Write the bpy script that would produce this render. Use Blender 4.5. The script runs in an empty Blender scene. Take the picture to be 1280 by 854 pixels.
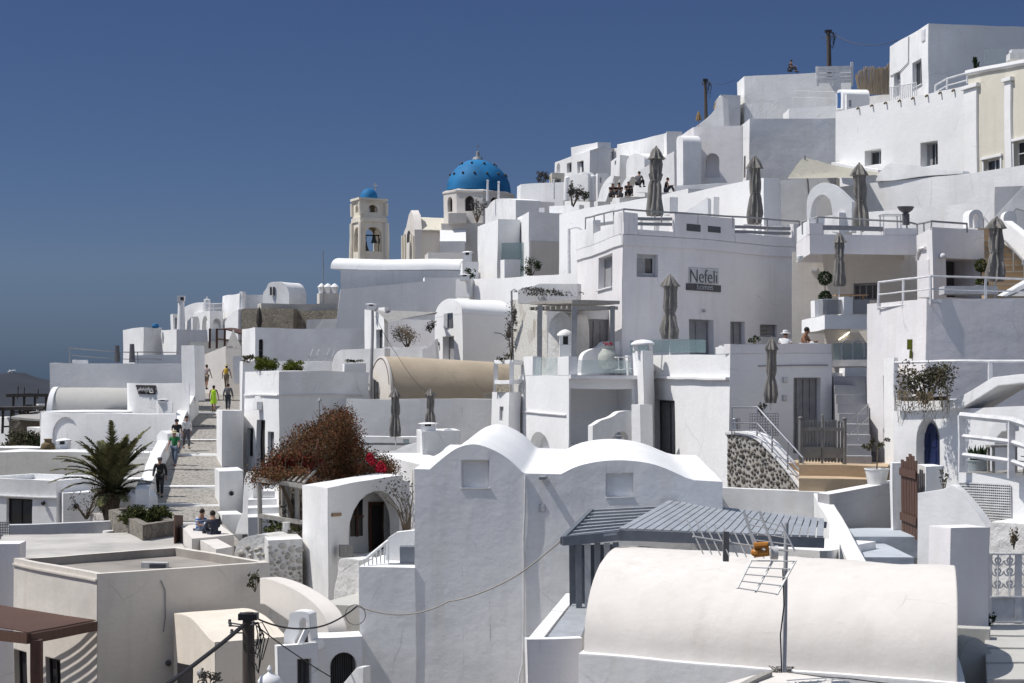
import bpy, bmesh, math, random
from mathutils import Vector, Matrix, noise
random.seed(7)
V = Vector
SC = bpy.context.scene
COL = SC.collection
F, CX, HY = 2232.0, 640.0, 470.0          # focal length in photo pixels, horizon row
def P(px, py, d):
    return V(((px-CX)/F*d, d, (HY-py)/F*d))
def XY(px, d):
    return V(((px-CX)/F*d, d))
def ZZ(py, d):
    return (HY-py)/F*d
BASES = []

# ------------------------------------------------------------------ materials
MATS = {}
def new_mat(name):
    m = bpy.data.materials.new(name); m.use_nodes = True
    nt = m.node_tree; b = nt.nodes['Principled BSDF']
    MATS[name] = m
    return m, nt, b
def nd(nt, typ, **kw):
    n = nt.nodes.new(typ)
    for k, v in kw.items(): setattr(n, k, v)
    return n
def mixrgb(nt, fac, a, b, mode='MIX'):
    n = nd(nt, 'ShaderNodeMix', data_type='RGBA', blend_type=mode)
    for s, v in ((n.inputs[0], fac), (n.inputs[6], a), (n.inputs[7], b)):
        if hasattr(v, 'is_linked'): nt.links.new(v, s)
        else: s.default_value = v if not isinstance(v, tuple) or len(v) != 3 else (*v, 1)
    return n.outputs[2]
def noise_tex(nt, vec, scale, detail=3, rough=.55):
    n = nd(nt, 'ShaderNodeTexNoise'); n.inputs['Scale'].default_value = scale
    n.inputs['Detail'].default_value = detail; n.inputs['Roughness'].default_value = rough
    nt.links.new(vec, n.inputs['Vector']); return n.outputs['Fac']
def ramp(nt, fac, p0, p1, c0=(0,0,0,1), c1=(1,1,1,1)):
    n = nd(nt, 'ShaderNodeValToRGB'); e = n.color_ramp.elements
    e[0].position, e[1].position, e[0].color, e[1].color = p0, p1, c0, c1
    nt.links.new(fac, n.inputs[0]); return n.outputs[0]
def position(nt, sx=1, sy=1, sz=1):
    g = nd(nt, 'ShaderNodeNewGeometry')
    m = nd(nt, 'ShaderNodeMapping'); m.inputs['Scale'].default_value = (sx, sy, sz)
    nt.links.new(g.outputs['Position'], m.inputs['Vector']); return m.outputs[0]
def plaster(name, col, stain=.17, bump=.20, bevel=.05, streak=.20, rough=.9):
    m, nt, b = new_mat(name); L = nt.links
    p = position(nt); ps = position(nt, 2.2, 2.2, .16)
    big = ramp(nt, noise_tex(nt, p, .45, 5, .6), .42, .68)
    st = ramp(nt, noise_tex(nt, ps, 1.0, 4, .65), .50, .80)
    spots = ramp(nt, noise_tex(nt, p, 2.6, 6, .7), .60, .78)
    br = noise_tex(nt, position(nt, 1.4, 1.4, 5.5), 2.2, 5, .7)
    d1 = tuple(c*(1-stain) for c in col); d2 = tuple(c*f for c, f in zip(col, (.80, .77, .72)))
    c = mixrgb(nt, big, mixrgb(nt, ramp(nt, br, .35, .75), tuple(min(1,x*1.03) for x in col), tuple(x*.93 for x in col)), d1)      # brush coats
    f1 = nd(nt, 'ShaderNodeMath', operation='MULTIPLY'); L.new(st, f1.inputs[0]); f1.inputs[1].default_value = streak*3
    c = mixrgb(nt, f1.outputs[0], c, d2)
    f2 = nd(nt, 'ShaderNodeMath', operation='MULTIPLY'); L.new(spots, f2.inputs[0]); f2.inputs[1].default_value = streak*2.2
    c = mixrgb(nt, f2.outputs[0], c, d2)
    wv = nd(nt, 'ShaderNodeTexVoronoi', feature='F1'); wv.inputs['Scale'].default_value = .42
    ad = nd(nt, 'ShaderNodeMixRGB'); ad.inputs[0].default_value = .35; nn = nd(nt, 'ShaderNodeTexNoise'); nn.inputs['Scale'].default_value = .9; nn.inputs['Detail'].default_value = 4
    L.new(p, nn.inputs['Vector']); L.new(p, ad.inputs[1]); L.new(nn.outputs['Color'], ad.inputs[2]); L.new(ad.outputs[0], wv.inputs['Vector'])
    se = nd(nt, 'ShaderNodeSeparateColor'); L.new(wv.outputs['Color'], se.inputs[0])
    c = mixrgb(nt, ramp(nt, se.outputs[0], .70, .72), c, mixrgb(nt, .5, c, tuple(x*.94 for x in col)))      # repaired patches
    ck = nd(nt, 'ShaderNodeTexVoronoi', feature='DISTANCE_TO_EDGE'); ck.inputs['Scale'].default_value = .55; L.new(ad.outputs[0], ck.inputs['Vector'])
    fm = nd(nt, 'ShaderNodeMath', operation='MULTIPLY'); L.new(ramp(nt, ck.outputs['Distance'], .004, .010, (1,1,1,1), (0,0,0,1)), fm.inputs[0])
    L.new(ramp(nt, noise_tex(nt, p, .5, 3), .54, .62), fm.inputs[1])
    f3 = nd(nt, 'ShaderNodeMath', operation='MULTIPLY'); L.new(fm.outputs[0], f3.inputs[0]); f3.inputs[1].default_value = .35
    c = mixrgb(nt, f3.outputs[0], c, tuple(x*.55 for x in col))                                              # hairline cracks
    L.new(c, b.inputs['Base Color']); b.inputs['Roughness'].default_value = rough
    b.inputs['Specular IOR Level'].default_value = .2
    bp = nd(nt, 'ShaderNodeBump'); bp.inputs['Strength'].default_value = bump; bp.inputs['Distance'].default_value = .12
    h = nd(nt, 'ShaderNodeMath', operation='ADD'); L.new(noise_tex(nt, p, 1.1, 2), h.inputs[0])
    h2 = nd(nt, 'ShaderNodeMath', operation='MULTIPLY'); L.new(noise_tex(nt, p, 9, 3), h2.inputs[0]); h2.inputs[1].default_value = .22
    L.new(h2.outputs[0], h.inputs[1]); L.new(h.outputs[0], bp.inputs['Height'])
    if bevel:
        bv = nd(nt, 'ShaderNodeBevel', samples=3); bv.inputs['Radius'].default_value = bevel
        L.new(bv.outputs[0], bp.inputs['Normal'])
    L.new(bp.outputs[0], b.inputs['Normal'])
    return m
def plain(name, col, rough=.6, metal=0, var=.25, scale=4, spec=.4):
    m, nt, b = new_mat(name); L = nt.links
    c = mixrgb(nt, ramp(nt, noise_tex(nt, position(nt), scale, 5), .3, .7), col, tuple(x*(1-var) for x in col))
    L.new(c, b.inputs['Base Color']); b.inputs['Roughness'].default_value = rough; b.inputs['Metallic'].default_value = metal
    b.inputs['Specular IOR Level'].default_value = spec
    return m
def wood(name, col, dark):
    m, nt, b = new_mat(name)
    n = noise_tex(nt, position(nt, 14, 14, 1.2), 1.5, 5)
    nt.links.new(mixrgb(nt, ramp(nt, n, .35, .7), col, dark), b.inputs['Base Color']); b.inputs['Roughness'].default_value = .75
    return m
def leafmat(name, cols, rough=.6):
    m, nt, b = new_mat(name)
    g = nd(nt, 'ShaderNodeNewGeometry')
    r = nd(nt, 'ShaderNodeValToRGB'); r.color_ramp.interpolation = 'LINEAR'
    e = r.color_ramp.elements
    while len(e) < len(cols): e.new(.5)
    for i, c in enumerate(cols):
        e[i].position = i/(len(cols)-1); e[i].color = (*c, 1)
    nt.links.new(g.outputs['Random Per Island'], r.inputs[0])
    nt.links.new(r.outputs[0], b.inputs['Base Color']); b.inputs['Roughness'].default_value = .85
    b.inputs['Specular IOR Level'].default_value = .08
    b.inputs['Subsurface Weight'].default_value = 0
    return m
def stone(name, cols, mortar, scale, mw=.06, bump=.8, rand=1.0, rounded=None):
    m, nt, b = new_mat(name); L = nt.links
    p = position(nt)
    w = nd(nt, 'ShaderNodeMixRGB'); w.inputs[0].default_value = .12
    nn = nd(nt, 'ShaderNodeTexNoise'); nn.inputs['Scale'].default_value = 2.5; L.new(p, nn.inputs['Vector'])
    L.new(p, w.inputs[1]); L.new(nn.outputs['Color'], w.inputs[2])
    v1 = nd(nt, 'ShaderNodeTexVoronoi', feature='DISTANCE_TO_EDGE'); v1.inputs['Scale'].default_value = scale
    v2 = nd(nt, 'ShaderNodeTexVoronoi', feature='F1'); v2.inputs['Scale'].default_value = scale
    for v in (v1, v2): L.new(w.outputs[0], v.inputs['Vector']); v.inputs['Randomness'].default_value = rand
    sep = nd(nt, 'ShaderNodeSeparateColor'); L.new(v2.outputs['Color'], sep.inputs[0])
    r = nd(nt, 'ShaderNodeValToRGB'); e = r.color_ramp.elements
    while len(e) < len(cols): e.new(.5)
    for i, c in enumerate(cols): e[i].position = i/(len(cols)-1); e[i].color = (*c, 1)
    L.new(sep.outputs[0], r.inputs[0])
    if rounded:
        sz = nd(nt, 'ShaderNodeMath', operation='MULTIPLY_ADD'); L.new(sep.outputs[1], sz.inputs[0]); sz.inputs[1].default_value = .22; L.new(v2.outputs['Distance'], sz.inputs[2])
        mask = ramp(nt, sz.outputs[0], rounded-.05, rounded+.03, (1,1,1,1), (0,0,0,1))
    else: mask = ramp(nt, v1.outputs['Distance'], mw*.6, mw*1.4)
    sc = mixrgb(nt, ramp(nt, noise_tex(nt, p, 14, 4), .3, .8), r.outputs[0], tuple(c*.6 for c in cols[0]))
    L.new(mixrgb(nt, mask, mortar, sc), b.inputs['Base Color']); b.inputs['Roughness'].default_value = .95
    bp = nd(nt, 'ShaderNodeBump'); bp.inputs['Strength'].default_value = bump; bp.inputs['Distance'].default_value = .08
    L.new(mask, bp.inputs['Height']); L.new(bp.outputs[0], b.inputs['Normal'])
    return m
def glassy(name, col, alpha):
    m, nt, b = new_mat(name)
    b.inputs['Base Color'].default_value = (*col, 1); b.inputs['Roughness'].default_value = .12; b.inputs['Alpha'].default_value = alpha
    return m

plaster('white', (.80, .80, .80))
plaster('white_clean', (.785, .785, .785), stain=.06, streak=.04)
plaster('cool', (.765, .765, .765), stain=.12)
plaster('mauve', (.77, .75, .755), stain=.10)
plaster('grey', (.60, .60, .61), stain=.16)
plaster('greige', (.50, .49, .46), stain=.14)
plaster('warm', (.68, .635, .575), stain=.14)
plaster('warm_light', (.68, .645, .605), stain=.10)
plaster('cream', (.62, .59, .51), stain=.06)
plaster('church_cream', (.78, .72, .61), stain=.22, streak=.2)
plaster('cement', (.47, .395, .30), stain=.22, streak=.16)
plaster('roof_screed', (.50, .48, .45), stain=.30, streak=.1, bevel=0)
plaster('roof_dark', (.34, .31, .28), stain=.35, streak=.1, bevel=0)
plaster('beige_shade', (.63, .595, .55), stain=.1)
plaster('rough_white', (.74, .73, .71), stain=.30, bump=1.0, streak=.3)
plaster('blue_step', (.46, .50, .55), stain=.12)
plaster('shaded_grey_render', (.36, .36, .375), stain=.1)  # grey plaster with the shade of stairs and gully wall put into its colour
plaster('mortar', (.44,.42,.39), stain=.25, streak=.25, bump=.6)
plaster('tan_step', (.52, .40, .27), stain=.2)
stone('rubble', [(.30,.26,.20),(.42,.37,.29),(.22,.19,.16)], (.30,.27,.22), 3.6, .05, .9)
stone('clad', [(.10,.095,.09),(.20,.18,.16),(.06,.055,.05),(.26,.24,.21)], (.36,.345,.32), 4.8, .11, .8, 1.0, .66)
stone('white_rubble', [(.70,.69,.67),(.60,.58,.55),(.50,.48,.45),(.15,.14,.13)], (.76,.75,.73), 4.2, .10, 1.0, 1.0, .50)
stone('planter_stone', [(.24,.21,.17),(.32,.29,.24),(.17,.15,.13)], (.20,.18,.16), 3.0, .05, .8)
stone('cobble', [(.22,.205,.18),(.36,.335,.30),(.10,.092,.085),(.28,.26,.23)], (.31,.29,.26), 7.0, .07, .5, 1.0, .52)
stone('peel', [(.70,.68,.62),(.72,.70,.65),(.70,.68,.63),(.34,.28,.22)], (.72,.70,.66), 1.7, .02, .4)
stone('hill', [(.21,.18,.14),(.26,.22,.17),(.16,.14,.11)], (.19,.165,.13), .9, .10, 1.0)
plain('far_rock', (.026, .032, .045), .95, 0, .45, .0016)
plain('sea', (.02, .06, .12), .2, 0, .2, .01)
plain('blue_dome', (.016, .175, .40), .7, 0, .38, .55, .25)
plain('blue_door', (.012, .022, .085), .45)
plain('blue_paint', (.02, .10, .28), .5)
plain('dark', (.020, .019, .022), .55)
plain('dark_grey', (.09, .09, .10), .6)
plain('void', (.035, .033, .035), .9)
plain('pane', (.030, .034, .040), .12, 0, .4, 1.0, .6)
plain('curtain', (.32, .32, .33), .9)
plain('frame_grey', (.42, .43, .45), .5)
plain('frame_white', (.75, .75, .75), .5)
plain('door_grey', (.30, .30, .315), .55)
plain('gate_grey', (.20, .195, .185), .6)
plain('steel', (.45, .45, .46), .32, 1.0, .15)
plain('rail_white', (.72, .72, .73), .45)
plain('rail_grey', (.30, .30, .31), .45)
plain('pole_grey', (.33, .33, .34), .5)
plain('slate_blue', (.37, .395, .43), .55, 0, .25, 3)
plain('slate_blue_dark', (.15, .17, .20), .6)
plain('canvas', (.235, .222, .205), .9, 0, .30, 5)
plain('straw', (.30, .21, .11), .95, 0, .4, 9)
plain('sail_grey', (.36, .35, .335), .9)
plain('sail_cream', (.44, .42, .35), .9)
plain('orange_cap', (.50, .20, .03), .45)
plain('terracotta', (.16, .115, .06), .9)
plain('red_flower', (.45, .02, .03), .7)
plain('pot_white', (.74, .73, .71), .6)
plain('vase_green', (.44, .46, .42), .7, 0, .3, 6)
plain('pot_grey', (.40, .45, .46), .6)
plain('bell', (.05, .055, .05), .45, .6)
plain('ac_white', (.62, .61, .58), .5)
plain('cushion', (.55, .55, .56), .9)
wood('wood_brown', (.105, .048, .031), (.055, .027, .018))
wood('wood_dark', (.050, .040, .034), (.028, .022, .020))
wood('wood_pole', (.085, .068, .056), (.04, .032, .028))
wood('wood_grey', (.34, .325, .30), (.24, .225, .20))
wood('wood_tan', (.30, .20, .11), (.2, .13, .07))
wood('bamboo', (.46, .37, .26), (.24, .18, .12))
wood('trunk', (.16, .12, .08), (.08, .06, .04))
leafmat('palm_leaf', [(.07,.075,.032),(.125,.125,.055),(.20,.175,.095)])
leafmat('clad_stones', [(.08,.073,.066),(.17,.155,.135),(.12,.108,.095),(.25,.225,.19),(.06,.056,.052)], .95)
plain('aluminium', (.60,.60,.59), .45, 0, .1)
plaster('annex_cream', (.72, .655, .565), stain=.12)
leafmat('pale_stones', [(.42,.40,.36),(.56,.54,.50),(.26,.24,.21),(.62,.60,.57)], .95)
leafmat('shrub_leaf', [(.025,.035,.012),(.055,.065,.022),(.09,.095,.035)])
leafmat('bright_shrub', [(.06,.08,.012),(.12,.14,.025),(.09,.10,.02)])
leafmat('boug_leaf', [(.12,.052,.028),(.18,.075,.040),(.10,.082,.032),(.075,.045,.025),(.22,.080,.050),(.10,.088,.036)])
leafmat('dry_olive', [(.10,.088,.055),(.15,.13,.085),(.055,.05,.03),(.085,.085,.045)])
leafmat('boug_red', [(.13,.020,.018),(.20,.028,.026),(.10,.03,.02)])
leafmat('boug_pink', [(.38,.018,.035),(.5,.03,.06),(.28,.015,.03)])
leafmat('dry_leaf', [(.16,.13,.08),(.24,.19,.12),(.10,.08,.05)])
leafmat('olive_leaf', [(.06,.06,.035),(.11,.105,.065),(.035,.03,.02)])
leafmat('dark_leaf', [(.015,.028,.012),(.035,.05,.02)])
leafmat('grey_leaf', [(.16,.155,.14),(.09,.085,.075),(.06,.055,.05)])
glassy('glass_teal', (.24, .33, .34), .5)
glassy('glass_clear', (.45, .55, .55), .28)
glassy('glass_grey', (.30, .31, .32), .72)
for n_, c_ in dict(skin=(.38,.22,.15), skin_tan=(.27,.135,.08), hair=(.02,.015,.012), cloth_black=(.018,.018,.022), cloth_grey=(.12,.12,.135),
                   cloth_neon=(.42,.72,.03), cloth_green=(.03,.20,.07), cloth_jeans=(.12,.16,.22), cloth_navy=(.035,.04,.06), cloth_white=(.72,.72,.72), cloth_blush=(.50,.40,.38),
                   cloth_khaki=(.25,.20,.15), cloth_yellow=(.62,.40,.05), cloth_blue=(.05,.14,.40), straw_hat=(.62,.55,.36), cloth_lime=(.62,.66,.30)).items():
    plain(n_, c_, .85, 0, .25, 12)
def striped():
    m, nt, b = new_mat('cloth_stripe')
    w = nd(nt, 'ShaderNodeTexWave', bands_direction='Z'); w.inputs['Scale'].default_value = 3.2; w.inputs['Distortion'].default_value = .6
    nt.links.new(position(nt), w.inputs['Vector'])
    nt.links.new(mixrgb(nt, ramp(nt, w.outputs['Fac'], .55, .65), (.05,.14,.42), (.55,.58,.62)), b.inputs['Base Color']); b.inputs['Roughness'].default_value = .9
striped()
def emit():
    m, nt, b = new_mat('lamp_glow')
    b.inputs['Emission Color'].default_value = (1,.9,.7,1); b.inputs['Emission Strength'].default_value = 3
emit()

# ------------------------------------------------------------------ mesh builder
class MB:
    def __init__(s): s.v = []; s.f = []
    def add(s, pts): 
        i = len(s.v); s.v += [V(p) for p in pts]; return i
    def poly(s, *pts):
        i = s.add(pts); s.f.append(tuple(range(i, i+len(pts)))); return s
    def extr(s, pts, vec, caps=(1,1)):
        n = len(pts); i = s.add(pts); j = s.add([V(p)+vec for p in pts])
        if caps[0]: s.f.append(tuple(range(i, i+n)))
        if caps[1]: s.f.append(tuple(range(j+n-1, j-1, -1)))
        for k in range(n): s.f.append((i+k, j+k, j+(k+1)%n, i+(k+1)%n))
        return s
    def box(s, o, ux, uy, uz):
        o, ux, uy, uz = V(o), V(ux), V(uy), V(uz)
        return s.extr([o, o+ux, o+ux+uy, o+uy], uz)
    def cbox(s, c, sx, sy, sz, rz=0):          # centred in plan, standing on c.z
        a = V((math.cos(rz), math.sin(rz), 0)); b = V((-a.y, a.x, 0))
        return s.box(V(c)-a*sx/2-b*sy/2, a*sx, b*sy, (0,0,sz))
    def bar(s, p, q, w, h=None):               # square bar
        p, q = V(p), V(q); h = h or w; d = (q-p).normalized()
        up = V((0,0,1)) if abs(d.z) < .9 else V((0,1,0))
        a = d.cross(up).normalized(); b = a.cross(d)
        return s.box(p-a*w/2-b*h/2, a*w, b*h, q-p)
    def tube(s, pts, r, n=6, caps=True):
        pts = [V(p) for p in pts]; rr = r if isinstance(r, (list, tuple)) else [r]*len(pts); rings = []
        prev = None
        for k, p in enumerate(pts):
            d = ((pts[min(k+1, len(pts)-1)]-p) + (p-pts[max(k-1, 0)])).normalized()
            if prev is None or abs(prev.dot(d)) > .95:
                up = V((0,0,1)) if abs(d.z) < .9 else V((1,0,0)); a = d.cross(up).normalized()
            else: a = (prev-d*prev.dot(d)).normalized()
            prev = a
            b = d.cross(a)
            rings.append(s.add([p+(a*math.cos(t)+b*math.sin(t))*rr[k] for t in [2*math.pi*m/n for m in range(n)]]))
        for k in range(len(rings)-1):
            i, j = rings[k], rings[k+1]
            for m in range(n): s.f.append((i+m, i+(m+1)%n, j+(m+1)%n, j+m))
        if caps:
            s.f.append(tuple(range(rings[0]+n-1, rings[0]-1, -1))); s.f.append(tuple(range(rings[-1], rings[-1]+n)))
        return s
    def lathe(s, c, prof, n=16, flute=None, a0=0):      # prof [(r, z)...]
        c = V(c); rings = []
        for k, (r, z) in enumerate(prof):
            ring = []
            for m in range(n):
                t = 2*math.pi*m/n + a0
                rr = r*(1+(flute(t, k) if flute else 0))
                ring.append(c+V((rr*math.cos(t), rr*math.sin(t), z)))
            rings.append(s.add(ring))
        for k in range(len(rings)-1):
            i, j = rings[k], rings[k+1]
            for m in range(n): s.f.append((i+m, i+(m+1)%n, j+(m+1)%n, j+m))
        s.f.append(tuple(range(rings[0]+n-1, rings[0]-1, -1))); s.f.append(tuple(range(rings[-1], rings[-1]+n)))
        return s
    def ball(s, c, r, n=8, sz=1.0):
        prof = [(max(.001, r*math.sin(math.pi*k/n)), -r*sz*math.cos(math.pi*k/n)) for k in range(n+1)]
        return s.lathe(c, prof, max(6, n+2))
    def leaf(s, c, size, nrm=None, asp=.5):
        a = V((random.gauss(0,1), random.gauss(0,1), random.gauss(0,1))).normalized() if nrm is None else nrm
        b = a.orthogonal().normalized(); t = random.uniform(0, 6.28)
        b = Matrix.Rotation(t, 3, a) @ b; cc = a.cross(b)
        c = V(c)
        return s.poly(c-b*size, c+cc*size*asp, c+b*size, c-cc*size*asp)

def warp(p):
    a = .06*(1+p.y/130); q = V((p.x, p.y*.6, p.z))
    return p+noise.noise_vector(q*.19)*a+noise.noise_vector(q*.75)*a*.30
NOWARP = {'ground','sea','hills','path_edging'}
def obj(name, mb, mat, parent=None, org=None, angle=40, recalc=True):
    """one mesh object; vertices given in world space, stored relative to org"""
    me = bpy.data.meshes.new(name)
    if org is None: org = parent.get('_o') and V(parent['_o']) if parent else None
    if org is None: org = V((0,0,0))
    hand = org.length > .001 and name not in NOWARP and len(mb.f) < 3000
    me.from_pydata([tuple(v) for v in mb.v], [], mb.f)
    bm = bmesh.new(); bm.from_mesh(me)
    if angle: bmesh.ops.remove_doubles(bm, verts=bm.verts, dist=1e-4)
    if recalc: bmesh.ops.recalc_face_normals(bm, faces=bm.faces)
    if hand and len(bm.verts) < 1500:
        ng = [f for f in bm.faces if len(f.verts) > 4]
        if ng: bmesh.ops.triangulate(bm, faces=ng, ngon_method='EAR_CLIP')
        for _ in range(5):
            es = [e for e in bm.edges if e.calc_length() > 1.0]
            if not es or len(es) > 6000: break
            bmesh.ops.subdivide_edges(bm, edges=es, cuts=1, use_grid_fill=True)
    for v in bm.verts: v.co = (warp(v.co) if hand or len(mb.f) >= 3000 and org.length > .001 and name not in NOWARP else v.co)-org
    bm.to_mesh(me); bm.free()
    me.materials.append(MATS[mat])
    if angle:
        for p in me.polygons: p.use_smooth = True
        me.set_sharp_from_angle(angle=math.radians(angle))
    o = bpy.data.objects.new(name, me); COL.objects.link(o)
    o['_o'] = tuple(org)
    if parent: o.parent = parent
    else: o.location = org
    return o
def tag(o, label, cat, group=None, kind=None):
    if label: o['label'] = label
    if cat: o['category'] = cat
    if group: o['group'] = group
    if kind: o['kind'] = kind
    return o
def thing(name, label, cat, org, group=None):
    o = bpy.data.objects.new(name, None); o.empty_display_size = .2; COL.objects.link(o)
    o.location = org; o['_o'] = tuple(org)
    return tag(o, label, cat, group)
def copy_tree(o, parent=None):
    c = o.copy(); COL.objects.link(c); c.parent = parent
    for ch in list(o.children): copy_tree(ch, c)
    return c
def placed(root, p, rz=0, s=(1,1,1)):
    root.location = p; root.rotation_euler = (0, 0, rz); root.scale = s if isinstance(s, tuple) else (s,s,s)
    return root

# ------------------------------------------------------------------ building helpers
def ray_t(px, A, B):
    k = (px-CX)/F; dx, dy = B.x-A.x, B.y-A.y
    return (k*A.y-A.x)/(dx-k*dy)
class Face:
    """vertical wall face between plan points A (left) and B (right)"""
    def __init__(s, A, B):
        s.A, s.B = A, B; d = B-A; s.L = d.length; s.u = d/s.L; s.n = V((s.u.y, -s.u.x))
    def up(s, px): return ray_t(px, s.A, s.B)*s.L
    def depth(s, px): return (s.A+s.u*s.up(px)).y
    def pt(s, u, z, inn=0): 
        q = s.A+s.u*u-s.n*inn; return V((q.x, q.y, z))
    def rect(s, x0, y0, x1, y1):
        u0, u1 = s.up(x0), s.up(x1); d = s.depth((x0+x1)/2)
        return u0, u1, ZZ(y1, d), ZZ(y0, d)
    def px(s, px, py, inn=0):
        u = s.up(px); return s.pt(u, ZZ(py, s.depth(px)), inn)
def outline(u0, u1, z0, z1, arch, n=10, rise=None):
    if not arch: return [(u0,z0),(u1,z0),(u1,z1),(u0,z1)]
    r = min(rise if rise else (u1-u0)/2, (z1-z0)*.9); zs = z1-r; c = (u0+u1)/2; w = (u1-u0)/2
    pts = [(u0,z0),(u1,z0)]
    for k in range(n+1):
        t = math.pi*k/n; pts.append((c+w*math.cos(t), zs+r*math.sin(t)))
    return pts
def wall_face(mb, fc, zb, zA, zB, holes, zx=()):
    us = sorted({0.0, fc.L, *[h['u0'] for h in holes], *[h['u1'] for h in holes]})
    us = [u for u in us if -1e-6 <= u <= fc.L+1e-6]
    top = lambda u: zA+(zB-zA)*u/fc.L
    zall = sorted({zb, *[z for z in zx if z > zb], *[h['z0'] for h in holes], *[h['z1'] for h in holes]})
    for a, b in zip(us, us[1:]):
        if b-a < 1e-5: continue
        hs = sorted([h for h in holes if h['u0'] <= a+1e-6 and h['u1'] >= b-1e-6], key=lambda h: h['z0'])
        lv = [z for z in zall if z < min(top(a),top(b))-1e-3]
        for i, z in enumerate(lv):
            if any(h['z0'] <= z+1e-5 and h['z1'] >= z+1e-3 for h in hs): continue
            if i+1 < len(lv): mb.poly(fc.pt(a,z), fc.pt(b,z), fc.pt(b,lv[i+1]), fc.pt(a,lv[i+1]))
            else: mb.poly(fc.pt(a,z), fc.pt(b,z), fc.pt(b,top(b)), fc.pt(a,top(a)))
    for h in holes:
        o = h['o']; n = len(o)
        if h['arch']:
            for k in range(2, n-1):
                (ua,za),(ub,zb_) = o[k], o[k+1]
                mb.poly(fc.pt(ua,h['z1']), fc.pt(ub,h['z1']), fc.pt(ub,zb_), fc.pt(ua,za))
            if o[2][1] < h['z1']: pass
        for k in range(n):
            (ua,za),(ub,zb_) = o[k], o[(k+1)%n]
            mb.poly(fc.pt(ua,za), fc.pt(ub,zb_), fc.pt(ub,zb_,h['d']), fc.pt(ua,za,h['d']))
        if h['kind'] == 'niche': mb.poly(*[fc.pt(u,z,h['d']) for u,z in o])
def opening(kind, x0, y0, x1, y1, face=0, arch=False, d=.22, frame='frame_grey', pane='pane', mull=(1,0), sill=False, fw=.07, rise=None, trim=None):
    return dict(kind=kind, r=(x0,y0,x1,y1), face=face, arch=arch, d=d, frame=frame, pane=pane, mull=mull, sill=sill, fw=fw, rise=rise, trim=trim)
def fit_openings(fc, idx, ops):
    hs = []
    for q in ops:
        if q['face'] != idx: continue
        h = dict(q); u0,u1,z0,z1 = fc.rect(*q['r'])
        h['u0'], h['u1'], h['z0'], h['z1'] = max(u0,.02), min(u1,fc.L-.02), z0, z1
        h['o'] = outline(h['u0'],h['u1'],h['z0'],h['z1'],h['arch'], rise=h['rise'])
        hs.append(h)
    return hs
def fill_opening(fc, h, parent):
    k = h['kind']
    if k in ('niche', 'void0'): return
    u0,u1,z0,z1,d,fw = h['u0'],h['u1'],h['z0'],h['z1'],h['d'],h.get('fw',.07)
    nm = 'window' if k == 'win' else 'door' if k == 'door' else 'doorway'
    m = MB()
    e = .012
    pin = d-.03
    if k == 'dark':
        m.poly(*[fc.pt(u,z,d) for u,z in h['o']]); obj(nm, m, 'void', parent); return
    o2 = [(min(max(u,u0+e),u1-e), min(max(z,z0+e),z1-e)) for u,z in h['o']]
    nv = V((*fc.n, 0))
    m.extr([fc.pt(u,z,pin) for u,z in o2], -nv*.03)
    w = obj(nm, m, h['pane'] if k == 'win' else h['frame'], parent, angle=0)
    rg = random.Random(int(u0*100+z0*37))
    if k == 'win' and h['pane'] == 'pane' and u1-u0 > .7 and rg.random() < .75:
        cu = MB(); side = rg.random() < .5; cw = (u1-u0)*rg.uniform(.25,.42); n = 7; ua = u0+fw if side else u1-fw-cw
        for i in range(n):
            a, b = ua+cw*i/n, ua+cw*(i+1)/n; cu.poly(fc.pt(a,z0+fw,pin-.006-.012*(i%2)), fc.pt(b,z0+fw,pin-.006-.012*((i+1)%2)), fc.pt(b,z1-fw,pin-.006-.012*((i+1)%2)), fc.pt(a,z1-fw,pin-.006-.012*(i%2)))
        obj('curtain', cu, 'curtain', w, angle=0)
    g = MB(); fr = pin-.055
    def bar(ua,ub,za,zb): g.box(fc.pt(ua,za,pin-.004), fc.pt(ub,za,pin-.004)-fc.pt(ua,za,pin-.004), nv*.05, (0,0,zb-za))
    za, zb = z0+e, (z1-e if not h['arch'] else z1-min((h['rise'] or (u1-u0)/2), (z1-z0)*.9))
    bar(u0+e,u0+fw,za,zb); bar(u1-fw,u1-e,za,zb)
    bar(u0+fw,u1-fw,za,za+fw)
    if not h['arch']: bar(u0+fw,u1-fw,zb-fw,zb)
    nx, ny = h['mull']
    for i in range(1, nx+1):
        c = u0+(u1-u0)*i/(nx+1); bar(c-fw*.35, c+fw*.35, za+fw, zb-(0 if h['arch'] else fw))
    for i in range(1, ny+1):
        c = za+(zb-za)*i/(ny+1)
        seg = [u0+fw]+[u0+(u1-u0)*j/(nx+1) for j in range(1,nx+1)]+[u1-fw]
        for j in range(len(seg)-1): bar(seg[j]+(fw*.35 if j else 0), seg[j+1]-(fw*.35 if j < len(seg)-2 else 0), c-fw*.3, c+fw*.3)
    obj('frame', g, h['frame'], w, angle=0)
    if k == 'door':
        q = MB()
        q.ball(fc.pt(u1-fw*1.6, z0+(z1-z0)*.45, pin-.07), .035, 6)
        obj('handle', q, 'steel', w)
    if h['sill']:
        q = MB(); q.box(fc.pt(u0-.06,z0-.07,.1), fc.pt(u1+.06,z0-.07,.1)-fc.pt(u0-.06,z0-.07,.1), nv*.18, (0,0,.066))
        obj('sill', q, 'white_clean', w, angle=0)
    if h['trim']:
        q = MB(); t = .14
        for a,b,c,dd in ((u0-t,u0-.002,z0,z1),(u1+.002,u1+t,z0,z1),(u0-t-.08,u1+t+.08,z1+.002,z1+t)):
            q.box(fc.pt(a,c,-.003), fc.pt(b,c,-.003)-fc.pt(a,c,-.003), nv*(.06 if c < z1 else .12), (0,0,dd-c))
        obj('trim', q, h['trim'], w, angle=0)
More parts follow.
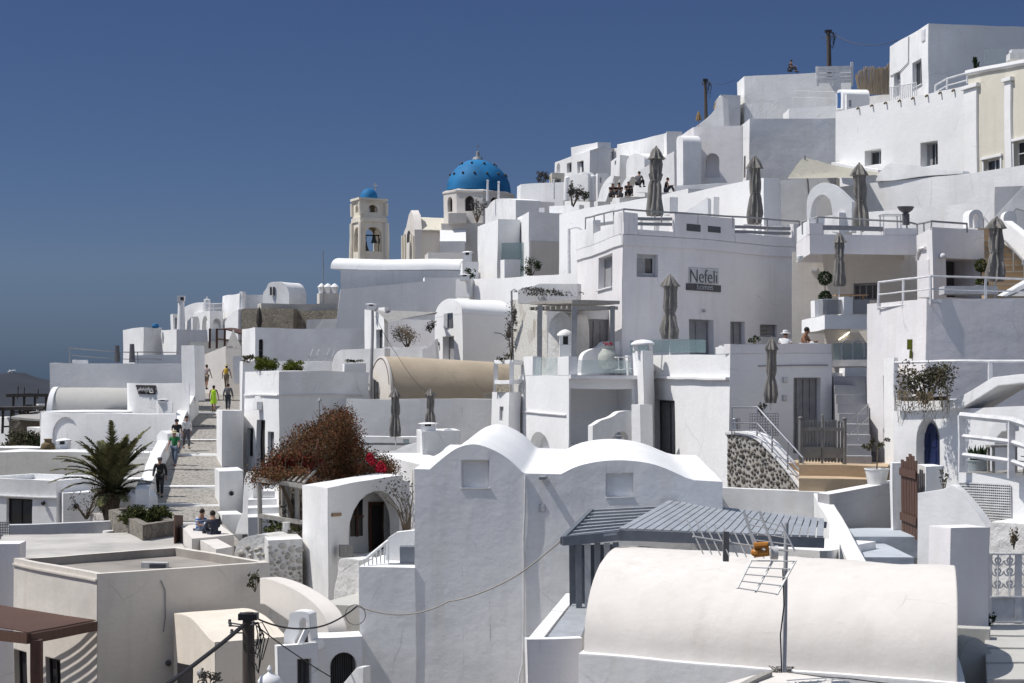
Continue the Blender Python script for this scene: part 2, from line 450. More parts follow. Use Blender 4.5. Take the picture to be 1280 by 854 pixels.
def house(label, plan, top, base, name='house', cat='house', mat='white', thick=4, ops=(), parapet=None, group=None, roofmat=None, back=None, drop=9, rim=None):
    pts = [XY(*p) for p in plan]
    n = len(pts)
    iref = min(range(n), key=lambda i: pts[i].y)
    if isinstance(top, (list, tuple)): zt = [ZZ(t, p.y) for t, p in zip(top, pts)]
    else: zt = [ZZ(top, pts[iref].y)]*n
    zb = ZZ(base, pts[iref].y)-drop
    if n == 3:
        ring = pts+[pts[0]+pts[2]-pts[1]]; zr = zt+[zt[0]+zt[2]-zt[1]]
    else:
        fn = Face(pts[0], pts[-1]).n
        b = V(back) if back else -fn*thick
        ring = pts+[p+b for p in reversed(pts)]; zr = zt+list(reversed(zt))
    c = sum(ring, V((0,0)))/len(ring)
    if drop > 1:
        for q in pts+[c]: BASES.append((q.x, q.y, zb+drop))
    org = V((c.x, c.y, zb+drop))
    root = thing(name, label, cat, org, group)
    mb = MB(); N = len(ring); faces = []
    for i in range(N):
        fc = Face(ring[i], ring[(i+1)%N]); faces.append((fc, fit_openings(fc, i, ops) if i < n-1 else []))
    zx = {h[q] for _, hs in faces for h in hs for q in ('z0','z1')}
    for i, (fc, hs) in enumerate(faces): wall_face(mb, fc, zb, zr[i], zr[(i+1)%N], hs, zx)
    w = obj('wall', mb, mat, root, recalc=False)
    r = MB(); tops = [V((p.x,p.y,z)) for p, z in zip(ring, zr)]
    if parapet:
        pw, ph = parapet; cc = V((c.x,c.y))
        inner = []
        for i in range(N):
            a = (ring[i]-ring[i-1]).normalized(); b2 = (ring[(i+1)%N]-ring[i]).normalized()
            na, nb = V((a.y,-a.x)), V((b2.y,-b2.x))
            bis = (na+nb); k = pw/max(.2, bis.dot(na)) if bis.length > .01 else 0
            inner.append(ring[i]-bis*k)
        it = [V((p.x,p.y,z)) for p, z in zip(inner, zr)]; ib = [p-V((0,0,ph)) for p in it]
        for i in range(N):
            j = (i+1)%N
            r.poly(tops[i], tops[j], it[j], it[i]); 
        k = MB()
        for i in range(N):
            j = (i+1)%N; k.poly(it[i], it[j], ib[j], ib[i])
        k.poly(*ib)
        obj('roof', k, roofmat or mat, root); obj('parapet', r, rim or mat, root)
    else:
        r.poly(*tops); obj('roof', r, roofmat or mat, root)
    for fc, hs in faces:
        for h in hs: fill_opening(fc, h, root)
    root['_z'] = zr[iref]
    root_faces[root.name] = [f for f, _ in faces]
    return root
root_faces = {}
def face_of(root, i=0): return root_faces[root.name][i]
def slab(label, poly, A, B, thick=.4, name='wall', cat='wall', mat='white', vec=None, parent=None, group=None, pname='wall', angle=35):
    """outline on the vertical plane through two plan points, given real thickness"""
    fc = Face(XY(*A), XY(*B)); pts = [fc.px(*p) for p in poly]
    v = V(vec) if vec else V((-fc.n.x*thick, -fc.n.y*thick, 0))
    mb = MB(); mb.extr(pts, v)
    if parent: return obj(pname, mb, mat, parent, angle=angle)
    zmin = min(p.z for p in pts); c = sum(pts, V((0,0,0)))/len(pts); BASES.append((c.x, c.y, zmin))
    o = obj(name, mb, mat, None, V((c.x, c.y, zmin)), angle=angle)
    return tag(o, label, cat, group)
def arc(x0, y0, x1, y1, ypk, n=12):
    """pixel arc (half ellipse) from (x0,y0) over peak row ypk to (x1,y1)"""
    out = []
    for k in range(n+1):
        t = math.pi*k/n; x = (x0+x1)/2-(x1-x0)/2*math.cos(t); yb = y0+(y1-y0)*k/n
        out.append((x, yb+(ypk-(y0+y1)/2)*math.sin(t)))
    return out
def smooth_curve(pts, sub=5):
    out = []
    for i in range(len(pts)-1):
        p0, p1, p2, p3 = pts[max(i-1,0)], pts[i], pts[i+1], pts[min(i+2,len(pts)-1)]
        for k in range(sub):
            t = k/sub
            out.append(tuple(.5*((2*b)+(-a+c)*t+(2*a-5*b+4*c-d)*t*t+(-a+3*b-3*c+d)*t**3) for a,b,c,d in zip(p0,p1,p2,p3)))
    return out+[tuple(pts[-1])]
def extrude_thing(label, poly, A, B, vec, name, cat, mat, group=None, angle=35):
    return slab(label, poly, A, B, name=name, cat=cat, mat=mat, vec=vec, group=group, angle=angle)
def railing(label, pts, h, mat='rail_grey', rails=(1, .5), every=1.4, r=.025, pr=.02, group=None, post_w=None):
    """pts: (px, py of the top rail, depth)"""
    W = [P(*p) for p in pts]; org = W[0]-V((0,0,h))
    t = thing('railing', label, 'railing', org, group)
    for k, fr in enumerate(rails):
        m = MB(); m.tube([p-V((0,0,h*(1-fr))) for p in W], r if k == 0 else r*.7, 6); obj('handrail' if k == 0 else 'rail', m, mat, t)
    done = []
    for a, b in zip(W, W[1:]):
        n = max(1, round((b-a).length/every))
        for k in range(n+1):
            q = a.lerp(b, k/n)
            if any((q-x).length < .2 for x in done): continue
            done.append(q); m = MB()
            if post_w: m.cbox(q-V((0,0,h)), post_w, post_w, h)
            else: m.tube([q-V((0,0,h)), q], pr, 6)
            obj('post', m, mat, t)
    return t
def steps(label, a, b, n, mat='white', name='staircase', cat='staircase', nose=None, depth=1.2, group=None):
    """a, b: (x left, x right, y, d) of the front edge at the foot and of the edge at the top"""
    aL, aR, bL, bR = P(a[0],a[2],a[3]), P(a[1],a[2],a[3]), P(b[0],b[2],b[3]), P(b[1],b[2],b[3])
    t = thing(name, label, cat, (aL+aR)/2, group); BASES.append((aL.x, aL.y, aL.z))
    for i in range(n):
        f0, f1 = i/n, (i+1)/n
        l0, r0, l1, r1 = aL.lerp(bL,f0), aR.lerp(bR,f0), aL.lerp(bL,f1), aR.lerp(bR,f1)
        z = l1.z; z0 = aL.z-depth
        m = MB(); q = [V((p.x,p.y,z0)) for p in (l0,r0,r1,l1)]; m.extr(q, V((0,0,z-z0)))
        s_ = obj('step', m, mat, t)
        if nose: m = MB(); m.box(V((l0.x,l0.y-.03,z-.05)), V((r0.x-l0.x,r0.y-l0.y,0)), (0,.12,0), (0,0,.055)); obj('nosing', m, nose, s_, angle=0)
    return t
def cable(label, pts, sag, r=.012, mat='dark', name='cable', n=14):
    W = [P(*p) for p in pts]; out = []
    for a, b in zip(W, W[1:]):
        for k in range(n+1):
            t = k/n; q = a.lerp(b, t); q.z -= sag*4*t*(1-t); out.append(q)
    m = MB(); m.tube(out, r, 5)
    return tag(obj(name, m, mat, None, W[0]), label, 'cable')
def leaves(mb, blobs, n, size, asp=.5, jit=.35):
    """leaf-sized faces spread through ellipsoid clumps [(centre, rx, ry, rz)]"""
    vol = [b[1]*b[2]*b[3] for b in blobs]
    for b in random.choices(blobs, [v**.75 for v in vol], k=n):
        d = V((random.gauss(0,1), random.gauss(0,1), random.gauss(0,1))).normalized()
        rad = random.random()**.45*(1+random.uniform(-jit,jit)*.5)
        c = V(b[0])+V((d.x*b[1], d.y*b[2], d.z*b[3]))*rad
        mb.leaf(c, size*random.uniform(.6,1.3), None, asp)
    return mb
def bush(label, px, py, d, w, h, name='shrub', cat='shrub', leaf='shrub_leaf', n=700, size=.07, clumps=9, stem=True, group=None, deep=None, seed=1):
    """px, py: foot on its ground; w, h in metres"""
    random.seed(seed*31+int(px)); b0 = P(px, py, d)
    t = thing(name, label, cat, b0, group)
    bl = []
    dp = deep or w*.8
    for _ in range(clumps):
        s = random.uniform(.22,.4)
        bl.append((b0+V((random.uniform(-.5,.5)*w*(1-s), random.uniform(-.5,.5)*dp*(1-s), h*random.uniform(.25,.95-s*.4))), w*s*.6, dp*s*.6, h*s*.75))
    m = MB(); leaves(m, bl, n, size); obj('foliage', m, leaf, t, angle=0)
    if stem:
        m = MB()
        for b in bl[:6]: m.tube([b0-V((0,0,.05)), b0.lerp(b[0],.5)+V((0,0,-.05)), b[0]], [.03*max(w,.4),.02*max(w,.4),.006], 5)
        obj('stem', m, 'trunk', t)
    return t
def potted(label, px, py, d, pr, ph, plant_h, leaf='shrub_leaf', pot='pot_white', kind='bush', n=260, group=None, size=.05):
    """pot standing with its foot at px, py"""
    b0 = P(px, py, d); t = thing('potted_plant', label, 'potted plant', b0, group)
    m = MB(); m.lathe(b0, [(pr*.7,0),(pr*.72,.02),(pr,ph*.93),(pr*1.06,ph*.94),(pr*1.06,ph),(pr*.9,ph),(pr*.85,ph*.9)], 18); obj('pot', m, pot, t)
    top = b0+V((0,0,ph*.9)); m = MB()
    s = MB()
    random.seed(int(px*7+py))
    if kind == 'bush':
        leaves(m, [(top+V((0,0,plant_h*.5)), pr*1.1, pr*1.1, plant_h*.5), (top+V((pr*.4,0,plant_h*.7)), pr*.7, pr*.7, plant_h*.3)], n, size)
        s.tube([top, top+V((0,0,plant_h*.7))], .02, 5)
    elif kind == 'tree':
        s.tube([top, top+V((.02,0,plant_h*.5)), top+V((.05,0,plant_h*.9))], [.025,.018,.008], 6)
        for k in range(7):
            a = random.uniform(0,6.28); z = plant_h*random.uniform(.55,.95); L = pr*random.uniform(.6,1.2)
            e = top+V((math.cos(a)*L, math.sin(a)*L, z+L*.5)); s.tube([top+V((.03,0,z)), e], .006, 4)
            leaves(m, [(e, .10,.10,.08)], n//8, size*.7)
    elif kind == 'succulent':
        for k in range(15):
            a = k*2.4; L = plant_h*random.uniform(.6,1.0); tilt = random.uniform(.15,.6)
            q = top+V((math.cos(a)*pr*.5, math.sin(a)*pr*.5, 0)); e = q+V((math.cos(a)*tilt*L*.6, math.sin(a)*tilt*L*.6, L))
            m.tube([q, q.lerp(e,.5), e], [.035,.045,.006], 5)
    elif kind == 'topiary':
        s.tube([top, top+V((0,0,plant_h*.8))], .018, 6)
        for zc, r in ((.12,pr*1.05),(.85,pr*1.15)):
            for _ in range(n):
                dv = V((random.gauss(0,1),random.gauss(0,1),random.gauss(0,1))).normalized()
                m.leaf(top+V((0,0,plant_h*zc))+dv*r*random.uniform(.75,1.03), size, None, .6)
    obj('stem', s, 'trunk', t) if s.v else None
    obj('foliage', m, leaf, t, angle=0)
    return t
def stones_on(parent, fc, inside, x0, x1, y0, y1, n, r0, r1, mat, out=.05):
    """rubble let into a wall face: many squashed uneven stones, one mesh part"""
    m = MB(); put = []; tries = 0
    while len(put) < n and tries < n*60:
        tries += 1; x, y = random.uniform(x0,x1), random.uniform(y0,y1)
        if not inside(x,y): continue
        c = fc.px(x,y); r = random.uniform(r0,r1)*(1 if tries < n*20 else .6)
        if any((c-q).length < (r+s)*.86 for q,s in put): continue
        put.append((c,r)); u, nv = V((*fc.u,0)), V((*fc.n,0)); a0 = random.uniform(0,6.28); k = 9; asp = random.uniform(.65,1.0); rr = [r*random.uniform(.78,1.08) for _ in range(k)]; rings = []
        for f, h in ((1.0,-.02),(.93,out*.55),(.62,out),(.0,out*1.12)):
            ring = [c+(u*math.cos(a0+6.283*i/k)*rr[i]+V((0,0,1))*math.sin(a0+6.283*i/k)*rr[i]*asp)*max(f,.02)+nv*h*random.uniform(.85,1.1) for i in range(k)]; rings.append(m.add(ring))
        for a,b in zip(rings,rings[1:]):
            for i in range(k): m.f.append((a+i,a+(i+1)%k,b+(i+1)%k,b+i))
    return obj('stones', m, mat, parent, angle=50)
UMB = {}; UMBN = {}
def make_parasol(kind, seed=0):
    """folded parasol, 1 unit of height = canopy from its foot z=0 to its tip z=1"""
    t = bpy.data.objects.new('parasol', None); t.empty_display_size = .2; COL.objects.link(t); t['_o'] = (0,0,0)
    random.seed(11+seed)
    if kind == 'folded':
        prof = [(.016,1.0),(.040,.97),(.060,.93),(.088,.87),(.102,.825),(.070,.822),(.072,.75),(.076,.62),(.074,.54),(.060,.455),(.058,.44),(.070,.38),(.086,.26),(.098,.14),(.100,.06),(.084,.0),(.05,.03)]
        tie = random.uniform(-.05,.06); prof = [(r*(1+random.uniform(-.10,.10) if .02 < z < .9 else r/r)*1.0, z+(tie if .3 < z < .6 else 0)) for r, z in prof]; s0 = random.uniform(0,6.28); am = random.uniform(.8,1.25)
        m = MB(); m.lathe((0,0,0), [(r, z) for r, z in prof], 48, lambda a, k: am*(.24*math.cos(8*a+.7*math.sin(k*.9+s0))*(1.25 if k in (4,15) else 1)+.15*math.sin(3*a+k*.5+s0)+.07*math.sin(13*a+k*1.3)))
        m.lathe((0,0,0), [(.06,.45+tie),(.070,.452+tie),(.070,.468+tie),(.06,.47+tie)], 14)
        obj('canopy', m, 'canvas', t, angle=60)
    else:
        prof = [(.012,1.0),(.05,.93),(.115,.72),(.155,.50),(.17,.36),(.12,.35)]
        m = MB(); m.lathe((0,0,0), prof, 32, lambda a, k: .13*math.cos(10*a)); obj('canopy', m, 'straw', t, angle=60)
    m = MB(); m.tube([(0,0,-.42),(0,0,.99)], .012, 8); obj('pole', m, 'rail_white' if kind == 'folded' else 'wood_tan', t)
    m = MB(); m.ball((0,0,1.01), .016, 6); obj('finial', m, 'wood_grey', t)
    return t
def parasol(label, px, ytop, ybot, d, wpx=None, kind='folded', group='folded grey parasols'):
    key = kind+str(UMBN.get(kind, 0)%4); UMBN[kind] = UMBN.get(kind, 0)+1
    if key not in UMB: UMB[key] = make_parasol(kind, UMBN[kind]); o = UMB[key]
    else: o = copy_tree(UMB[key])
    p = P(px, ybot, d); h = (ybot-ytop)/F*d
    w = (wpx or 24)/F*d/.236*.95 if kind == 'folded' else (wpx/F*d/.34)
    rg = random.Random(int(px*13+ytop)); placed(o, p, rg.uniform(0,6), (w, w, h)); o.rotation_euler.x = rg.uniform(-.03,.03); o.rotation_euler.y = rg.uniform(-.035,.035)
    tag(o, label, 'parasol', group); return o
# ------------------------------------------------------------------ people
def skin_mesh(name, verts, edges, radii, mat, parent, root=0, sub=1):
    me = bpy.data.meshes.new(name); me.from_pydata([tuple(v) for v in verts], edges, [])
    me.materials.append(MATS[mat])
    o = bpy.data.objects.new(name, me); COL.objects.link(o); o.parent = parent
    md = o.modifiers.new('Skin', 'SKIN'); md.use_smooth_shade = True; md.branch_smoothing = .3
    sv = me.skin_vertices[0].data
    for i, r in enumerate(radii):
        sv[i].radius = r if isinstance(r, tuple) else (r, r); sv[i].use_root = (i == root)
    s = o.modifiers.new('Sub', 'SUBSURF'); s.levels = sub; s.render_levels = sub
    return o
def person(label, px, py, d, face_deg, pose='stand', h=1.72, skin='skin', top='cloth_grey', legs='cloth_navy', hair='hair', hat=None, dress=None, long_sleeve=False, shorts=False, bag=None, bare=False, group=None, cap=None, arms=None, cut=False):
    """figure facing -Y before turning by face_deg; px, py is where the feet (or seat) rest"""
    b0 = P(px, py, d); t = thing('person', label, 'person', b0, group); t.rotation_euler = (0, 0, math.radians(face_deg)); k = h/1.72
    J = {}
    if pose == 'sit':
        J.update(pel=(0,0,.10), spi=(0,.0,.30), che=(0,-.06,.50), nek=(0,-.10,.64), hd=(0,-.15,.74), top=(0,-.13,.86))
        for s, n in ((-1,'l'),(1,'r')):
            J[n+'hip']=(s*.10,-.03,.09); J[n+'kne']=(s*.16,-.40,.36); J[n+'ank']=(s*.14,-.52,-.02); J[n+'toe']=(s*.15,-.70,-.06)
            J[n+'sho']=(s*.19,-.07,.56); J[n+'elb']=(s*.25,-.18,.33); J[n+'wri']=(s*.13,-.38,.36)
    else:
        lean = {'stand':0,'walk':-.05,'lean':-.12}.get(pose, 0)
        J.update(pel=(0,0,.92), spi=(0,lean*.4,1.10), che=(0,lean*.8,1.30), nek=(0,lean,1.46), hd=(0,lean-.03,1.56), top=(0,lean-.02,1.66))
        st = .22 if pose == 'walk' else .05
        for s, n in ((-1,'l'),(1,'r')):
            f = s*st
            J[n+'hip']=(s*.095,0,.90); J[n+'kne']=(s*.10,-f*.6-.03,.49); J[n+'ank']=(s*.10,-f+ (.05 if f<0 else 0),.09+(.05 if pose=='walk' and s<0 else 0)); J[n+'toe']=(s*.12,-f-.17,.035)
            J[n+'sho']=(s*.185,lean*.9,1.40); J[n+'elb']=(s*.25,f*.5+.03+lean*.5,1.12); J[n+'wri']=(s*.26,f*.9-.10+lean*.5,.88)
        if arms == 'rail': J['relb']=(.30,-.20,1.14); J['rwri']=(.36,-.42,1.02)
        if arms == 'front':
            for s, n in ((-1,'l'),(1,'r')): J[n+'elb']=(s*.24,-.10,1.12); J[n+'wri']=(s*.08,-.30,1.14)
        if arms == 'up': J['relb']=(.27,-.22,1.24); J['rwri']=(.12,-.30,1.48)
    R = dict(pel=(.135,.105), spi=(.125,.095), che=(.145,.105), nek=.055, hd=(.075,.09), top=(.062,.072), hip=.088, kne=.058, ank=.042, toe=.035, sho=.058, elb=.042, wri=.030)
    names = list(J); idx = {n:i for i,n in enumerate(names)}
    verts = [V(J[n])*k for n in names]; rad = []
    for n in names:
        r = R.get(n, R.get(n[1:])); rad.append(tuple(x*k for x in r) if isinstance(r, tuple) else (r*k, r*k))
    E = [('pel','spi'),('spi','che'),('che','nek'),('nek','hd'),('hd','top')]
    for n in 'lr': E += [('pel',n+'hip'),(n+'hip',n+'kne'),(n+'kne',n+'ank'),(n+'ank',n+'toe'),('che',n+'sho'),(n+'sho',n+'elb'),(n+'elb',n+'wri')]
    edges = [(idx[a],idx[b]) for a,b in E]
    for n in 'lr':                                   # palm, four fingers and a thumb on each hand
        w, e = V(J[n+'wri']), V(J[n+'elb']); dr = (w-e).normalized(); side = dr.cross(V((0,1,0))).normalized() if abs(dr.y) < .9 else V((1,0,0))
        pm = w+dr*.075; i = len(verts); verts.append(pm*k); rad.append((.034*k,.018*k)); edges.append((idx[n+'wri'], i))
        for j in range(4):
            q = pm+dr*(.085,.10,.095,.07)[j]*.9+side*(j-1.5)*.021+V((0,-.012,0)); verts.append(q*k); rad.append((.009*k,.009*k)); edges.append((i, len(verts)-1))
        q = w+dr*.06+side*(-.055)+V((0,-.01,0)); verts.append(q*k); rad.append((.010*k,.010*k)); edges.append((i, len(verts)-1))
    hd = V(J['hd'])*k; i = len(verts); verts.append(hd+V((0,-.105,.0))*k); rad.append((.014*k,.014*k)); edges.append((idx['hd'], i))   # nose
    for s in (-1,1): verts.append(hd+V((s*.085,.01,.0))*k); rad.append((.012*k,.02*k)); edges.append((idx['hd'], len(verts)-1))          # ears
    skin_mesh('body', verts, edges, rad, skin, t, idx['pel'])
    def garment(nm, keys, es, grow, mat, over={}):
        vv = [V(over.get(n, J[n]))*k for n in keys]; ix = {n:i for i,n in enumerate(keys)}; rr = []
        for n in keys:
            r = R.get(n, R.get(n[1:])); r = r if isinstance(r, tuple) else (r, r); r = (.085,.075) if n == 'nek' else r; rr.append(tuple((x+grow)*k for x in r))
        skin_mesh(nm, vv, [(ix[a],ix[b]) for a,b in es], rr, mat, t, 0)
    L = lambda a, b, f: tuple(V(J[a]).lerp(V(J[b]), f))
    if not bare and not dress:
        ks = ['pel','spi','che','nek','lsho','rsho']; es = [('pel','spi'),('spi','che'),('che','nek'),('che','lsho'),('che','rsho')]; ov = {'che': tuple(V(J['che'])+V((0,0,.02))), 'nek': L('che','nek',.62)}
        for n in 'lr':
            if long_sleeve: ks += [n+'elb', n+'wri']; es += [(n+'sho',n+'elb'),(n+'elb',n+'wri')]; ov[n+'wri'] = L(n+'elb',n+'wri',.92)
            else: ks += [n+'elb']; es += [(n+'sho',n+'elb')]; ov[n+'elb'] = L(n+'sho',n+'elb',.62)
        garment('shirt', ks, es, .020, top, ov)
    if dress:
        m = MB(); p = V(J['pel'])*k; zb = .52*k if pose != 'sit' else 0
        m.lathe((0,p.y,0), [(.215*k,zb),(.205*k,.75*k),(.185*k,.92*k),(.150*k,1.08*k),(.165*k,1.28*k),(.13*k,1.38*k),(.06*k,1.42*k)], 18)
        m.v = [V((v.x, v.y*.78, v.z)) for v in m.v]; obj('dress', m, dress, t, V((0,0,0)))
    elif legs:
        ks = ['pel','lhip','rhip','lkne','rkne']; es = [('pel','lhip'),('pel','rhip'),('lhip','lkne'),('rhip','rkne')]; ov = {}
        for n in 'lr':
            if shorts: ov[n+'kne'] = L(n+'hip',n+'kne',.85)
            else: ks.append(n+'ank'); es.append((n+'kne',n+'ank')); ov[n+'ank'] = L(n+'kne',n+'ank',.93)
        garment('trousers', ks, es, .026, legs, ov)
    if not shorts and not dress or True:
        for n in 'lr':
            m = MB(); a, b = V(J[n+'ank'])*k, V(J[n+'toe'])*k; m.tube([a+V((0,.06*k,-.045*k)), a.lerp(b,.5)+V((0,0,-.02*k)), b+V((0,-.03*k,-.005*k))], [.042*k,.050*k,.030*k], 8)
            obj('shoe', m, 'cloth_black', t, V((0,0,0)))
    m = MB(); c = hd+V((0,.02*k,.055*k)); m.ball(c, .098*k, 8, 1.05)
    if hair:
        if hair == 'long': m.lathe(hd+V((0,.075*k,-.26*k)), [(.03*k,0),(.055*k,.05*k),(.065*k,.25*k),(.05*k,.33*k)], 8)
        obj('hair', m, 'hair', t, V((0,0,0)))
    if hat:
        m = MB(); c = hd+V((0,.01*k,.07*k)); m.lathe(c, [(.21*k,-.015*k),(.215*k,.0),(.11*k,.02*k),(.108*k,.10*k),(.085*k,.125*k),(.02*k,.13*k)], 18); obj('hat', m, hat, t, V((0,0,0)))
    if cap:
        m = MB(); c = hd+V((0,.01*k,.06*k)); m.lathe(c, [(.112*k,0),(.112*k,.04*k),(.085*k,.09*k),(.02*k,.105*k)], 14); m.box(c+V((-.08*k,-.20*k,0)), (.16*k,0,0), (0,.12*k,0), (0,0,.015*k)); obj('hat', m, cap, t, V((0,0,0)))
    if bag:
        m = MB(); c = V(J['che'])*k
        m.lathe(c+V((0,.17*k,-.24*k)), [(.08*k,0),(.145*k,.04*k),(.15*k,.25*k),(.12*k,.36*k),(.05*k,.40*k)], 12); m.v = [V((v.x, c.y+.17*k+(v.y-c.y-.17*k)*.6, v.z)) for v in m.v]
        obj('backpack', m, bag, t, V((0,0,0)))
    return t
O = opening
def block(root, name, A, B, x0, x1, y0, y1, out=0.0, thick=.35, mat='white'):
    """block on a wall plane between pixel columns/rows, sticking out of it by `out` (metres) - a part of root"""
    fc = Face(XY(*A), XY(*B)); u0,u1,z0,z1 = fc.rect(x0,y0,x1,y1)
    m = MB(); a = fc.pt(u0,z0,-out); nv = V((*fc.n,0)); m.box(a, fc.pt(u1,z0,-out)-a, -nv*thick, (0,0,z1-z0))
    return obj(name, m, mat, root, angle=0)
def free_block(label, plan, y0, y1, thick=.4, name='wall', cat='wall', mat='white', tops=None):
    """upright wall piece standing free: plan [(px,d)...2], rows y0 (top) .. y1 (foot)"""
    A, B = plan; fy = lambda p, y: (p[0], y)
    t0, t1 = tops or (y0, y0)
    a, b = XY(*A), XY(*B); zb = ZZ(y1, min(a.y,b.y)); z0, z1 = ZZ(t0,a.y), (ZZ(t1,b.y) if tops else ZZ(t0,a.y))
    fc = Face(a, b); m = MB(); v = V((-fc.n.x*thick,-fc.n.y*thick,0))
    m.extr([fc.pt(0,zb),fc.pt(fc.L,zb),fc.pt(fc.L,z1),fc.pt(0,z0)], v)
    c = (a+b)/2; BASES.append((c.x,c.y,zb))
    return tag(obj(name, m, mat, None, V((c.x,c.y,zb)), angle=35), label, cat)
def chimney(label, px, ytop, ybot, d, w, kind='arch', mat='white_clean'):
    """small Cycladic chimney: shaft and a pierced, capped head"""
    p = P(px, ybot, d); h = (ybot-ytop)/F*d; t = thing('chimney', label, 'chimney', p)
    m = MB(); m.cbox(p, w, w, h*.62); obj('shaft', m, mat, t, angle=0)
    q = p+V((0,0,h*.62)); m = MB()
    for s in (-1,1): m.box(q+V((s*w*.36-w*.14, -w*.5, .002)), (w*.28,0,0), (0,w,0), (0,0,h*.22))
    m.lathe(q+V((0,0,h*.22)), [(w*.72,0),(w*.70,h*.05),(w*.45,h*.12),(w*.12,h*.16)], 12); obj('cap', m, mat, t)
    m = MB(); m.box(q+V((-w*.2,-w*.42,.004)), (w*.4,0,0), (0,w*.84,0), (0,0,h*.2)); obj('flue', m, 'void', t, angle=0)
    return t
def lamp_post(label, px, ytop, ybot, d, arm=.35, r=.035, mat='pole_grey'):
    p, q = P(px,ybot,d), P(px,ytop,d); t = thing('street_lamp', label, 'street lamp', p)
    m = MB(); m.tube([p,q], [r*1.3,r], 8); obj('pole', m, mat, t)
    m = MB(); m.tube([q-V((0,0,.05)), q+V((arm*.5,0,.06)), q+V((arm,0,.05))], r*.5, 6); obj('arm', m, mat, t)
    m = MB(); m.lathe(q+V((arm,0,-.08)), [(.10,0),(.09,.05),(.03,.13)], 10); obj('lamp_shade', m, mat, t)
    return t
def utility_pole(label, px, ytop, ybot, d, r, gear=True):
    p, q = P(px,ybot,d), P(px,ytop,d); t = thing('utility_pole', label, 'utility pole', p)
    m = MB(); m.tube([p,p.lerp(q,.5),q], [r*1.15,r,r*.9], 10); obj('pole', m, 'wood_pole', t)
    if gear:
        random.seed(int(px)); m = MB()
        m.cbox(q+V((0,0,-.16)), r*2.9, r*2.6, .14); obj('cap', m, 'dark', t, angle=0)
        for k in range(5):
            a = random.uniform(0,6.28); L = r*random.uniform(1.2,2.4); c = q+V((math.cos(a)*r,math.sin(a)*r,-random.uniform(.25,.55)))
            m = MB(); e = c+V((math.cos(a)*L,math.sin(a)*L,.03)); m.tube([c,e],.018,5); m.lathe(e-V((0,0,.02)), [(.03,0),(.045,.03),(.03,.06),(.04,.09),(.01,.11)], 8); obj('insulator', m, 'dark_grey', t)
        m = MB()
        for k in range(7):
            a = random.uniform(-.6,1.2); c = q+V((math.cos(a)*r*1.2, -r*1.1, -.25)); w = random.uniform(.15,.5)*r*5; dz = random.uniform(.3,1.2)
            m.tube([c, c+V((w*.5,-.03,.05)), c+V((w,-.04,-dz*.3)), c+V((w*.5,-.02,-dz)), c+V((0,0,-dz*.8))], .014, 5)
        obj('cable_coil', m, 'dark', t)
    return t

# ======================================================= 1 far: island, church, bell tower
def island():
    m = MB(); random.seed(3); D0, D1 = 5200, 8200; nx, ny = 90, 14; ids = []
    prof = [(-400,478),(-250,470),(-120,474),(-40,482),(0,470),(14,464),(22,463),(30,466),(45,472),(62,474),(110,479),(180,484),(300,492),(420,499),(600,506)]
    def sil(px):
        for (a,ya),(b,yb) in zip(prof, prof[1:]):
            if a <= px <= b: return ya+(yb-ya)*(px-a)/(b-a)
        return 500
    for j in range(ny):
        for i in range(nx):
            px = -400+1000*i/(nx-1); d = D0+(D1-D0)*j/(ny-1); f = j/(ny-1)
            zt = ZZ(sil(px), 7000); zs = -232
            g = math.sin(min(1,f/.6)*math.pi/2) if f < .6 else 1-.5*(f-.6)/.4
            z = zs+(zt-zs)*g*(1 if abs(f-.6) < .04 else .97)+noise.noise(V((px*.03,f*9,1)))*26*(1-abs(f-.55))*(0 if .5 < f < .7 else 1)
            ids.append(V(((px-CX)/F*7000, d, z)))
    m.v = ids; m.f = [(j*nx+i, j*nx+i+1, (j+1)*nx+i+1, (j+1)*nx+i) for j in range(ny-1) for i in range(nx-1)]
    tag(obj('hills', m, 'far_rock', None, V((0,0,0))), 'dark bare ridge of the far caldera island', 'island', kind='structure')
    p = P(19, 464, 7000); t = MB(); t.cbox(p+V((0,-40,-6)), 22, 14, 9); t.cbox(p+V((-12,-42,-6)), 10, 10, 6)
    tag(obj('chapel', t, 'white_clean', None, p, angle=0), 'tiny white chapel on the dark far ridge', 'chapel')
island()

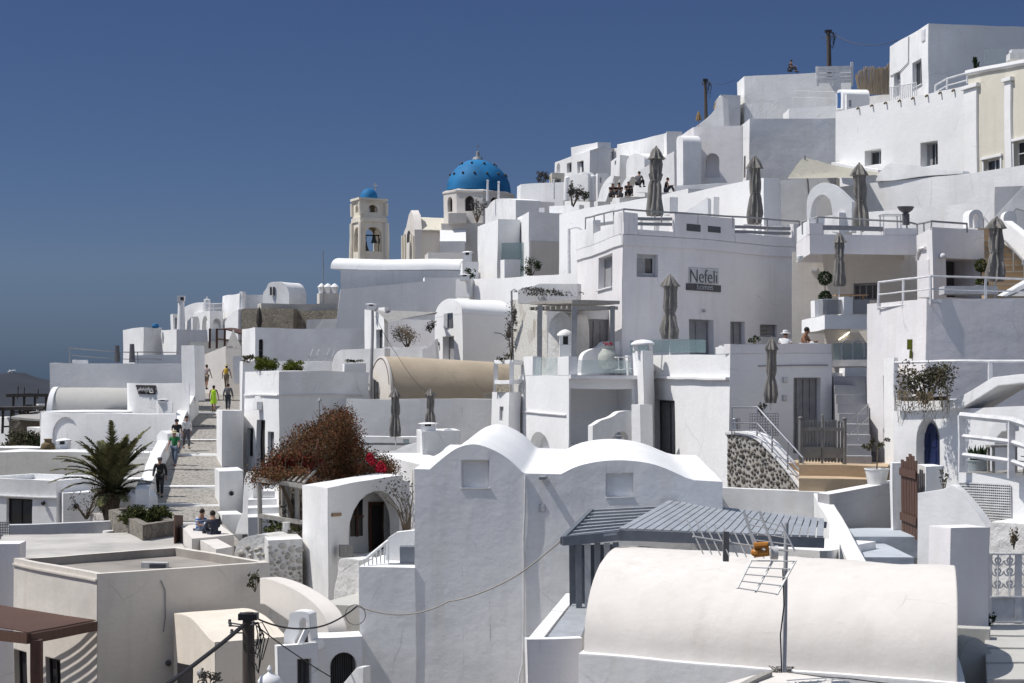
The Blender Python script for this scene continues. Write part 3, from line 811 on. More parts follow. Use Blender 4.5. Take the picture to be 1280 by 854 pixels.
def bell_tower():
    d = 172; cx = 461; p = P(461, 322, d)
    t = thing('bell_tower', 'cream stone bell tower with two pierced storeys and small blue dome', 'bell tower', p)
    A, C, B = XY(440.5, d+2.0), XY(450.5, d), XY(482, d+.7)
    sc = d/F
    def prism(y0, y1, grow, nm, mat='church_cream', hollow=None, ):
        f1, f2 = Face(A, C), Face(C, B); z0, z1 = ZZ(y1,d), ZZ(y0,d)
        ring = [A, C, B, A+B-C]; c = sum(ring, V((0,0)))/4
        ring = [c+(q-c)*(1+grow) for q in ring]
        m = MB()
        if hollow:
            for i in range(4):
                fc = Face(ring[i], ring[(i+1)%4]); w = fc.L*hollow[0]; u0 = (fc.L-w)/2
                h = dict(kind='void0', u0=u0, u1=u0+w, z0=z0+hollow[1], z1=z1-hollow[2], arch=True, d=.5); h['o'] = outline(h['u0'],h['u1'],h['z0'],h['z1'],True)
                wall_face(m, fc, z0, z1, z1, [h])
        else: m.extr([V((q.x,q.y,z0)) for q in ring], V((0,0,z1-z0)))
        return obj(nm, m, mat, t, recalc=not hollow), ring, c, z0, z1
    prism(278, 345, 0, 'wall', hollow=(.64, 2.4, .45))
    prism(272, 278, .10, 'cornice'); prism(269.5, 272, .02, 'cornice')
    prism(253, 269.5, -.04, 'wall', hollow=(.36, .30, .22))
    prism(250.5, 253, .04, 'cornice'); _, ring, c, z0, z1 = prism(247.5, 250.5, .14, 'cornice')
    for i, q in enumerate(ring):                     # corner pilasters
        qq = c+(q-c)*.90
        m = MB(); m.tube([V((qq.x,qq.y,ZZ(345,d))), V((qq.x,qq.y,ZZ(278.2,d)))], .26, 8); m.tube([V((qq.x,qq.y,ZZ(269.3,d))), V((qq.x,qq.y,ZZ(253.2,d)))], .18, 8); obj('pilaster', m, 'church_cream', t)
    m = MB(); R = 10.8*sc; cc = V((c.x, c.y, z1)); m.lathe(cc, [(R,0),(R,R*.30),(R*.92,R*.62),(R*.72,R*.95),(R*.4,R*1.17),(.02,R*1.25)], 24); obj('dome', m, 'blue_dome', t)
    m = MB(); m.bar(cc+V((.6,0,R*1.0)), cc+V((.6,0,R*1.05+.7)), .06); m.bar(cc+V((.38,0,R*1.05+.45)), cc+V((.82,0,R*1.05+.45)), .06); obj('cross', m, 'church_cream', t)
    zb = ZZ(293, d); m = MB(); m.bar(V((c.x-1.2,c.y,zb)), V((c.x+1.3,c.y,zb)), .12); m.bar(V((c.x-.35,c.y,zb-3.6)), V((c.x-.35,c.y,zb+.05)), .08); m.bar(V((c.x+.9,c.y,zb-3.6)), V((c.x+.9,c.y,zb+.05)), .08); m.bar(V((c.x-.4,c.y,zb-2.1)), V((c.x+.95,c.y,zb-2.1)), .1); obj('bell_frame', m, 'dark', t)
    for dx, r, dz in ((-.45,.42,-.15),(.45,.34,.35),(1.0,.2,-.1)):
        m = MB(); m.lathe(V((c.x+dx,c.y,zb-1.2*r/.4-.1+dz)), [(r,0),(r*.85,.12),(r*.55,.5*r/.4),(r*.45,.85*r/.4),(.05,1.05*r/.4)], 14); obj('bell', m, 'bell', t)
bell_tower()

def church():
    d = 172; p = P(585, 320, d); sc = d/F
    t = thing('church', 'white church with studded blue dome and arched drum windows', 'church', p)
    c = P(598, 240, d+2.5); R = 40*sc*1.015
    prof = [(R*1.005,0)]+[(R*math.cos(a)*1.0, R*1.0*math.sin(a)) for a in [math.radians(3+ 84*k/12) for k in range(13)]]
    m = MB(); m.lathe(c, prof, 40); dome = obj('dome', m, 'blue_dome', t)
    for el, n in ((30,14),(55,9)):
        for k in range(n):
            a = 2*math.pi*(k+.3)/n; e = math.radians(el); q = c+V((R*math.cos(e)*math.cos(a), R*math.cos(e)*math.sin(a), R*math.sin(e)))
            s = MB(); s.ball(q+(q-c).normalized()*.06, .12, 6); obj('stud', s, 'wood_dark', dome)
    m = MB(); q = c+V((0,0,R*.99)); m.lathe(q, [(.55,0),(.45,.25),(.2,.3),(.15,.8),(.05,.85)], 12); m.bar(q+V((0,0,.8)), q+V((0,0,1.55)), .05); m.bar(q+V((-.22,0,1.3)), q+V((.22,0,1.3)), .05); obj('cross', m, 'rail_grey', t)
    # octagonal drum
    Ro = 45*sc; ring = [V((c.x+Ro*math.cos(math.radians(a)), c.y+Ro*math.sin(math.radians(a)))) for a in range(190, 550, 45)]
    m = MB(); z0, z1 = ZZ(300,d), c.z-.45
    hs_all = []
    for i in range(8):
        fc = Face(ring[i], ring[(i+1)%8]); w = .95; u0 = (fc.L-w)/2; h = dict(kind='dark', u0=u0,u1=u0+w,z0=ZZ(265,d),z1=ZZ(246,d),arch=True,d=.35,rise=None); h['o'] = outline(u0,u0+w,h['z0'],h['z1'],True)
        wall_face(m, fc, z0, z1, z1, [h]); hs_all.append((fc,h))
    m.poly(*[V((q.x,q.y,z1)) for q in ring]); obj('drum', m, 'warm_light', t, recalc=False)
    for fc, h in hs_all: fill_opening(fc, h, t)
    m = MB(); m.lathe(V((c.x,c.y,c.z-.448)), [(Ro*1.0,0),(Ro*1.03,.12),(Ro*1.03,.30),(R*1.0,.44)], 8, a0=math.radians(190)); obj('cornice', m, 'warm_light', t, angle=20)
    # transept base and nave
    def bx(nm, x0, x1, y0, y1, d0, deep, mat='white', lx=None):
        a, b = XY(x0,d0), XY(x1,d0); m = MB(); m.extr([V((a.x,a.y,ZZ(y1,d0))),V((b.x,b.y,ZZ(y1,d0))),V((b.x,b.y,ZZ(y0,d0))),V((a.x,a.y,ZZ(y0,d0)))], V((lx or 0,deep,0))); obj(nm, m, mat, t)
    bx('wall', 551, 604, 279, 345, d-4.0, 9, 'warm_light')
    bx('wall', 560, 583, 266, 278.8, d-4.5, 8, 'beige_shade')
    bx('wall', 549, 581, 301, 345, d-6, 5, 'white'); 
    m = MB(); a, b = P(549,303,d-6), P(582,303,d-6); m.extr([a, P(549,287,d-4.1), P(582,287,d-4.1), b], V((0,.25,-.15))); obj('roof', m, 'white_clean', t)
    # nave: gabled facade seen obliquely from its lit side
    A, C = (503.5,d+9), (518,d)
    slab(None, [(503.5,340),(503.5,297),(505,290),(508,284),(511,268),(513.5,263),(516,270),(518,287),(518,340)], A, C, .7, mat='warm_light', parent=t, pname='facade')
    f = Face(XY(*A), XY(*C))
    m = MB(); v = V((6.5,2.0,0)); fo = [f.px(505.5,340,.71), f.px(505.5,292,.71), f.px(511.5,273.5,.71), f.px(517.5,288,.71), f.px(517.5,340,.71)]; m.extr(fo, v); obj('nave', m, 'warm_light', t)
    m = MB(); m.extr([f.px(505,291,.72)+V((0,0,.06)), f.px(511.5,272.5,.72)+V((0,0,.06)), f.px(518,288,.72)+V((0,0,.06)), f.px(518,288.8,.72), f.px(511.5,274,.72), f.px(505,292,.72)], v); obj('roof', m, 'cream', t)
    for xx in (510.5,):
        m = MB(); m.extr([f.pt(u,z,-.02) for u,z in outline(f.up(508.6),f.up(513),ZZ(302,d+4),ZZ(288,d+4),True)], V((*(-f.n*.04),0))); obj('window', m, 'void', t)
    for x in (504.3, 507.2, 514.6, 517.4):
        m = MB(); m.tube([f.px(x,340,-.1), f.px(x,291+abs(x-511)*.6,-.1)], .16, 6); obj('pilaster', m, 'church_cream', t)
church()

# ======================================================= 2 right skyline
r = house('tall white box house against the sky at the top of the hill', [(1112,120),(1161,112),(1310,113.5)], 30, 140, mat='white', ops=[
    O('win',1140.6,76,1152.4,108,0,mull=(1,0),d=.3,sill=True), O('door',1117.5,91,1125,121,0,mull=(1,1),d=.3)])
fc = face_of(r,0); m = MB(); m.tube([fc.px(1162-48,96,-.05), fc.px(1125,90,-.05), fc.px(1136.5,78,-.05), fc.px(1137,46,-.05)], .03, 5); obj('drain_pipe', m, 'rail_grey', r)
block(r, 'vent', (1112,120),(1161,112), 1153.5,1157.5, 38,52, .06, .1, 'rail_white')
r = railing('white picket balustrade in front of the tall white box house', [(1112,109.5,117),(1130,107,113.5),(1146,104,111)], 1.0, 'rail_white', (1,.1), .42, .03, .03)
r = house('long bright white house front with two deep square windows', [(1045,107.8),(1209,98)], 107, 214, mat='white_clean', thick=6, ops=[
    O('win',1082,187.5,1102,206,0,d=.55,frame='frame_grey'), O('win',1150.5,176.5,1172,206.5,0,d=.55)])
m = MB(); fc = face_of(r)
for k in range(9):
    x = 1074+k*17; q = fc.px(x, 141.5-(x-1045)*.196+ .4, .12); mm = MB(); mm.tube([q, q+V((*(fc.n*.22),.02)), q+V((*(fc.n*.30),-.06))], .055, 6); obj('spout', mm, 'terracotta', r)
railing('white handrail sloping along the top of the long white house', [(1168,107,101),(1183,99,100),(1208,92,99)], .55, 'rail_white', (1,.3), 1.5, .05, .06)
slab('white sloping eave ledge under the long bright house', [(1040,207),(1040,203),(1098,212),(1098,217)], (1040,107.2),(1098,103), .6)
r = house('cream plaster house with white capped pilasters at the right edge', [(1210,97.2),(1300,90.8)], [92,73.5], 222, mat='cream', thick=6, ops=[
    O('win',1230,199,1250,222,0,d=.25,frame='frame_white',trim='white_clean'), O('win',1267,176,1289,222,0,d=.3,frame='frame_white',pane='dark',trim='white_clean',mull=(1,2))])
A, B = (1210,97.2),(1300,90.8)
for x0, x1, yc in ((1207.5,1223.5,106.5),(1257.5,1265.5,97.5)):
    block(r, 'pilaster', A, B, x0, x1, yc+5, 224, .14, .15, 'white_clean'); block(r, 'capital', A, B, x0-1.5, x1+2, yc, yc+4.6, .26, .3, 'white_clean')
fc = face_of(r); m = MB(); a, b = fc.px(1209,92), fc.px(1299,73.8); nv = V((*fc.n,0)); m.extr([a+V((0,0,.12)), a+nv*.16+V((0,0,.12)), a+nv*.18-V((0,0,.06)), a+nv*.08-V((0,0,.16)), a-V((0,0,.16))], b-a); obj('cornice', m, 'white_clean', r)
bush('dark round shrub on the cornice of the cream house', 1217, 88, 98, .55, .75, leaf='dark_leaf', n=260, size=.07, clumps=5, seed=2)
m = MB(); g = P(1229,81,100); m.box(g, (1.2,-.1,0), (0,.03,0), (0,0,.85)); tag(obj('glass_panel', m, 'glass_clear', None, g, angle=0), 'greenish glass windbreak panel on the cream house roof', 'glass panel')
m = MB(); g = P(1262,75,97); m.box(g, (.9,-.1,0), (0,.8,0), (0,0,.35)); m.box(g+V((.1,.1,.352)), (.7,-.08,0), (0,.5,0), (0,0,.2)); tag(obj('planter_box', m, 'frame_white', None, g, angle=0), 'white stepped planter box on the cream house roof', 'planter')

r = house('big plain grey-shaded wall block below the skyline roofs', [(926,115.5),(936.5,112.3),(1050,112.2)], 148, 232, mat='cool', ops=[O('door',926.8,197,929,222,0,d=.2,frame='wood_brown'),O('door',930.4,195,932.6,222,0,d=.2,frame='wood_brown')])
r = house('wide pale upper house with flat roof on the skyline', [(922,131),(931,128.2),(1064,125.6)], 88, 155, mat='white', ops=[])
house('pale curved-shoulder roof block beside the skyline pole', [(893,131),(901,127.5),(926,128)], 118, 158, mat='white', thick=3)
slab('white curved buttress climbing to the pale skyline block', smooth_curve([(862,165),(872,157),(884,147),(893,137),(897,124),(904,120)],4)+[(906,165)], (862,122),(906,121), 1.2)
r = house('low white terrace parapet with a planter under the wide pale house', [(978,122),(986,119.3),(1048,118)], 132, 155, mat='white_clean', thick=2)
railing('thin white stair rail on the terrace of the wide pale house', [(941,146,119),(958,138,119.5),(972,126,120)], .9, 'rail_white', (1,.6), 1.6, .018, .015)
railing('thin white rail looping beside the skyline terrace stair', [(938,134,120),(941,129,120.2),(950,127,120.5),(966,126.5,121)], .8, 'rail_white', (1,), 1.6, .018, .015)
railing('thin white terrace rail left of the small vaulted roof', [(992,114,121),(1044,115,120)], 1.1, 'rail_white', (1,.6), 1.6, .02, .015)
t = thing('wooden_screen', 'white slatted wooden screen on the skyline beside the pole', 'screen', P(1043,108,124))
for x, y0 in ((1021,83),(1041,83),(1065,78)):
    m = MB(); p = P(x,108,124); m.cbox(p,.16,.16,(108-y0)/F*124); obj('post', m, 'frame_white', t, angle=0)
for y in (85,89,94,98.5,102.5):
    m = MB(); m.bar(P(1021.5,y,123.9), P(1064.5,y-.5,123.9), .06, .2); obj('slat', m, 'frame_white', t, angle=0)
t = MB(); random.seed(5)
for k in range(92):
    x = 1074+k*.41; p = P(x, 119, 121); h = 1.25+.012*k+random.uniform(-.12,.12)+ .25*math.sin(k*.07); t.tube([p, p+V((random.uniform(-.05,.05)-.006*(46-k),random.uniform(-.05,.05),h))], .028, 5)
tag(obj('bamboo_fence', t, 'bamboo', None, P(1092,119,121)), 'brown bamboo reed fence left of the tall white box house', 'fence')
# small vault with a blue door
A, B = (1045,117.5),(1053,115.5)
t = thing('vaulted_hut', 'tiny white vaulted hut with a blue door under the slatted screen', 'hut', P(1048,134,117))
slab(None, [(1045,138),(1045,119)]+arc(1045,119,1053,118,112.5,10)+[(1053,138)], A, B, parent=t, vec=V((1.75,.1,0)), pname='vault', mat='white_clean')
fc = Face(XY(*A),XY(*B)); m = MB(); m.extr([fc.px(1046.3,136,-.02),fc.px(1050.6,136,-.02),fc.px(1050.6,116.5,-.02),fc.px(1046.3,116.5,-.02)], V((*(-fc.n*.04),0))); obj('door', m, 'blue_paint', t, angle=0)
house('small white cube house right of the tiny vaulted hut', [(1052,118),(1058,114.6),(1085,115)], 118, 150, mat='white_clean', thick=2, ops=[O('win',1061,126,1064,134,1,d=.2)])
person('person leaning over the flat skyline roof, dark blue top', 987, 89.5, 128.5, 60, 'sit', top='cloth_navy', legs='cloth_navy', h=1.6)

house('white wall linking the tiny hut and the tall white box house', [(1068,123),(1120,121)], 117.5, 150, name='wall', cat='wall', mat='white', thick=.6)
utility_pole('dark utility pole rising beside the slatted screen on the skyline', 1036, 37, 100, 126, .16)
utility_pole('small dark utility pole behind the curved skyline buttress', 882, 99, 150, 131, .12)
cable('thin black cable from the skyline pole towards the tall white box house', [(1040,41,126),(1122,50,122)], .6, .022)
cable('thin dark cable leaving the smaller skyline pole', [(884,101,131),(920,100,128)], .3, .015)

# niche block and neighbours
r = house('white block with a large dark arched niche in its shaded wall', [(850,114),(867,110.4),(928,109.4)], 157, 240, mat='mauve', ops=[
    O('niche',880,192,898.5,222,1,arch=True,d=.6), O('door',855,199,858.6,226,0,d=.25,frame='dark_grey')])
slab('rounded white corner pier left of the arched niche block', [(845,240)]+arc(845,178,853,178,170,8)+[(853,240)], (845,110),(853,109), 1.2, name='pier', cat='pier')
parasol('straw parasol, closed, left of the curved skyline buttress', 873.5, 139, 157, 115, 7, 'straw', 'folded straw parasols')
parasol('straw parasol, half closed, on the pale skyline terrace', 898, 122, 144, 122, 12, 'straw', 'folded straw parasols')

# H8 upper mid house
A, C = (694,158),(737,150)
r = house('white house with three small openings and a rounded shoulder roof', [(694,158),(737,150),(766,151.5)], 189, 232, mat='white_clean', ops=[
    O('niche',696.3,204.5,700.2,217,0,arch=True,d=.4), O('win',708.5,204.5,714,217,0,d=.3), O('door',721,202.5,729,217,0,d=.3,frame='dark_grey')])
fc = face_of(r,0); m = MB(); v = V((XY(766,151.5)-XY(737,150)).to_3d())
m.extr([fc.pt(0.002,r['_z']+.004), fc.pt(fc.L-.002,r['_z']+.004), fc.pt(fc.L*.98,r['_z']+.35,1.2), fc.pt(fc.L*.25,r['_z']+.5,1.2)], v*.93); obj('roof_slope', m, 'white_clean', r)
house('low white roof block on top of the rounded shoulder house', [(714,154),(747,150.5),(764,151)], 178.5, 200, mat='white_clean')
house('grey side wall house behind the rounded shoulder house', [(764,152),(778,150),(800,151)], 184, 232, mat='cool')
house('small white gable block with a tiny window slit', [(764,143),(775.5,139),(804,141)], 193, 240, mat='white', ops=[O('win',769,200,771,205,0,d=.2)])
house('long stepped white roof rising toward the right on the skyline', [(772,147),(776,144),(835,136)], [181,180,166], 215, mat='white')
house('white square skyline block at the end of the stepped roof', [(830,134),(834,131),(853,131)], 165, 230, mat='cool')
A, B = (783,134),(806,131)
slab('white barrel vault wall below the stepped skyline roof', [(783,245),(783,208)]+arc(783,206,806,200,192,10)+[(806,245)], A, B, 3, name='vaulted_house', cat='vaulted house')
slab('white diagonal stair parapet climbing right of the vault wall', [(796,240),(796,214),(843,190),(843,196),(843,240)], (796,126),(843,123), .4)
# cylinders and blocks around H10
house('grey-white terrace block on the skyline right of the blue dome', [(647,142),(651,140.2),(706,138.6)], 227.5, 262, mat='cool', ops=[])
block_r = house('small beige roof hut with a dark low window behind the grey-white terrace', [(687,147),(690,145),(706,145.5)], 216, 235, mat='cream', ops=[O('win',691.5,223.5,701,229,1,d=.2)])
bush('dry grey shrub on the skyline beside the beige roof hut', 680, 229, 146, 1.3, 1.1, leaf='grey_leaf', n=420, size=.08, seed=4)
for x0, x1, y0, y1, dd, lb in ((705,713,221,252,133,'white round chimney cylinder right of the grey-white terrace'),(736,746,218,252,132,'white round cylinder turret beside the sloped parapet')):
    c = P((x0+x1)/2, y1, dd); R = (x1-x0)/2/F*dd; t = thing('turret', lb, 'turret', c); h = (y1-y0)/F*dd
    m = MB(); m.lathe(c, [(R,0),(R,h*.9)], 20); obj('wall', m, 'white_clean', t); m = MB(); m.lathe(c+V((0,0,h*.9+.002)), [(R*1.0,0),(R*.85,h*.06),(R*.3,h*.1)], 20); obj('cap', m, 'white_clean', t)
slab('white scalloped chapel-like gable between the two round turrets', [(713,252),(713,224)]+arc(713,223,726,221,217,8)+arc(726,221,736,221,214,8)+[(736,252)], (713,132.5),(736,131.5), .8)
slab('bright white curved stair parapet beside the right round turret', smooth_curve([(747,252),(750,240),(755,228),(763,219)],4)+[(768,219),(764,232),(757,252)], (747,128),(768,126), .5)
slab('bright white curved stair parapet right of the seated group', smooth_curve([(772,246),(775,236),(780,226),(786,219)],4)+[(790,220),(784,232),(780,246)], (772,124),(790,122), .5)
house('small white house wall with a slit beside the round turret', [(744,136),(748,134),(762,134.5)], 216, 250, mat='white', ops=[O('win',751,222,753,229,1,d=.2)])
bush('dark grey shrub below the round turrets', 716, 257, 122, 1.6, 1.3, leaf='grey_leaf', n=420, size=.08, seed=5)
bush('tall dried plant stalk clump in front of the scalloped gable', 714, 256, 120, .5, 1.9, leaf='grey_leaf', n=320, size=.07, clumps=7, seed=6)
bush('dark potted bushes between the two round turrets', 730, 250, 123, .8, .6, leaf='dark_leaf', n=260, size=.07, seed=7)
for i, (x, y, dd, fd, kw, lb) in enumerate([
    (765,246,112,20,dict(pose='sit',top='cloth_black',legs='cloth_black',hat='cloth_white'),'seated person in black with a pale hat, nearest the curved parapet'),
    (775,246,112,-30,dict(pose='sit',top='cloth_black',legs='cloth_grey'),'seated person in black, bareheaded, middle of the upper path group'),
    (785,244,112,10,dict(pose='sit',top='cloth_navy',legs='cloth_black',cap='cloth_white'),'seated person in navy with a white cap on the upper path'),
    (798,231,116,150,dict(pose='sit',top='cloth_grey',legs='cloth_black'),'person in grey sitting on the upper stair left of the tall folded parasol'),
    (832,239.5,113,80,dict(pose='sit',top='cloth_black',legs='cloth_navy'),'person in black sitting at the upper path wall, right of the tall parasol')]):
    person(lb, x, y, dd, fd, **kw)
# sloping white path wall H12 and walls under it
house('long bright sloping parapet wall of the upper path', [(700,116),(860,100)], [268,236], 300, name='wall', cat='wall', mat='white_clean', thick=1.2)
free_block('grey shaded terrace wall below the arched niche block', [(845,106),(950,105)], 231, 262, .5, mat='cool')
house('bright white sloping wall right of the tall folded parasol', [(855,99),(955,91)], [243,222], 300, name='wall', cat='wall', mat='white_clean', thick=1)
for x0,x1,y0,y1,dd,lb in ((838,848,246,262,95,'small white cube pier on the sloping path wall, left one'),(893,900,246,266,93,'small white cube pier on the sloping path wall, right one')):
    free_block(lb, [(x0,dd),(x1,dd+.2)], y0, y1+6, .6, 'pier', 'pier', 'cool')
slab('white slanted stair cheek behind the terrace parapet', [(840,276),(884,247),(886,249),(886,285),(840,285)], (840,90),(886,89), .35)

# sail, right terrace walls
house('stepped upper white terrace wall sweeping across below the long bright house', [(1040,95),(1300,86)], [236,205], 290, name='wall', cat='wall', mat='cool', thick=1.2)
house('lower white terrace wall with sloping lit ledge behind the folded parasols', [(1020,90.5),(1300,81)], [272,246], 310, name='wall', cat='wall', mat='white', thick=1.0)
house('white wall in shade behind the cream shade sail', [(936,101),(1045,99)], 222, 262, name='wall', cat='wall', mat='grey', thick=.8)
slab('white curved canopy roof edge below the two deep square windows', smooth_curve([(1095,228),(1100,218),(1107,209),(1115,204)],4)+[(1204,213),(1204,216),(1165,219),(1112,227)], (1095,92.75),(1204,89.15), .6, name='canopy', cat='canopy')
m = MB(); q = [P(1005,197,97),P(1045,208,103),P(1105,217,100),P(1070,224,90),P(985,223,90)]; c = sum(q,V((0,0,0)))/5-V((0,0,.12))
for a,b in zip(q,q[1:]+q[:1]): m.poly(a,b,c)
t = thing('shade_sail', 'cream shade sail stretched below the long bright house', 'shade sail', P(1005,270,96)); o = obj('sail', m, 'sail_cream', t, angle=60)
m = MB(); m.tube([P(1012,268,95.5),P(1005.5,196,96.5)], .10, 10); obj('post', m, 'rail_grey', t)
# white arched flying buttress
pl = [(1010,290)]+smooth_curve([(1009.5,262),(1010.5,247),(1016,235),(1028,228),(1040,229.5),(1051.5,238),(1066,252)],4)+[(1066,290),(1041.5,290)]+smooth_curve([(1041.5,268),(1039,253),(1034,245),(1027,243),(1020,248),(1016,258),(1014.5,270)],4)+[(1014.5,290)]
slab('white curved arch rising behind the railing of the middle terrace', pl, (1010,85),(1066,84), .7, name='arch', cat='arch', mat='white_clean')
house('small white altar-like block with a flower pot behind the railing', [(1046,86),(1050,84),(1066,84.3)], 265, 296, mat='white_clean', thick=1.2, name='pier', cat='pier')

# ======================================================= 3 middle left: white terraces under the church
r = house('white house half with teal glass, left of the twin cube blocks', [(597,132),(622,125),(650,126)], 274, 352, mat='white')
r = house('twin white cube block with a dirty grey band', [(646,128),(661.5,122.5),(724,124)], 265, 352, mat='white')
block(r, 'grey_band', (661.5,122.5),(724,124), 662.5, 722, 302, 351, .06, .12, 'beige_shade')
m = MB(); g = P(627,346,124.6); m.box(g, (1.6,.02,0), (0,.05,0), (0,0,2.35)); tag(obj('glass_panel', m, 'glass_teal', None, g, angle=0), 'teal glass screen between the white cube blocks', 'glass panel')
free_block('small white pier in front of the teal glass screen', [(631,121),(651,121.4)], 325, 350, .8, 'pier', 'pier', 'white_clean')
bush('dark bushy shrub at the foot of the twin cube block', 664, 346, 119.5, 1.5, 1.35, leaf='dark_leaf', n=600, size=.07, seed=8)
house('white roof house with stepped gable behind the twin cube blocks', [(607,140),(645,134),(694,136)], 251, 300, mat='mauve', ops=[O('win',619,267,622,273,0,d=.2)])
slab('rounded white shoulder roof rising behind the cube blocks', [(607,290),(607,266)]+smooth_curve([(609,262),(614,254),(622,249),(634,249),(645,251)],4)+[(645,290)], (607,139.2),(645,133.2), 2, name='vaulted_house', cat='vaulted house')
free_block('small white parapet stub on the roof of the twin cube block', [(673,129),(680,129)], 261, 268, .5, 'pier', 'pier')
free_block('white parapet block on the roof right of the twin cube block', [(686,128.5),(724,127)], 259, 268, .6, mat='white')
for x, y0, y1, dd, lb in ((610,226,252,137,'thin white mast against the blue dome, left one'),(624,228,252,136.6,'thin white mast against the blue dome, right one'),(693,226,250,136,'thin white mast on the grey-white terrace')):
    p, q = P(x,y1,dd), P(x,y0,dd); m = MB(); m.tube([p,q],[.09,.07],8); m.lathe(q,[(.10,0),(.10,.06),(.02,.1)],8); tag(obj('mast', m, 'rail_white', None, p), lb, 'mast')
lamp_post('white leaning lamp post before the twin cube block', 712, 287, 343, 112, .7, .09, 'rail_white')
bush('bare dry bush clinging to the wall under the blue dome', 596, 279, 160, 2.2, 2.6, leaf='grey_leaf', n=350, size=.09, seed=9)

# long white vault M12
A, C = (426,131),(430,126)
d12 = 124
t = thing('vaulted_house', 'long low white barrel vault below the bell tower', 'vaulted house', P(500,360,d12))
fl = Face(XY(430,d12), XY(579,d12+1)); zs, zt = ZZ(336,d12), ZZ(320.5,d12); ax = XY(579,d12+1)-XY(430,d12)
prof = [V((XY(430,d12).x+ (1.5 if False else 0), d12, zs))]; W = 4.2
pr = []
for k in range(13):
    a = math.pi*k/12; s = (1-math.cos(a))/2*W; pr.append(V((XY(430,d12).x-.9+.25*s, d12+s, zs+(zt-zs)*math.sin(a)**.8)))
m = MB(); m.extr(pr, V((ax.x+.6,ax.y,0))); obj('roof', m, 'white_clean', t)
a0, a1 = XY(426,d12-.12), XY(578,d12+.9); m = MB(); m.extr([V((a0.x,a0.y,ZZ(375,d12))),V((a1.x,a1.y,ZZ(375,d12))),V((a1.x,a1.y,zs-.05)),V((a0.x,a0.y,zs-.02))], V((0,4.3,0))); obj('wall', m, 'cool', t)
slab('broad white retaining wall with a curved left edge below the long vault', smooth_curve([(416,440),(417,424),(421,404),(424,380),(426,361)],3)+[(480,355.5),(530,352),(530,347),(574,347),(574,440)], (416,120),(574,121), 1.2, mat='cool')
house('bright white terrace slope left of the grey corner house', [(571,120.5),(722,103)], [351,341], 400, name='wall', cat='wall', mat='white_clean', thick=2.5)
chimney('small white arched chimney at the end of the long vault roof', 584, 314, 328, 119, .55)
chimney('small white square chimney on the white terrace edge', 581, 343, 352, 117, .6)
house('white cube stub with shaded front beside the arched chimney', [(575,122),(578,120),(598,120.5)], 327, 352, mat='white')
house('low cream roof house between church and long vault', [(531,133),(536,130),(585,131)], 316, 345, mat='warm_light')
bush('dark shrub below the arched chimney', 588, 349, 118, .9, .8, leaf='dark_leaf', n=300, size=.07, seed=10)
free_block('white sloping pier under the square chimney', [(570,117.6),(588,117.2)], 350, 372, .8, 'pier', 'pier', 'white_clean')

# small arched two-storey house M10
A, C, B = (544.5,109),(578.5,103),(640,106)
r = house('narrow white arched house with two stacked dark openings', [A,C,B], 392, 455, mat='white_clean', ops=[
    O('door',554,419.5,567.5,451,0,d=.45,frame='door_grey')])
fc = face_of(r,0); z0 = r['_z']+.003; L = fc.L
ol = outline(.02, L-.02, z0, ZZ(373.2, fc.depth(560)), True, 16, rise=L*.62)
m = MB(); wv = V((XY(*B)-XY(*C)).to_3d()); m.extr([fc.pt(u,z) for u,z in ol], wv*.985); o = obj('vault', m, 'white_clean', r)
h = dict(O('win',557,390.8,567,408.5,0)); u0,u1,z0_,z1_ = fc.rect(557,391,567,409); m = MB(); m.extr([fc.pt(u,z,-.03) for u,z in outline(u0,u1,z0_,z1_,False)], V((*(-fc.n*.02),0))); w = obj('window', m, 'pane', r, angle=0)
m = MB(); m.box(fc.pt(u0,z0_,-.075), fc.pt(u0+.45*(u1-u0),z0_,-.075)-fc.pt(u0,z0_,-.075), V((*(-fc.n*.04),0)), (0,0,z1_-z0_)); obj('shutter', m, 'frame_grey', w, angle=0)
m = MB(); m.ball(fc.px(550,429,-.12), .14, 6); obj('wall_lamp', m, 'dark', r)
m = MB(); q = Face(XY(*C),XY(*B)); m.tube([q.px(617,415,-.02), q.px(619,416,-.4), q.px(625,422,-.5)], .03, 5); obj('lamp_bracket', m, 'rail_grey', r)
# tower with sail
r = house('white tapering tower stub with a dark door beside the lamp pole', [(456.5,106),(481,101.5),(486,102)], 385, 445, mat='white', ops=[O('door',471.5,413,478.8,438,0,d=.3,frame='dark_grey')])
chimney('small white chimney on the tapering tower stub', 465, 381, 389, 103, .5)
house('beige-grey courtyard wall behind the dry bush', [(478,110),(548,109)], 399, 452, name='wall', cat='wall', mat='mauve', thick=1)
m = MB(); q = [P(470,389,101.5),P(548,390,104),P(546,392,107),P(486,403,100)]; m.poly(q[0],q[3],q[1]); m.poly(q[1],q[2],q[3]); m.v = m.v; tag(obj('shade_sail', m, 'sail_grey', None, q[0], angle=0), 'grey triangular shade sail between tower stub and arched house', 'shade sail')
house('white curved parapet in front of the dry courtyard bush', [(478,99.5),(530,98.5)], 433, 470, name='wall', cat='wall', mat='white', thick=.5)
slab('white parapet curving up into the narrow arched house', [(528,470),(528,436),(536,434),(541,430),(545,424),(548,470)], (528,98.4),(548,98.2), .5)
bush('dry leafless twiggy bush in the beige courtyard', 510, 434, 103, 2.1, 1.25, leaf='dry_leaf', n=1500, size=.045, clumps=16, seed=12)
bush('dark thin shrub beside the narrow arched house', 539, 415, 104, .8, .7, leaf='grey_leaf', n=220, size=.06, seed=13)
lamp_post('grey street lamp pole at the gold vault corner', 464.5, 388, 502, 90, .1, .07)
cable('thin cable drooping from the lamp pole over the gold vault', [(468,396,90.5),(495,443,91),(532,489,87)], .15, .012)

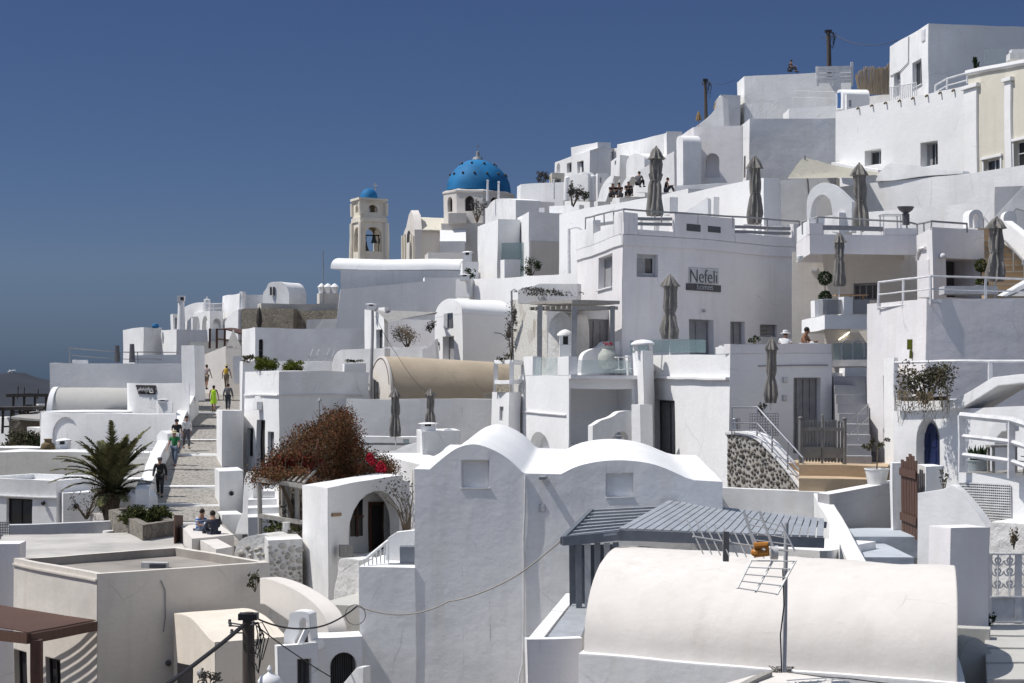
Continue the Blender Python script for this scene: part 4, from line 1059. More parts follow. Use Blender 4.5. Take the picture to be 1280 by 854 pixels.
# gold vault M8
dg = 93; A = XY(478, dg-1.0); Lz = ZZ(447, dg+1.2)
t = thing('vaulted_house', 'sand-coloured cement barrel vault with a small arched front', 'vaulted house', P(540,500,dg))
p0 = P(463.5, 500, dg+1.0); p1 = P(492, 500, dg-2.2)
dirv = V((p1.x-p0.x, p1.y-p0.y, 0)); ez = ZZ(446.5,dg)-ZZ(500,dg)
pr = [V(p0)+dirv*((1-math.cos(math.pi*k/18))/2)+V((0,0,ez*math.sin(math.pi*k/18))) for k in range(19)]
axis = V((6.9, 3.4, -.25))
m = MB(); m.extr(pr, axis); obj('roof', m, 'cement', t, angle=50)
m = MB(); nv = V((-axis.x,-axis.y,0)).normalized(); pc = sum(pr,V((0,0,0)))/len(pr)
pf = [pc+(q-pc)*1.03+nv*.12 for q in pr]; m.extr(pf, -nv*.118); obj('facade', m, 'warm_light', t, angle=50)
def on_fac(x, y): 
    n = nv; k = V(((x-CX)/F, 1, (HY-y)/F)); s = (pf[0]+nv*.02-V((0,0,0))).dot(n)/k.dot(n); return k*s
m = MB(); m.extr([on_fac(467.5,500),on_fac(476,500),on_fac(476,477),on_fac(467.5,477)], nv*.03); dd_ = obj('door', m, 'dark_grey', t, angle=0)
m = MB(); m.extr([on_fac(470,499),on_fac(474,499),on_fac(474,479),on_fac(470,479)], nv*.05); obj('pane', m, 'pane', dd_, angle=0)
m = MB(); m.tube([(q-pc)*.90+pc+nv*.13 for q in pr[2:-2]], .02, 5); obj('arch_line', m, 'wood_brown', t)
slab('beige rounded low shoulder wall left of the gold vault', smooth_curve([(423,520),(424,500),(427,490),(433,488),(452,488)],3)+[(455,520)], (423,90),(455,89.2), .9, mat='warm_light')
m = MB(); m.lathe(P(442,489,91), [(.1,0),(.75,.05),(.85,.35),(.5,.55),(.1,.6)], 14); tag(obj('rubble_mound', m, 'rubble', None, P(442,489,91)), 'small domed rubble mound beside the gold vault', 'rubble mound')
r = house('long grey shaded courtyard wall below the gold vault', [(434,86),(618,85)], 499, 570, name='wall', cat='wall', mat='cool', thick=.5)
house('low white bench wall at the foot of the grey courtyard wall', [(437,81),(525,80)], 547, 566, name='bench', cat='bench', mat='white', thick=1.2)
m = MB(); b0 = P(455,557,79.6); m.box(b0, (2.4,0,0), (0,.12,0), (0,0,.10)); tag(obj('low_rail', m, 'rail_grey', None, b0, angle=0), 'grey rail along the low white bench wall', 'rail')
parasol('folded grey parasol standing before the grey courtyard wall, left one', 494.5, 486, 546, 79, 15)
parasol('folded grey parasol rising behind the white chimney cap', 538.5, 487, 531, 78.5, 14)
m = MB(); q = P(508,555,78); m.cbox(q,.25,.2,.22); tag(obj('crate', m, 'glass_teal', None, q, angle=0), 'small turquoise box on the courtyard floor beside the folded parasol', 'box')
r = house('white chimney block with decorated top before the courtyard', [(521,76),(528,74),(576,75)], 538, 590, mat='cool')
chimney('ornate white chimney cap on the white chimney block', 536, 527, 539, 74.7, .6)
slab('white little stepped gable cap on the chimney block', [(553,539.5),(556,536),(562,535),(568,537),(572,539.5)], (553,74.8),(572,75), .5, name='cap_stone', cat='cap stone', mat='white_clean')
slab('white curving low wall left of the chimney block', smooth_curve([(483,590),(485,566),(495,563),(508,556),(518,553)],3)+[(524,553),(524,590)], (483,77),(524,76), .4)
house('bright white ramp wall between bougainvillea and the big grey wall', [(470,74),(560,66)], [566,590], 640, name='wall', cat='wall', mat='white', thick=2)
# ======================================================= 4 left region
# far arcaded house
r = house('far arched house with an arcade at the edge of the sea', [(241,158),(263,152),(280,153)], 388.5, 425, mat='white', ops=[
    O('niche',242.5,395,249.5,414,0,arch=True,d=1.0), O('niche',252,395,261,414,0,arch=True,d=1.0), O('niche',267,398,277,414,1,arch=True,d=1.0)])
slab('white barrel vault roof at the left end of the arcaded house', [(216,425)]+smooth_curve([(216,402),(222,392),(230,384),(240,379),(250,377.5),(256,378)],4)+[(256,425)], (216,160),(256,157), 5, name='vaulted_house', cat='vaulted house', mat='white_clean')
slab('white curved flank wall sweeping up to the arcaded house', smooth_curve([(223,425),(224,412),(229,404),(235,400),(239,396)],4)+[(241,396),(241,425)], (223,155.5),(241,153.5), .4, mat='cool')
r = house('white narrow corner house with shutter left of the round-topped chimney pier', [(213,160),(216,158),(222,158.5)], 392, 425, mat='white', ops=[O('win',218,397,221,411,1,d=.2)])
t = thing('chimney', 'tall white tapering chimney pier of the arcaded house', 'chimney', P(226,412,154)); p = P(226,415,154)
m = MB(); m.tube([p,P(226,377,154)], [.36,.28], 10); obj('shaft', m, 'white_clean', t)
m = MB(); m.cbox(P(226,377,154), .62,.62,.5); obj('cap', m, 'white', t, angle=0); m = MB(); m.cbox(P(227,375.5,153.6), .25,.2,.25); obj('flue', m, 'void', t, angle=0)
t = thing('water_tank', 'white round water tank on the roof of the arcaded house', 'water tank', P(259,388,155)); m = MB(); c = P(259,388.5,155); R=.30; m.lathe(c,[(R,0),(R,.65),(R*1.08,.67),(R,.69),(R,.98),(R*.5,1.05)],16); obj('tank', m, 'rail_white', t); m = MB(); m.tube([c+V((0,0,1.0)),c+V((0,0,1.25))],.05,6); obj('valve', m, 'rail_white', t)
railing('thin white roof rail beside the round water tank', [(254,380,154),(280,379,154)], .8, 'rail_white', (1,.5), 1.0, .03)
r = house('tall white plain block right of the arcaded house', [(278.5,155),(300,149),(308,150)], 366, 425, mat='white')
block(r, 'pilaster', (300,149),(308,150), 300.5,304.5,364,425,.2,.3,'white')
slab('small white half vault porch at the foot of the tall plain block', [(282,425),(282,402)]+smooth_curve([(283,400),(287,394),(293,388),(298,386)],4)+[(298,425)], (282,149.5),(298,147.5), 2, name='porch', cat='porch', mat='white_clean')
house('low house with flat roof between tall block and fancy chimney', [(304,154),(306,153),(334,153.5)], 368, 390, mat='cool')
slab('fancy white rounded house with two little windows above the rubble wall', [(329,392),(329,366)]+smooth_curve([(333,360),(336,354),(343,352.5),(352,353),(358,358),(361,366)],4)+[(361,392)], (329,152),(361,151), 3, name='house', cat='house', mat='white')
m = MB(); 
for x in (337.5,341.5): m.extr([P(x,369,151.6),P(x+2.5,369,151.6),P(x+2.5,359,151.6),P(x,359,151.6)], V((0,-.15,0)))
w = obj('window', m, 'dark_grey', None, P(338,369,151.5)); w.name='window'; tag(w,'pair of narrow dark shutters on the fancy rounded house','shutter')
for x0,x1,lb in ((302,366,'brown rubble stone wall below the fancy rounded house'),(366,424,'brown rubble stone wall right of the dark cypress-like post')):
    house(lb, [(x0,147.5),(x1,146.5)], 385 if x0<310 else 387, 415, name='wall', cat='stone wall', mat='rubble', thick=1)
m = MB(); p = P(323,410,146); m.lathe(p,[(.12,0),(.24,.5),(.22,1.1),(.02,1.75)],8); tag(obj('parasol_cover', m, 'wood_dark', None, p), 'dark furled parasol in front of the rubble wall', 'parasol')
r = house('small pale house with chimney urns at the end of the rubble wall', [(396,152),(399,150),(424,150.5)], 366, 395, mat='warm_light')
for x, lb in ((402,'left white urn chimney on the small pale house'),(410,'middle white urn chimney on the small pale house'),(418,'right white urn chimney on the small pale house')):
    c = P(x,366,150.8); m = MB(); m.lathe(c,[(.25,-.1),(.28,.3),(.36,.5),(.2,.7),(.05,.8)],12); tag(obj('chimney', m, 'white', None, c), lb, 'chimney', 'urn chimneys on the small pale house')
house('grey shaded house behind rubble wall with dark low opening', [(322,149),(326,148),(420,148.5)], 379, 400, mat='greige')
m = MB(); p = P(383,412,145.5); m.box(p,(2.6,0,0),(0,.1,0),(0,0,.9)); tag(obj('balustrade', m, 'cool', None, p, angle=0),'pale slatted balustrade below the rubble wall','balustrade')
for x, y0, lb in ((404,313,'left thin radio mast on the skyline'),(311,372,'thin white pole in front of the rubble wall')):
    p = P(x,385,150); m = MB(); m.tube([p,P(x,y0,150)],.035 if y0<350 else .06,5); tag(obj('mast', m, 'rail_white' if y0>350 else 'rail_grey', None, p), lb, 'mast')

# white block group L2
r = house('white cube house at the left skyline', [(153,143),(180,137.5),(202,139)], 410, 460, mat='white')
m = MB(); p = P(194,411,138); m.lathe(p,[(.2,0),(.28,.15),(.2,.32),(.05,.36)],10); tag(obj('ventilator', m, 'blue_dome', None, p),'small dark blue ventilator on the white cube house','ventilator')
r = house('pale wall block below the far arcade', [(201,138.5),(221,134.5),(282,136)], 412, 455, mat='cool')
free_block('white square pier right of the pale wall block', [(262,134),(270,134.2)], 411, 440, .5, 'pier', 'pier', 'white_clean')
# cafe awnings
t = thing('awning', 'brown arched awning on timber posts beside the cafe', 'awning', P(278,435,130))
m = MB(); A0 = P(270,419,131); q = [A0+V((i*.28, 0, .5*math.sin(math.pi*i/6*.5+1.2)-.1)) for i in range(7)]; m.extr(q+[p-V((0,0,.08)) for p in reversed(q)], V((.2,3,.2))); obj('canopy', m, 'wood_brown', t)
for x in (262.5,271,281): m = MB(); m.bar(P(x,437,130), P(x,412,130), .14); obj('post', m, 'wood_brown', t)
m = MB(); m.bar(P(270,425,130),P(292,427,130),.12); obj('beam', m, 'wood_tan', t)
m = MB(); a = P(292,424,126); m.poly(a+V((0,0,.7)),P(283,437,126),P(303,436,125)); m.poly(a+V((0,0,.7)),P(303,436,125),P(300,434,129)); m.tube([P(293,448,126),a+V((0,0,.7))],.03,5); tag(obj('parasol', m, 'sail_grey', None, P(293,448,126), angle=0),'grey open parasol at the cafe terrace by the stairs','parasol')
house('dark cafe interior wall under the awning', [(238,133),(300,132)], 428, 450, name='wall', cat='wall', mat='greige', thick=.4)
house('cream cafe stair wall at the top of the cobbled steps', [(252,127),(284,124)],[446,433], 480, name='wall', cat='wall', mat='warm_light', thick=.5)
house('sandy cafe wall behind the walkers', [(283,123.5),(303,123)], 436, 485, name='wall', cat='wall', mat='beige_shade', thick=.5)
free_block('white low pier right of the walkers in front of the sandy wall', [(292,120),(304,120)], 446, 480, .8, 'pier', 'pier', 'white_clean')

# upper left terraces L3..L7
r = house('long grey-white retaining wall house at the far left with lit upper band', [(62.5,111.4),(233,111.4)], 455, 525, mat='cool', thick=3, parapet=(.3,.5))
house('set back white upper band above the far left retaining wall', [(168,117),(232,117.3)], 444, 470, name='wall', cat='wall', mat='cool', thick=2)
railing('thin grey terrace rail with a gold tint on the far left roof', [(88,436,113.5),(150,440,115),(172,440,116),(222,441,118)], 1.0, 'rail_grey', (1,.55,.1), 2.4, .035, .03)
for i,x in enumerate((95,101.5,108)):
    m = MB(); p = P(x,455,112.6); m.cbox(p,.28,.28,.22); tag(obj('roof_block', m, 'white_clean', None, p, angle=0), ('first','second','third')[i]+' from the left of three small white roof blocks', 'block', 'small white blocks on the far left roof')
for x, y0, lb in ((147,432,'dark cloth-wrapped post on the far left roof'),(165.5,430,'tall dark post beside the far left roof rail')):
    m = MB(); p = P(x,453,114); m.tube([p,P(x,y0,114)],[.2,.14],8); tag(obj('post', m, 'dark_grey', None, p), lb, 'post')
free_block('tall grey square gate pier beside the cobbled stairs', [(228,108),(244.5,107.6)], 431, 500, 1.0, 'pier', 'pier', 'cool')
# blank vault L4
A = P(68,515,107.5)
t = thing('vaulted_house', 'low beige-grey barrel vault with a white lit end rim', 'vaulted house', A)
pr = [P(66,515,106.5).lerp(P(84,515,110.5), (1-math.cos(math.pi*k/16))/2)+V((0,0,1.45*math.sin(math.pi*k/16))) for k in range(17)]
m = MB(); ax = P(161,515,108.5)-P(69,515,107); m.extr(pr, ax); obj('roof', m, 'greige', t, angle=50)
pc = sum(pr,V((0,0,0)))/17; nv = V((-ax.x,-ax.y,0)).normalized()
m = MB(); m.extr([pc+(q-pc)*1.09+nv*.32 for q in pr], -nv*.318); obj('end_rim', m, 'white_clean', t, angle=50)
house('white ledge terrace under the low beige-grey vault', [(50,104.5),(160,103.5)], 514.5, 540, name='terrace', cat='terrace', mat='white', thick=3.5)
r = house('white wall with a dark wooden driftwood sign beside the stairs', [(158,105.5),(161,104),(238,101.5)], 479, 530, mat='white', cat='wall', name='wall')
t = thing('driftwood_sign', 'dark driftwood plank sign with pale scrawled script', 'sign', P(182,492,103)); fc = Face(XY(161,104),XY(238,101.5))
for y, x0, x1 in ((482.5,170,196),(485.5,171,195),(488.3,172,197),(491.3,172.5,195.5)):
    m = MB(); m.extr([fc.px(x0,y+1.25,-.06),fc.px(x1,y+1.25,-.06),fc.px(x1-.4,y-1.25,-.06),fc.px(x0+.6,y-1.25,-.06)], V((*(-fc.n*.045),0))); obj('plank', m, 'wood_dark', t, angle=0)
m = MB(); random.seed(9); q = []
for k in range(64):
    x = 175+k*.29; q.append(fc.px(x, 486.8+1.9*math.sin(k*1.35)+.9*math.sin(k*.53), -.125))
m.tube(q,.028,4); m.tube([fc.px(184,491.5,-.125),fc.px(187.5,484,-.125)],.028,4); m.tube([fc.px(188.5,489.5,-.125),fc.px(191,490.5,-.125),fc.px(194,490,-.125)],.028,4); obj('lettering', m, 'pot_white', t)
house('small white stepped ledge beside the driftwood sign wall', [(196,101.6),(199,100.5),(217,100)], 503, 525, name='ledge', cat='ledge', mat='white')
chimney('small white pierced chimney below the driftwood sign', 205, 499, 505, 100.5, .5)
house('white lower wall house front with a shallow niche shaped as an arch shadow', [(51,101),(55,100),(222,95.5)], 517, 575, mat='cool', thick=4, ops=[O('niche',66,520,98,562,1,arch=True,d=.12)], name='wall', cat='wall')  # niche added in the outline of an arch's cast shadow
m = MB(); p = P(60,567,95.5); m.lathe(p,[(.22,0),(.30,.08),(.40,.36),(.33,.58),(.20,.66),(.19,.80),(.25,.84),(.22,.86)],24); tag(obj('amphora', m, 'terracotta', None, p), 'large brown clay amphora on the white ledge', 'amphora')
chimney('little white chimney beside the brown clay amphora', 80, 547, 567, 95, .62)
house('long greige lower terrace wall behind the palm', [(-20,92),(188,89)], 567, 612, name='wall', cat='wall', mat='greige', thick=3.2, roofmat='white')
house('white terrace strip left of the brown amphora', [(-20,97),(34,96)], 560, 580, name='wall', cat='wall', mat='greige', thick=3, roofmat='white_clean')
slab('white diagonal low wall end at the far left path', [(10,575),(10,567),(40,558),(40,575)], (10,98),(40,99), .4)
# far-left scrub and dark timber shelters
bush('scrubby grey-brown hedge below the far left terrace', 22, 568, 104, 3.2, 1.5, leaf='olive_leaf', n=1500, size=.09, clumps=14, deep=2, seed=14)
bush('dark scrub at the corner of the far left terrace', 46, 566, 103, 1.1, 1.4, leaf='dark_leaf', n=500, size=.08, seed=15)
bush('green-brown scrub behind the dark timber shelter', 42, 522, 118, 1.9, .8, leaf='olive_leaf', n=600, size=.09, seed=16)
for lb, x0, x1, yt, yb, dd in (('dark timber shelter frame high at the far left edge',17,58,497,545,116),('lower dark timber shelter frame at the far left edge',2,34,514,543,110)):
    t = thing('timber_shelter', lb, 'shelter', P((x0+x1)/2, yb, dd)); a, b = P(x0,yt,dd), P(x1,yt,dd)
    for f in (0,.33,.66,1):
        p = a.lerp(b,f); m = MB(); m.bar(V((p.x,p.y,ZZ(yb,dd))), p, .13); obj('post', m, 'wood_dark', t, angle=0)
    m = MB(); m.box(a+V((-.4,-.3,0)), b-a+V((.8,0,0)), (0,2.4,0), (0,0,.2)); obj('roof', m, 'wood_dark', t, angle=0)
    m = MB(); m.bar(a+V((0,-.08,-1)), b+V((0,-.08,-1)), .1); obj('beam', m, 'wood_dark', t, angle=0)
for i,x in enumerate((22,30,47)):
    m = MB(); p = P(x,500,116); m.tube([p,P(x+1,483+i*2,116)],.035,5); tag(obj('pole', m, 'wood_dark', None, p), ('left','middle','right')[i]+' thin dark pole above the timber shelter', 'pole', 'thin poles above the timber shelter')
house('small white hut behind the dark timber shelter', [(44,122),(48,120),(64,120)], 506, 524, name='hut', cat='hut', mat='white', ops=[O('win',45,508,47,513,0,d=.2)])
m = MB(); m.extr([P(12,525,107),P(52,527,106),P(56,517,112),P(34,519,113)], V((0,0,.12))); tag(obj('canopy', m, 'sail_grey', None, P(12,525,107), angle=0), 'flat grey canopy roof at the far left below the shelters', 'canopy')
house('tiny white wall sunlit at the far left edge', [(-10,112),(12,111)], 523, 560, name='wall', cat='wall', mat='white_clean', thick=1)
free_block('rough beige boulder-like wall stub by the far left hedge', [(34,105),(54,104)], 534, 560, .8, mat='rough_white')
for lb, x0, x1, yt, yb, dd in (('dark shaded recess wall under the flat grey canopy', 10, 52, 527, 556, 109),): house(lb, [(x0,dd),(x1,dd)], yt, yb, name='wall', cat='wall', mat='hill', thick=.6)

# left houses L8
r = house('white low house with a dark window at the left edge', [(-30,84.5),(71,83)], 600, 668, mat='white', thick=4.5, parapet=(.3,.25), roofmat='white_clean', ops=[O('win',9.5,623,40.5,660,0,d=.25,frame='dark',mull=(1,0))])
block(r, 'cornice', (-30,84.5),(71,83), -25, 72, 619.2, 621, .1, .12, 'white_clean')
m = MB(); m.ball(face_of(r).px(55.5,628,-.12),.11,6); obj('wall_lamp', m, 'dark', r)
r = house('white low annex right of the dark window house', [(72,85),(79,82.5),(118,83.5)], 616, 668, mat='white', thick=4, ops=[O('win',73,628,76,655,0,d=.15)], roofmat='white_clean')
m = MB(); m.ball(face_of(r,1).px(93.5,632,-.12),.13,6); obj('wall_lamp', m, 'dark', r)
house('pale wall strip behind the annex under the palm', [(76,88),(175,87)], 600, 640, name='wall', cat='wall', mat='greige', thick=2, roofmat='white_clean')
house('long grey low wall in front of the white low houses', [(12,70),(158,71.6)],[656,651], 680, name='wall', cat='wall', mat='grey', thick=.5)
m = MB(); a, b = P(-12,682,68), P(13,682,68)
for k in range(13):
    p = a.lerp(b,k/12); m.bar(p, p+V((0,0,.9)), .03); 
for k in range(10):
    q = V((0,0,.9*k/9)); m.bar(a+q+V((0,.032,0)), b+q+V((0,.032,0)), .03)
tag(obj('lattice_screen', m, 'rail_grey', None, a, angle=0), 'grey lattice screen at the left edge', 'lattice')
# planter and palm
r = house('rough stone raised planter at the foot of the cobbled stairs', [(136,72),(177,64.5),(220,66.5)], 657, 690, name='planter', cat='planter', mat='planter_stone', parapet=(.3,.15), roofmat='hill')
bush('low green shrub mass growing in the stone planter', 182, 660, 68.5, 2.0, .85, leaf='shrub_leaf', n=5200, size=.065, clumps=30, deep=2.4, seed=17)
m = MB(); q = [P(216.5,686,63.6),P(227.5,681,65.0),P(227.5,645,65.0),P(216.5,644,63.6)]; m.extr(q, V((.05,-.06,0)))
g = tag(obj('wooden_gate', m, 'wood_brown', None, q[0], angle=0), 'red-brown wooden gate panel leaning at the stone planter', 'gate')
m = MB(); m.lathe(P(136,672,71),[(.35,0),(.3,.12),(.26,.13),(.24,.28),(.05,.3)],10); tag(obj('stone_pile', m, 'rough_white', None, P(136,672,71)),'small pile of white stones beside the planter','stones')
free_block('white wall stub behind the palm trunk', [(113,76),(152,75)], 641, 662, .6, mat='warm_light')
def palm():
    random.seed(21); b = P(140,650,74.5); t = thing('palm_tree', 'shaggy green palm tree by the cobbled stairs', 'palm tree', b)
    c = b+V((.05,0,1.05)); m = MB(); m.lathe(b-V((0,0,.6)), [(.34,0),(.30,.5),(.36,.9),(.30,1.2),(.38,1.45),(.22,1.75)], 14, lambda a,k: .12*math.sin(5*a+k)); obj('trunk', m, 'trunk', t)
    spec = [(.10,1.50,3.5),(.14,1.42,3.3),(.05,1.38,3.1),(.2,1.3,2.9),(-.35,1.25,2.9),(-.45,1.18,3.0),(-.55,1.12,3.05),(-.6,1.2,2.6),(-.8,.98,3.0),(-.85,.9,2.8),(-.9,.82,2.9),(-1,.7,2.3),(.35,1.25,2.8),(.45,1.15,2.6),(.55,1.05,2.3),(.7,.85,1.9),(.8,.6,1.5)]
    for k in range(38): spec.append((random.uniform(-.6,.5), random.uniform(1.15,1.52), random.uniform(1.9,3.0)))
    for k in range(14): spec.append((random.uniform(-.9,.8), random.uniform(.3,.8), random.uniform(.9,1.5)))
    for k,(dx,el,L) in enumerate(spec):
        y = random.uniform(-1,1)*(1-abs(dx)*.6); h = V((dx,y,0)); h = h.normalized() if h.length > .05 else V((1,0,0))
        p = V(c); pts = [V(p)]; e = el
        for s in range(12):
            st = L/12; p = p+(h*math.cos(e)+V((0,0,math.sin(e))))*st; pts.append(V(p)); e -= (.06 if el > 1.2 else .10)*random.uniform(.8,1.3)
        m = MB(); m.tube(pts, [.035*(1-i/13)+.006 for i in range(13)], 4)
        for i in range(1,13):
            tang = (pts[i]-pts[i-1]).normalized(); side = tang.cross(V((0,0,1))).normalized(); upv = side.cross(tang)
            for sub in range(6):
                o = pts[i-1].lerp(pts[i], sub/6); ln = .50*math.sin(math.pi*min(1,(i+sub/6)/13*.80+.16))**.7
                for s in (-1,1):
                    d = (side*s*random.uniform(.55,.85)+tang*.75+upv*random.uniform(-.1,.3)).normalized(); tip = o+d*ln*random.uniform(.8,1.1)-V((0,0,.05)); w = tang*.048
                    m.poly(o-w, o+w, tip)
        obj('frond', m, 'palm_leaf', t, angle=0)
palm()
bush('sparse twiggy shrub left of the palm trunk', 108, 646, 76, 1.9, 1.7, leaf='olive_leaf', n=260, size=.055, clumps=12, seed=22)
bush('dry brown skirt shrub at the foot of the palm', 130, 645, 74, .9, 1.3, leaf='dry_leaf', n=420, size=.06, clumps=8, seed=23)
railing('white ornamental fence behind the palm', [(163,561,88),(193,561,87.5)], .55, 'rail_white', (1,.1), .35, .02, .02)

# cobbled stairs -------------------------------------------------
def stair_d(y): return 27175/(y-268.7)
ys = [652,631,608,588,568,550,533,516,499]
ex = lambda y: (192+(640-y)*(240-192)/(640-499), 268+(640-y)*(298-268)/(640-499))
t = MB(); nose = MB()
path_pts = []
for a, b in zip(ys, ys[1:]):
    da, db = stair_d(a), stair_d(b); xl, xr = ex(a); xl2, xr2 = ex(b)
    za = ZZ(a,da); zb_ = ZZ(b,db)-.07
    p = [V((*XY(xl-6,da),za)), V((*XY(xr+6,da),za)), V((*XY(xr2+6,db),zb_)), V((*XY(xl2-6,db),zb_))]
    t.extr([q-V((0,0,4)) for q in p], V((0,0,4)))
    nose.extr([p[0]+V((0,-.05,-.10)), p[0]+V((0,.02,.015)), p[0]+V((0,.30,.03)), p[0]+V((0,.30,-.10))], p[1]-p[0])
    BASES.append((p[0].x,p[0].y,za-.3)); BASES.append((p[1].x,p[1].y,za-.3))
dl = stair_d(499); a = [V((*XY(228,dl),ZZ(499,dl))), V((*XY(304,dl),ZZ(499,dl))), V((*XY(304,dl+12),ZZ(499,dl)+.5)), V((*XY(228,dl+12),ZZ(499,dl)+.5))]; t.extr([q-V((0,0,4)) for q in a], V((0,0,4)))
a = [V((*XY(182,60),ZZ(672,66)-.35)), V((*XY(330,60),ZZ(672,66)-.35)), V((*XY(280,stair_d(652)),ZZ(652,stair_d(652))-.12)), V((*XY(180,stair_d(652)),ZZ(652,stair_d(652))-.12))]; t.extr([q-V((0,0,4)) for q in a], V((0,0,4)))
tag(obj('path', t, 'cobble', None, P(230,652,72), angle=0), 'cobbled stepped path climbing between white walls', 'path', kind='structure')
tag(obj('path_edging', nose, 'white', None, P(230,652,72), angle=0), 'white painted edges of the cobbled steps', 'step edging', kind='structure')
# stair side walls
def rib(label, pts, thick, h0, mat='white_clean'):
    """parapet following the path: pts (px, py of top, d)"""
    W = [P(*p) for p in pts]; m = MB(); n = len(W)
    for a, b in zip(W, W[1:]):
        u = V((b.x-a.x,b.y-a.y,0)).normalized(); s = V((-u.y,u.x,0))*thick/2
        m.v += []; i = m.add([a-s-V((0,0,h0)), a+s-V((0,0,h0)), a+s, a-s]); j = m.add([b-s-V((0,0,h0)), b+s-V((0,0,h0)), b+s, b-s])
        for k in range(4): m.f.append((i+k, i+(k+1)%4, j+(k+1)%4, j+k))
    m.f += [(0,1,2,3), (len(m.v)-4, len(m.v)-3, len(m.v)-2, len(m.v)-1)]
    return tag(obj('wall', m, mat, None, W[0], angle=60), label, 'wall')
rib('white winding parapet along the left side of the cobbled stairs', smooth_curve([(178,612,73.5),(186,592,78),(196,566,85),(203,552,90),(214,543,94.5),(226,520,100),(236,497,107),(243,480,110)],4), .55, 2.2)
slab('white pointed pier beside the palm at the stair foot', [(156,650),(156,623),(164.5,613),(173,622),(173,650)], (156,74.2),(173,73.6), 1.0, name='pier', cat='pier')
slab('white pointed pier halfway up the left stair wall', [(195,560),(195,545),(201,539),(209,543),(209,560)], (195,90.5),(209,90), .8, name='pier', cat='pier', mat='cool')
r = house('grey-white stepped block right of the cobbled stairs', [(268,77.5),(274,74.5),(304,75.5)], 590, 660, mat='cool')
m = MB(); m.ball(face_of(r,1).px(288,617,-.08),.10,6); obj('wall_lamp', m, 'dark', r)
house('low white plinth below the grey-white stepped block', [(270,73.6),(277,72),(303,72.5)], 643.5, 676, name='plinth', cat='plinth', mat='white')
slab('bright white jagged stair cheek right of the stepped block', [(294,668),(297,655),(303,640),(305,600),(308,590),(318,591),(318,606),(317,622),(316,640),(324,660),(330,668)], (294,71),(330,70), .5)
house('tall white wall block right of the upper stairs', [(271,90),(278,86),(304,87)], 514, 600, mat='white')
for i,(x,y,dd,fd,kw,lb) in enumerate([
  (258,487,122,170,dict(pose='walk',top='cloth_blush',legs='cloth_khaki',shorts=True),'person in a pale striped top and khaki shorts walking up, farthest left at the top'),
  (283,487,122,175,dict(pose='walk',top='cloth_blush',legs='cloth_khaki',hat='straw_hat',bag='cloth_yellow',hair='long'),'person with a straw hat and yellow bag at the top of the stairs'),
  (267,515,110.5,180,dict(pose='walk',dress='cloth_neon',h=1.66,skin='skin_tan'),'person in a short neon yellow-green dress walking up the stairs'),
  (285,514,110.5,182,dict(pose='walk',top='cloth_grey',legs='cloth_navy',long_sleeve=True,bag='cloth_grey'),'person in a grey jacket and dark trousers walking up beside the neon dress'),
  (233,561,92.5,20,dict(pose='walk',top='cloth_white',legs='cloth_grey',hair='hair',long_sleeve=True),'person in a pale shirt coming down the stairs near the wall'),
  (221,566,91,10,dict(pose='walk',top='cloth_black',legs='cloth_jeans',cap='cloth_black'),'person in black top and cap coming down behind the green shirt'),
  (218.5,583,86.5,-10,dict(pose='walk',top='cloth_green',legs='cloth_jeans',hat='straw_hat',arms='rail'),'person in a green shirt and straw hat with one hand out to the wall'),
  (200,621,77.5,5,dict(pose='walk',top='cloth_black',legs='cloth_black',long_sleeve=True,cap='cloth_grey',bag=None),'person all in black walking down the middle of the stairs'),
  (249,668,62.6,60,dict(pose='sit',top='cloth_stripe',legs='cloth_jeans',h=1.75),'person in a blue striped shirt sitting on the wall with knees up'),
  (268,672,61.2,215,dict(pose='sit',top='cloth_navy',legs='cloth_navy',long_sleeve=True,h=1.78),'person in a dark jacket sitting with the back turned beside the striped shirt')]):
    person(lb, x, y, dd, fd, **kw)
house('sunlit rough ledge on which the two people sit', [(226,64.5),(240,59.6),(292,61)], 673, 706, name='ledge', cat='ledge', mat='warm_light')

# H305 house and terraces behind
A, C, B = (305,88.5),(349,84),(462,88)
r = house('white two-tone house with door and slim windows right of the stairs', [A,C,B], 465, 598, mat='white', ops=[
    O('door',321.5,525.5,331.5,583,0,d=.3,frame='dark',fw=.06), O('win',310,535,317.5,571,0,d=.25,frame='dark_grey'), O('win',335,540,342.5,579,0,d=.25,frame='dark_grey')])
block(r, 'cornice', A, C, 305.5, 348.5, 493.4, 495.2, .08, .1, 'cool'); block(r, 'cornice', C, B, 350, 455, 493.0, 494.6, .05, .08, 'cool')
fc = face_of(r,0); m = MB(); u = fc.up(326); L_ = .28
prr = [fc.pt(u-L_,ZZ(513,86)), fc.pt(u-L_,ZZ(503,86)), fc.pt(u,ZZ(496,86)), fc.pt(u+L_,ZZ(503,86)), fc.pt(u+L_,ZZ(513,86))]; nv = V((*fc.n,0)); m.extr([q+nv*.01 for q in prr], nv*.28); obj('hood', m, 'cool', r)
bush('yellow-green round shrub on the two-tone house roof, left one', 332, 466, 86.5, 1.35, .75, leaf='bright_shrub', n=2400, size=.05, clumps=26, seed=31)
bush('yellow-green round shrub on the two-tone house roof, right one', 367, 468, 87, 1.25, .68, leaf='bright_shrub', n=2200, size=.05, clumps=26, seed=32)
bush('brown potted succulent clump at the roof corner beside the stairs', 310, 451, 92, .7, .4, leaf='olive_leaf', n=260, size=.06, seed=33)
house('white pier with pale front at the roof corner beside the stairs', [(300,96),(303,92),(318,92.5)], 450, 490, name='pier', cat='pier', mat='cool')
r = house('long white terrace wall with a pointed shadow and arched doorway', [(302,112),(318,107.5),(458,109.5)], 409.5, 470, mat='white', thick=1, ops=[O('door',322.5,424,328,450,1,arch=True,d=.3,frame='dark')])
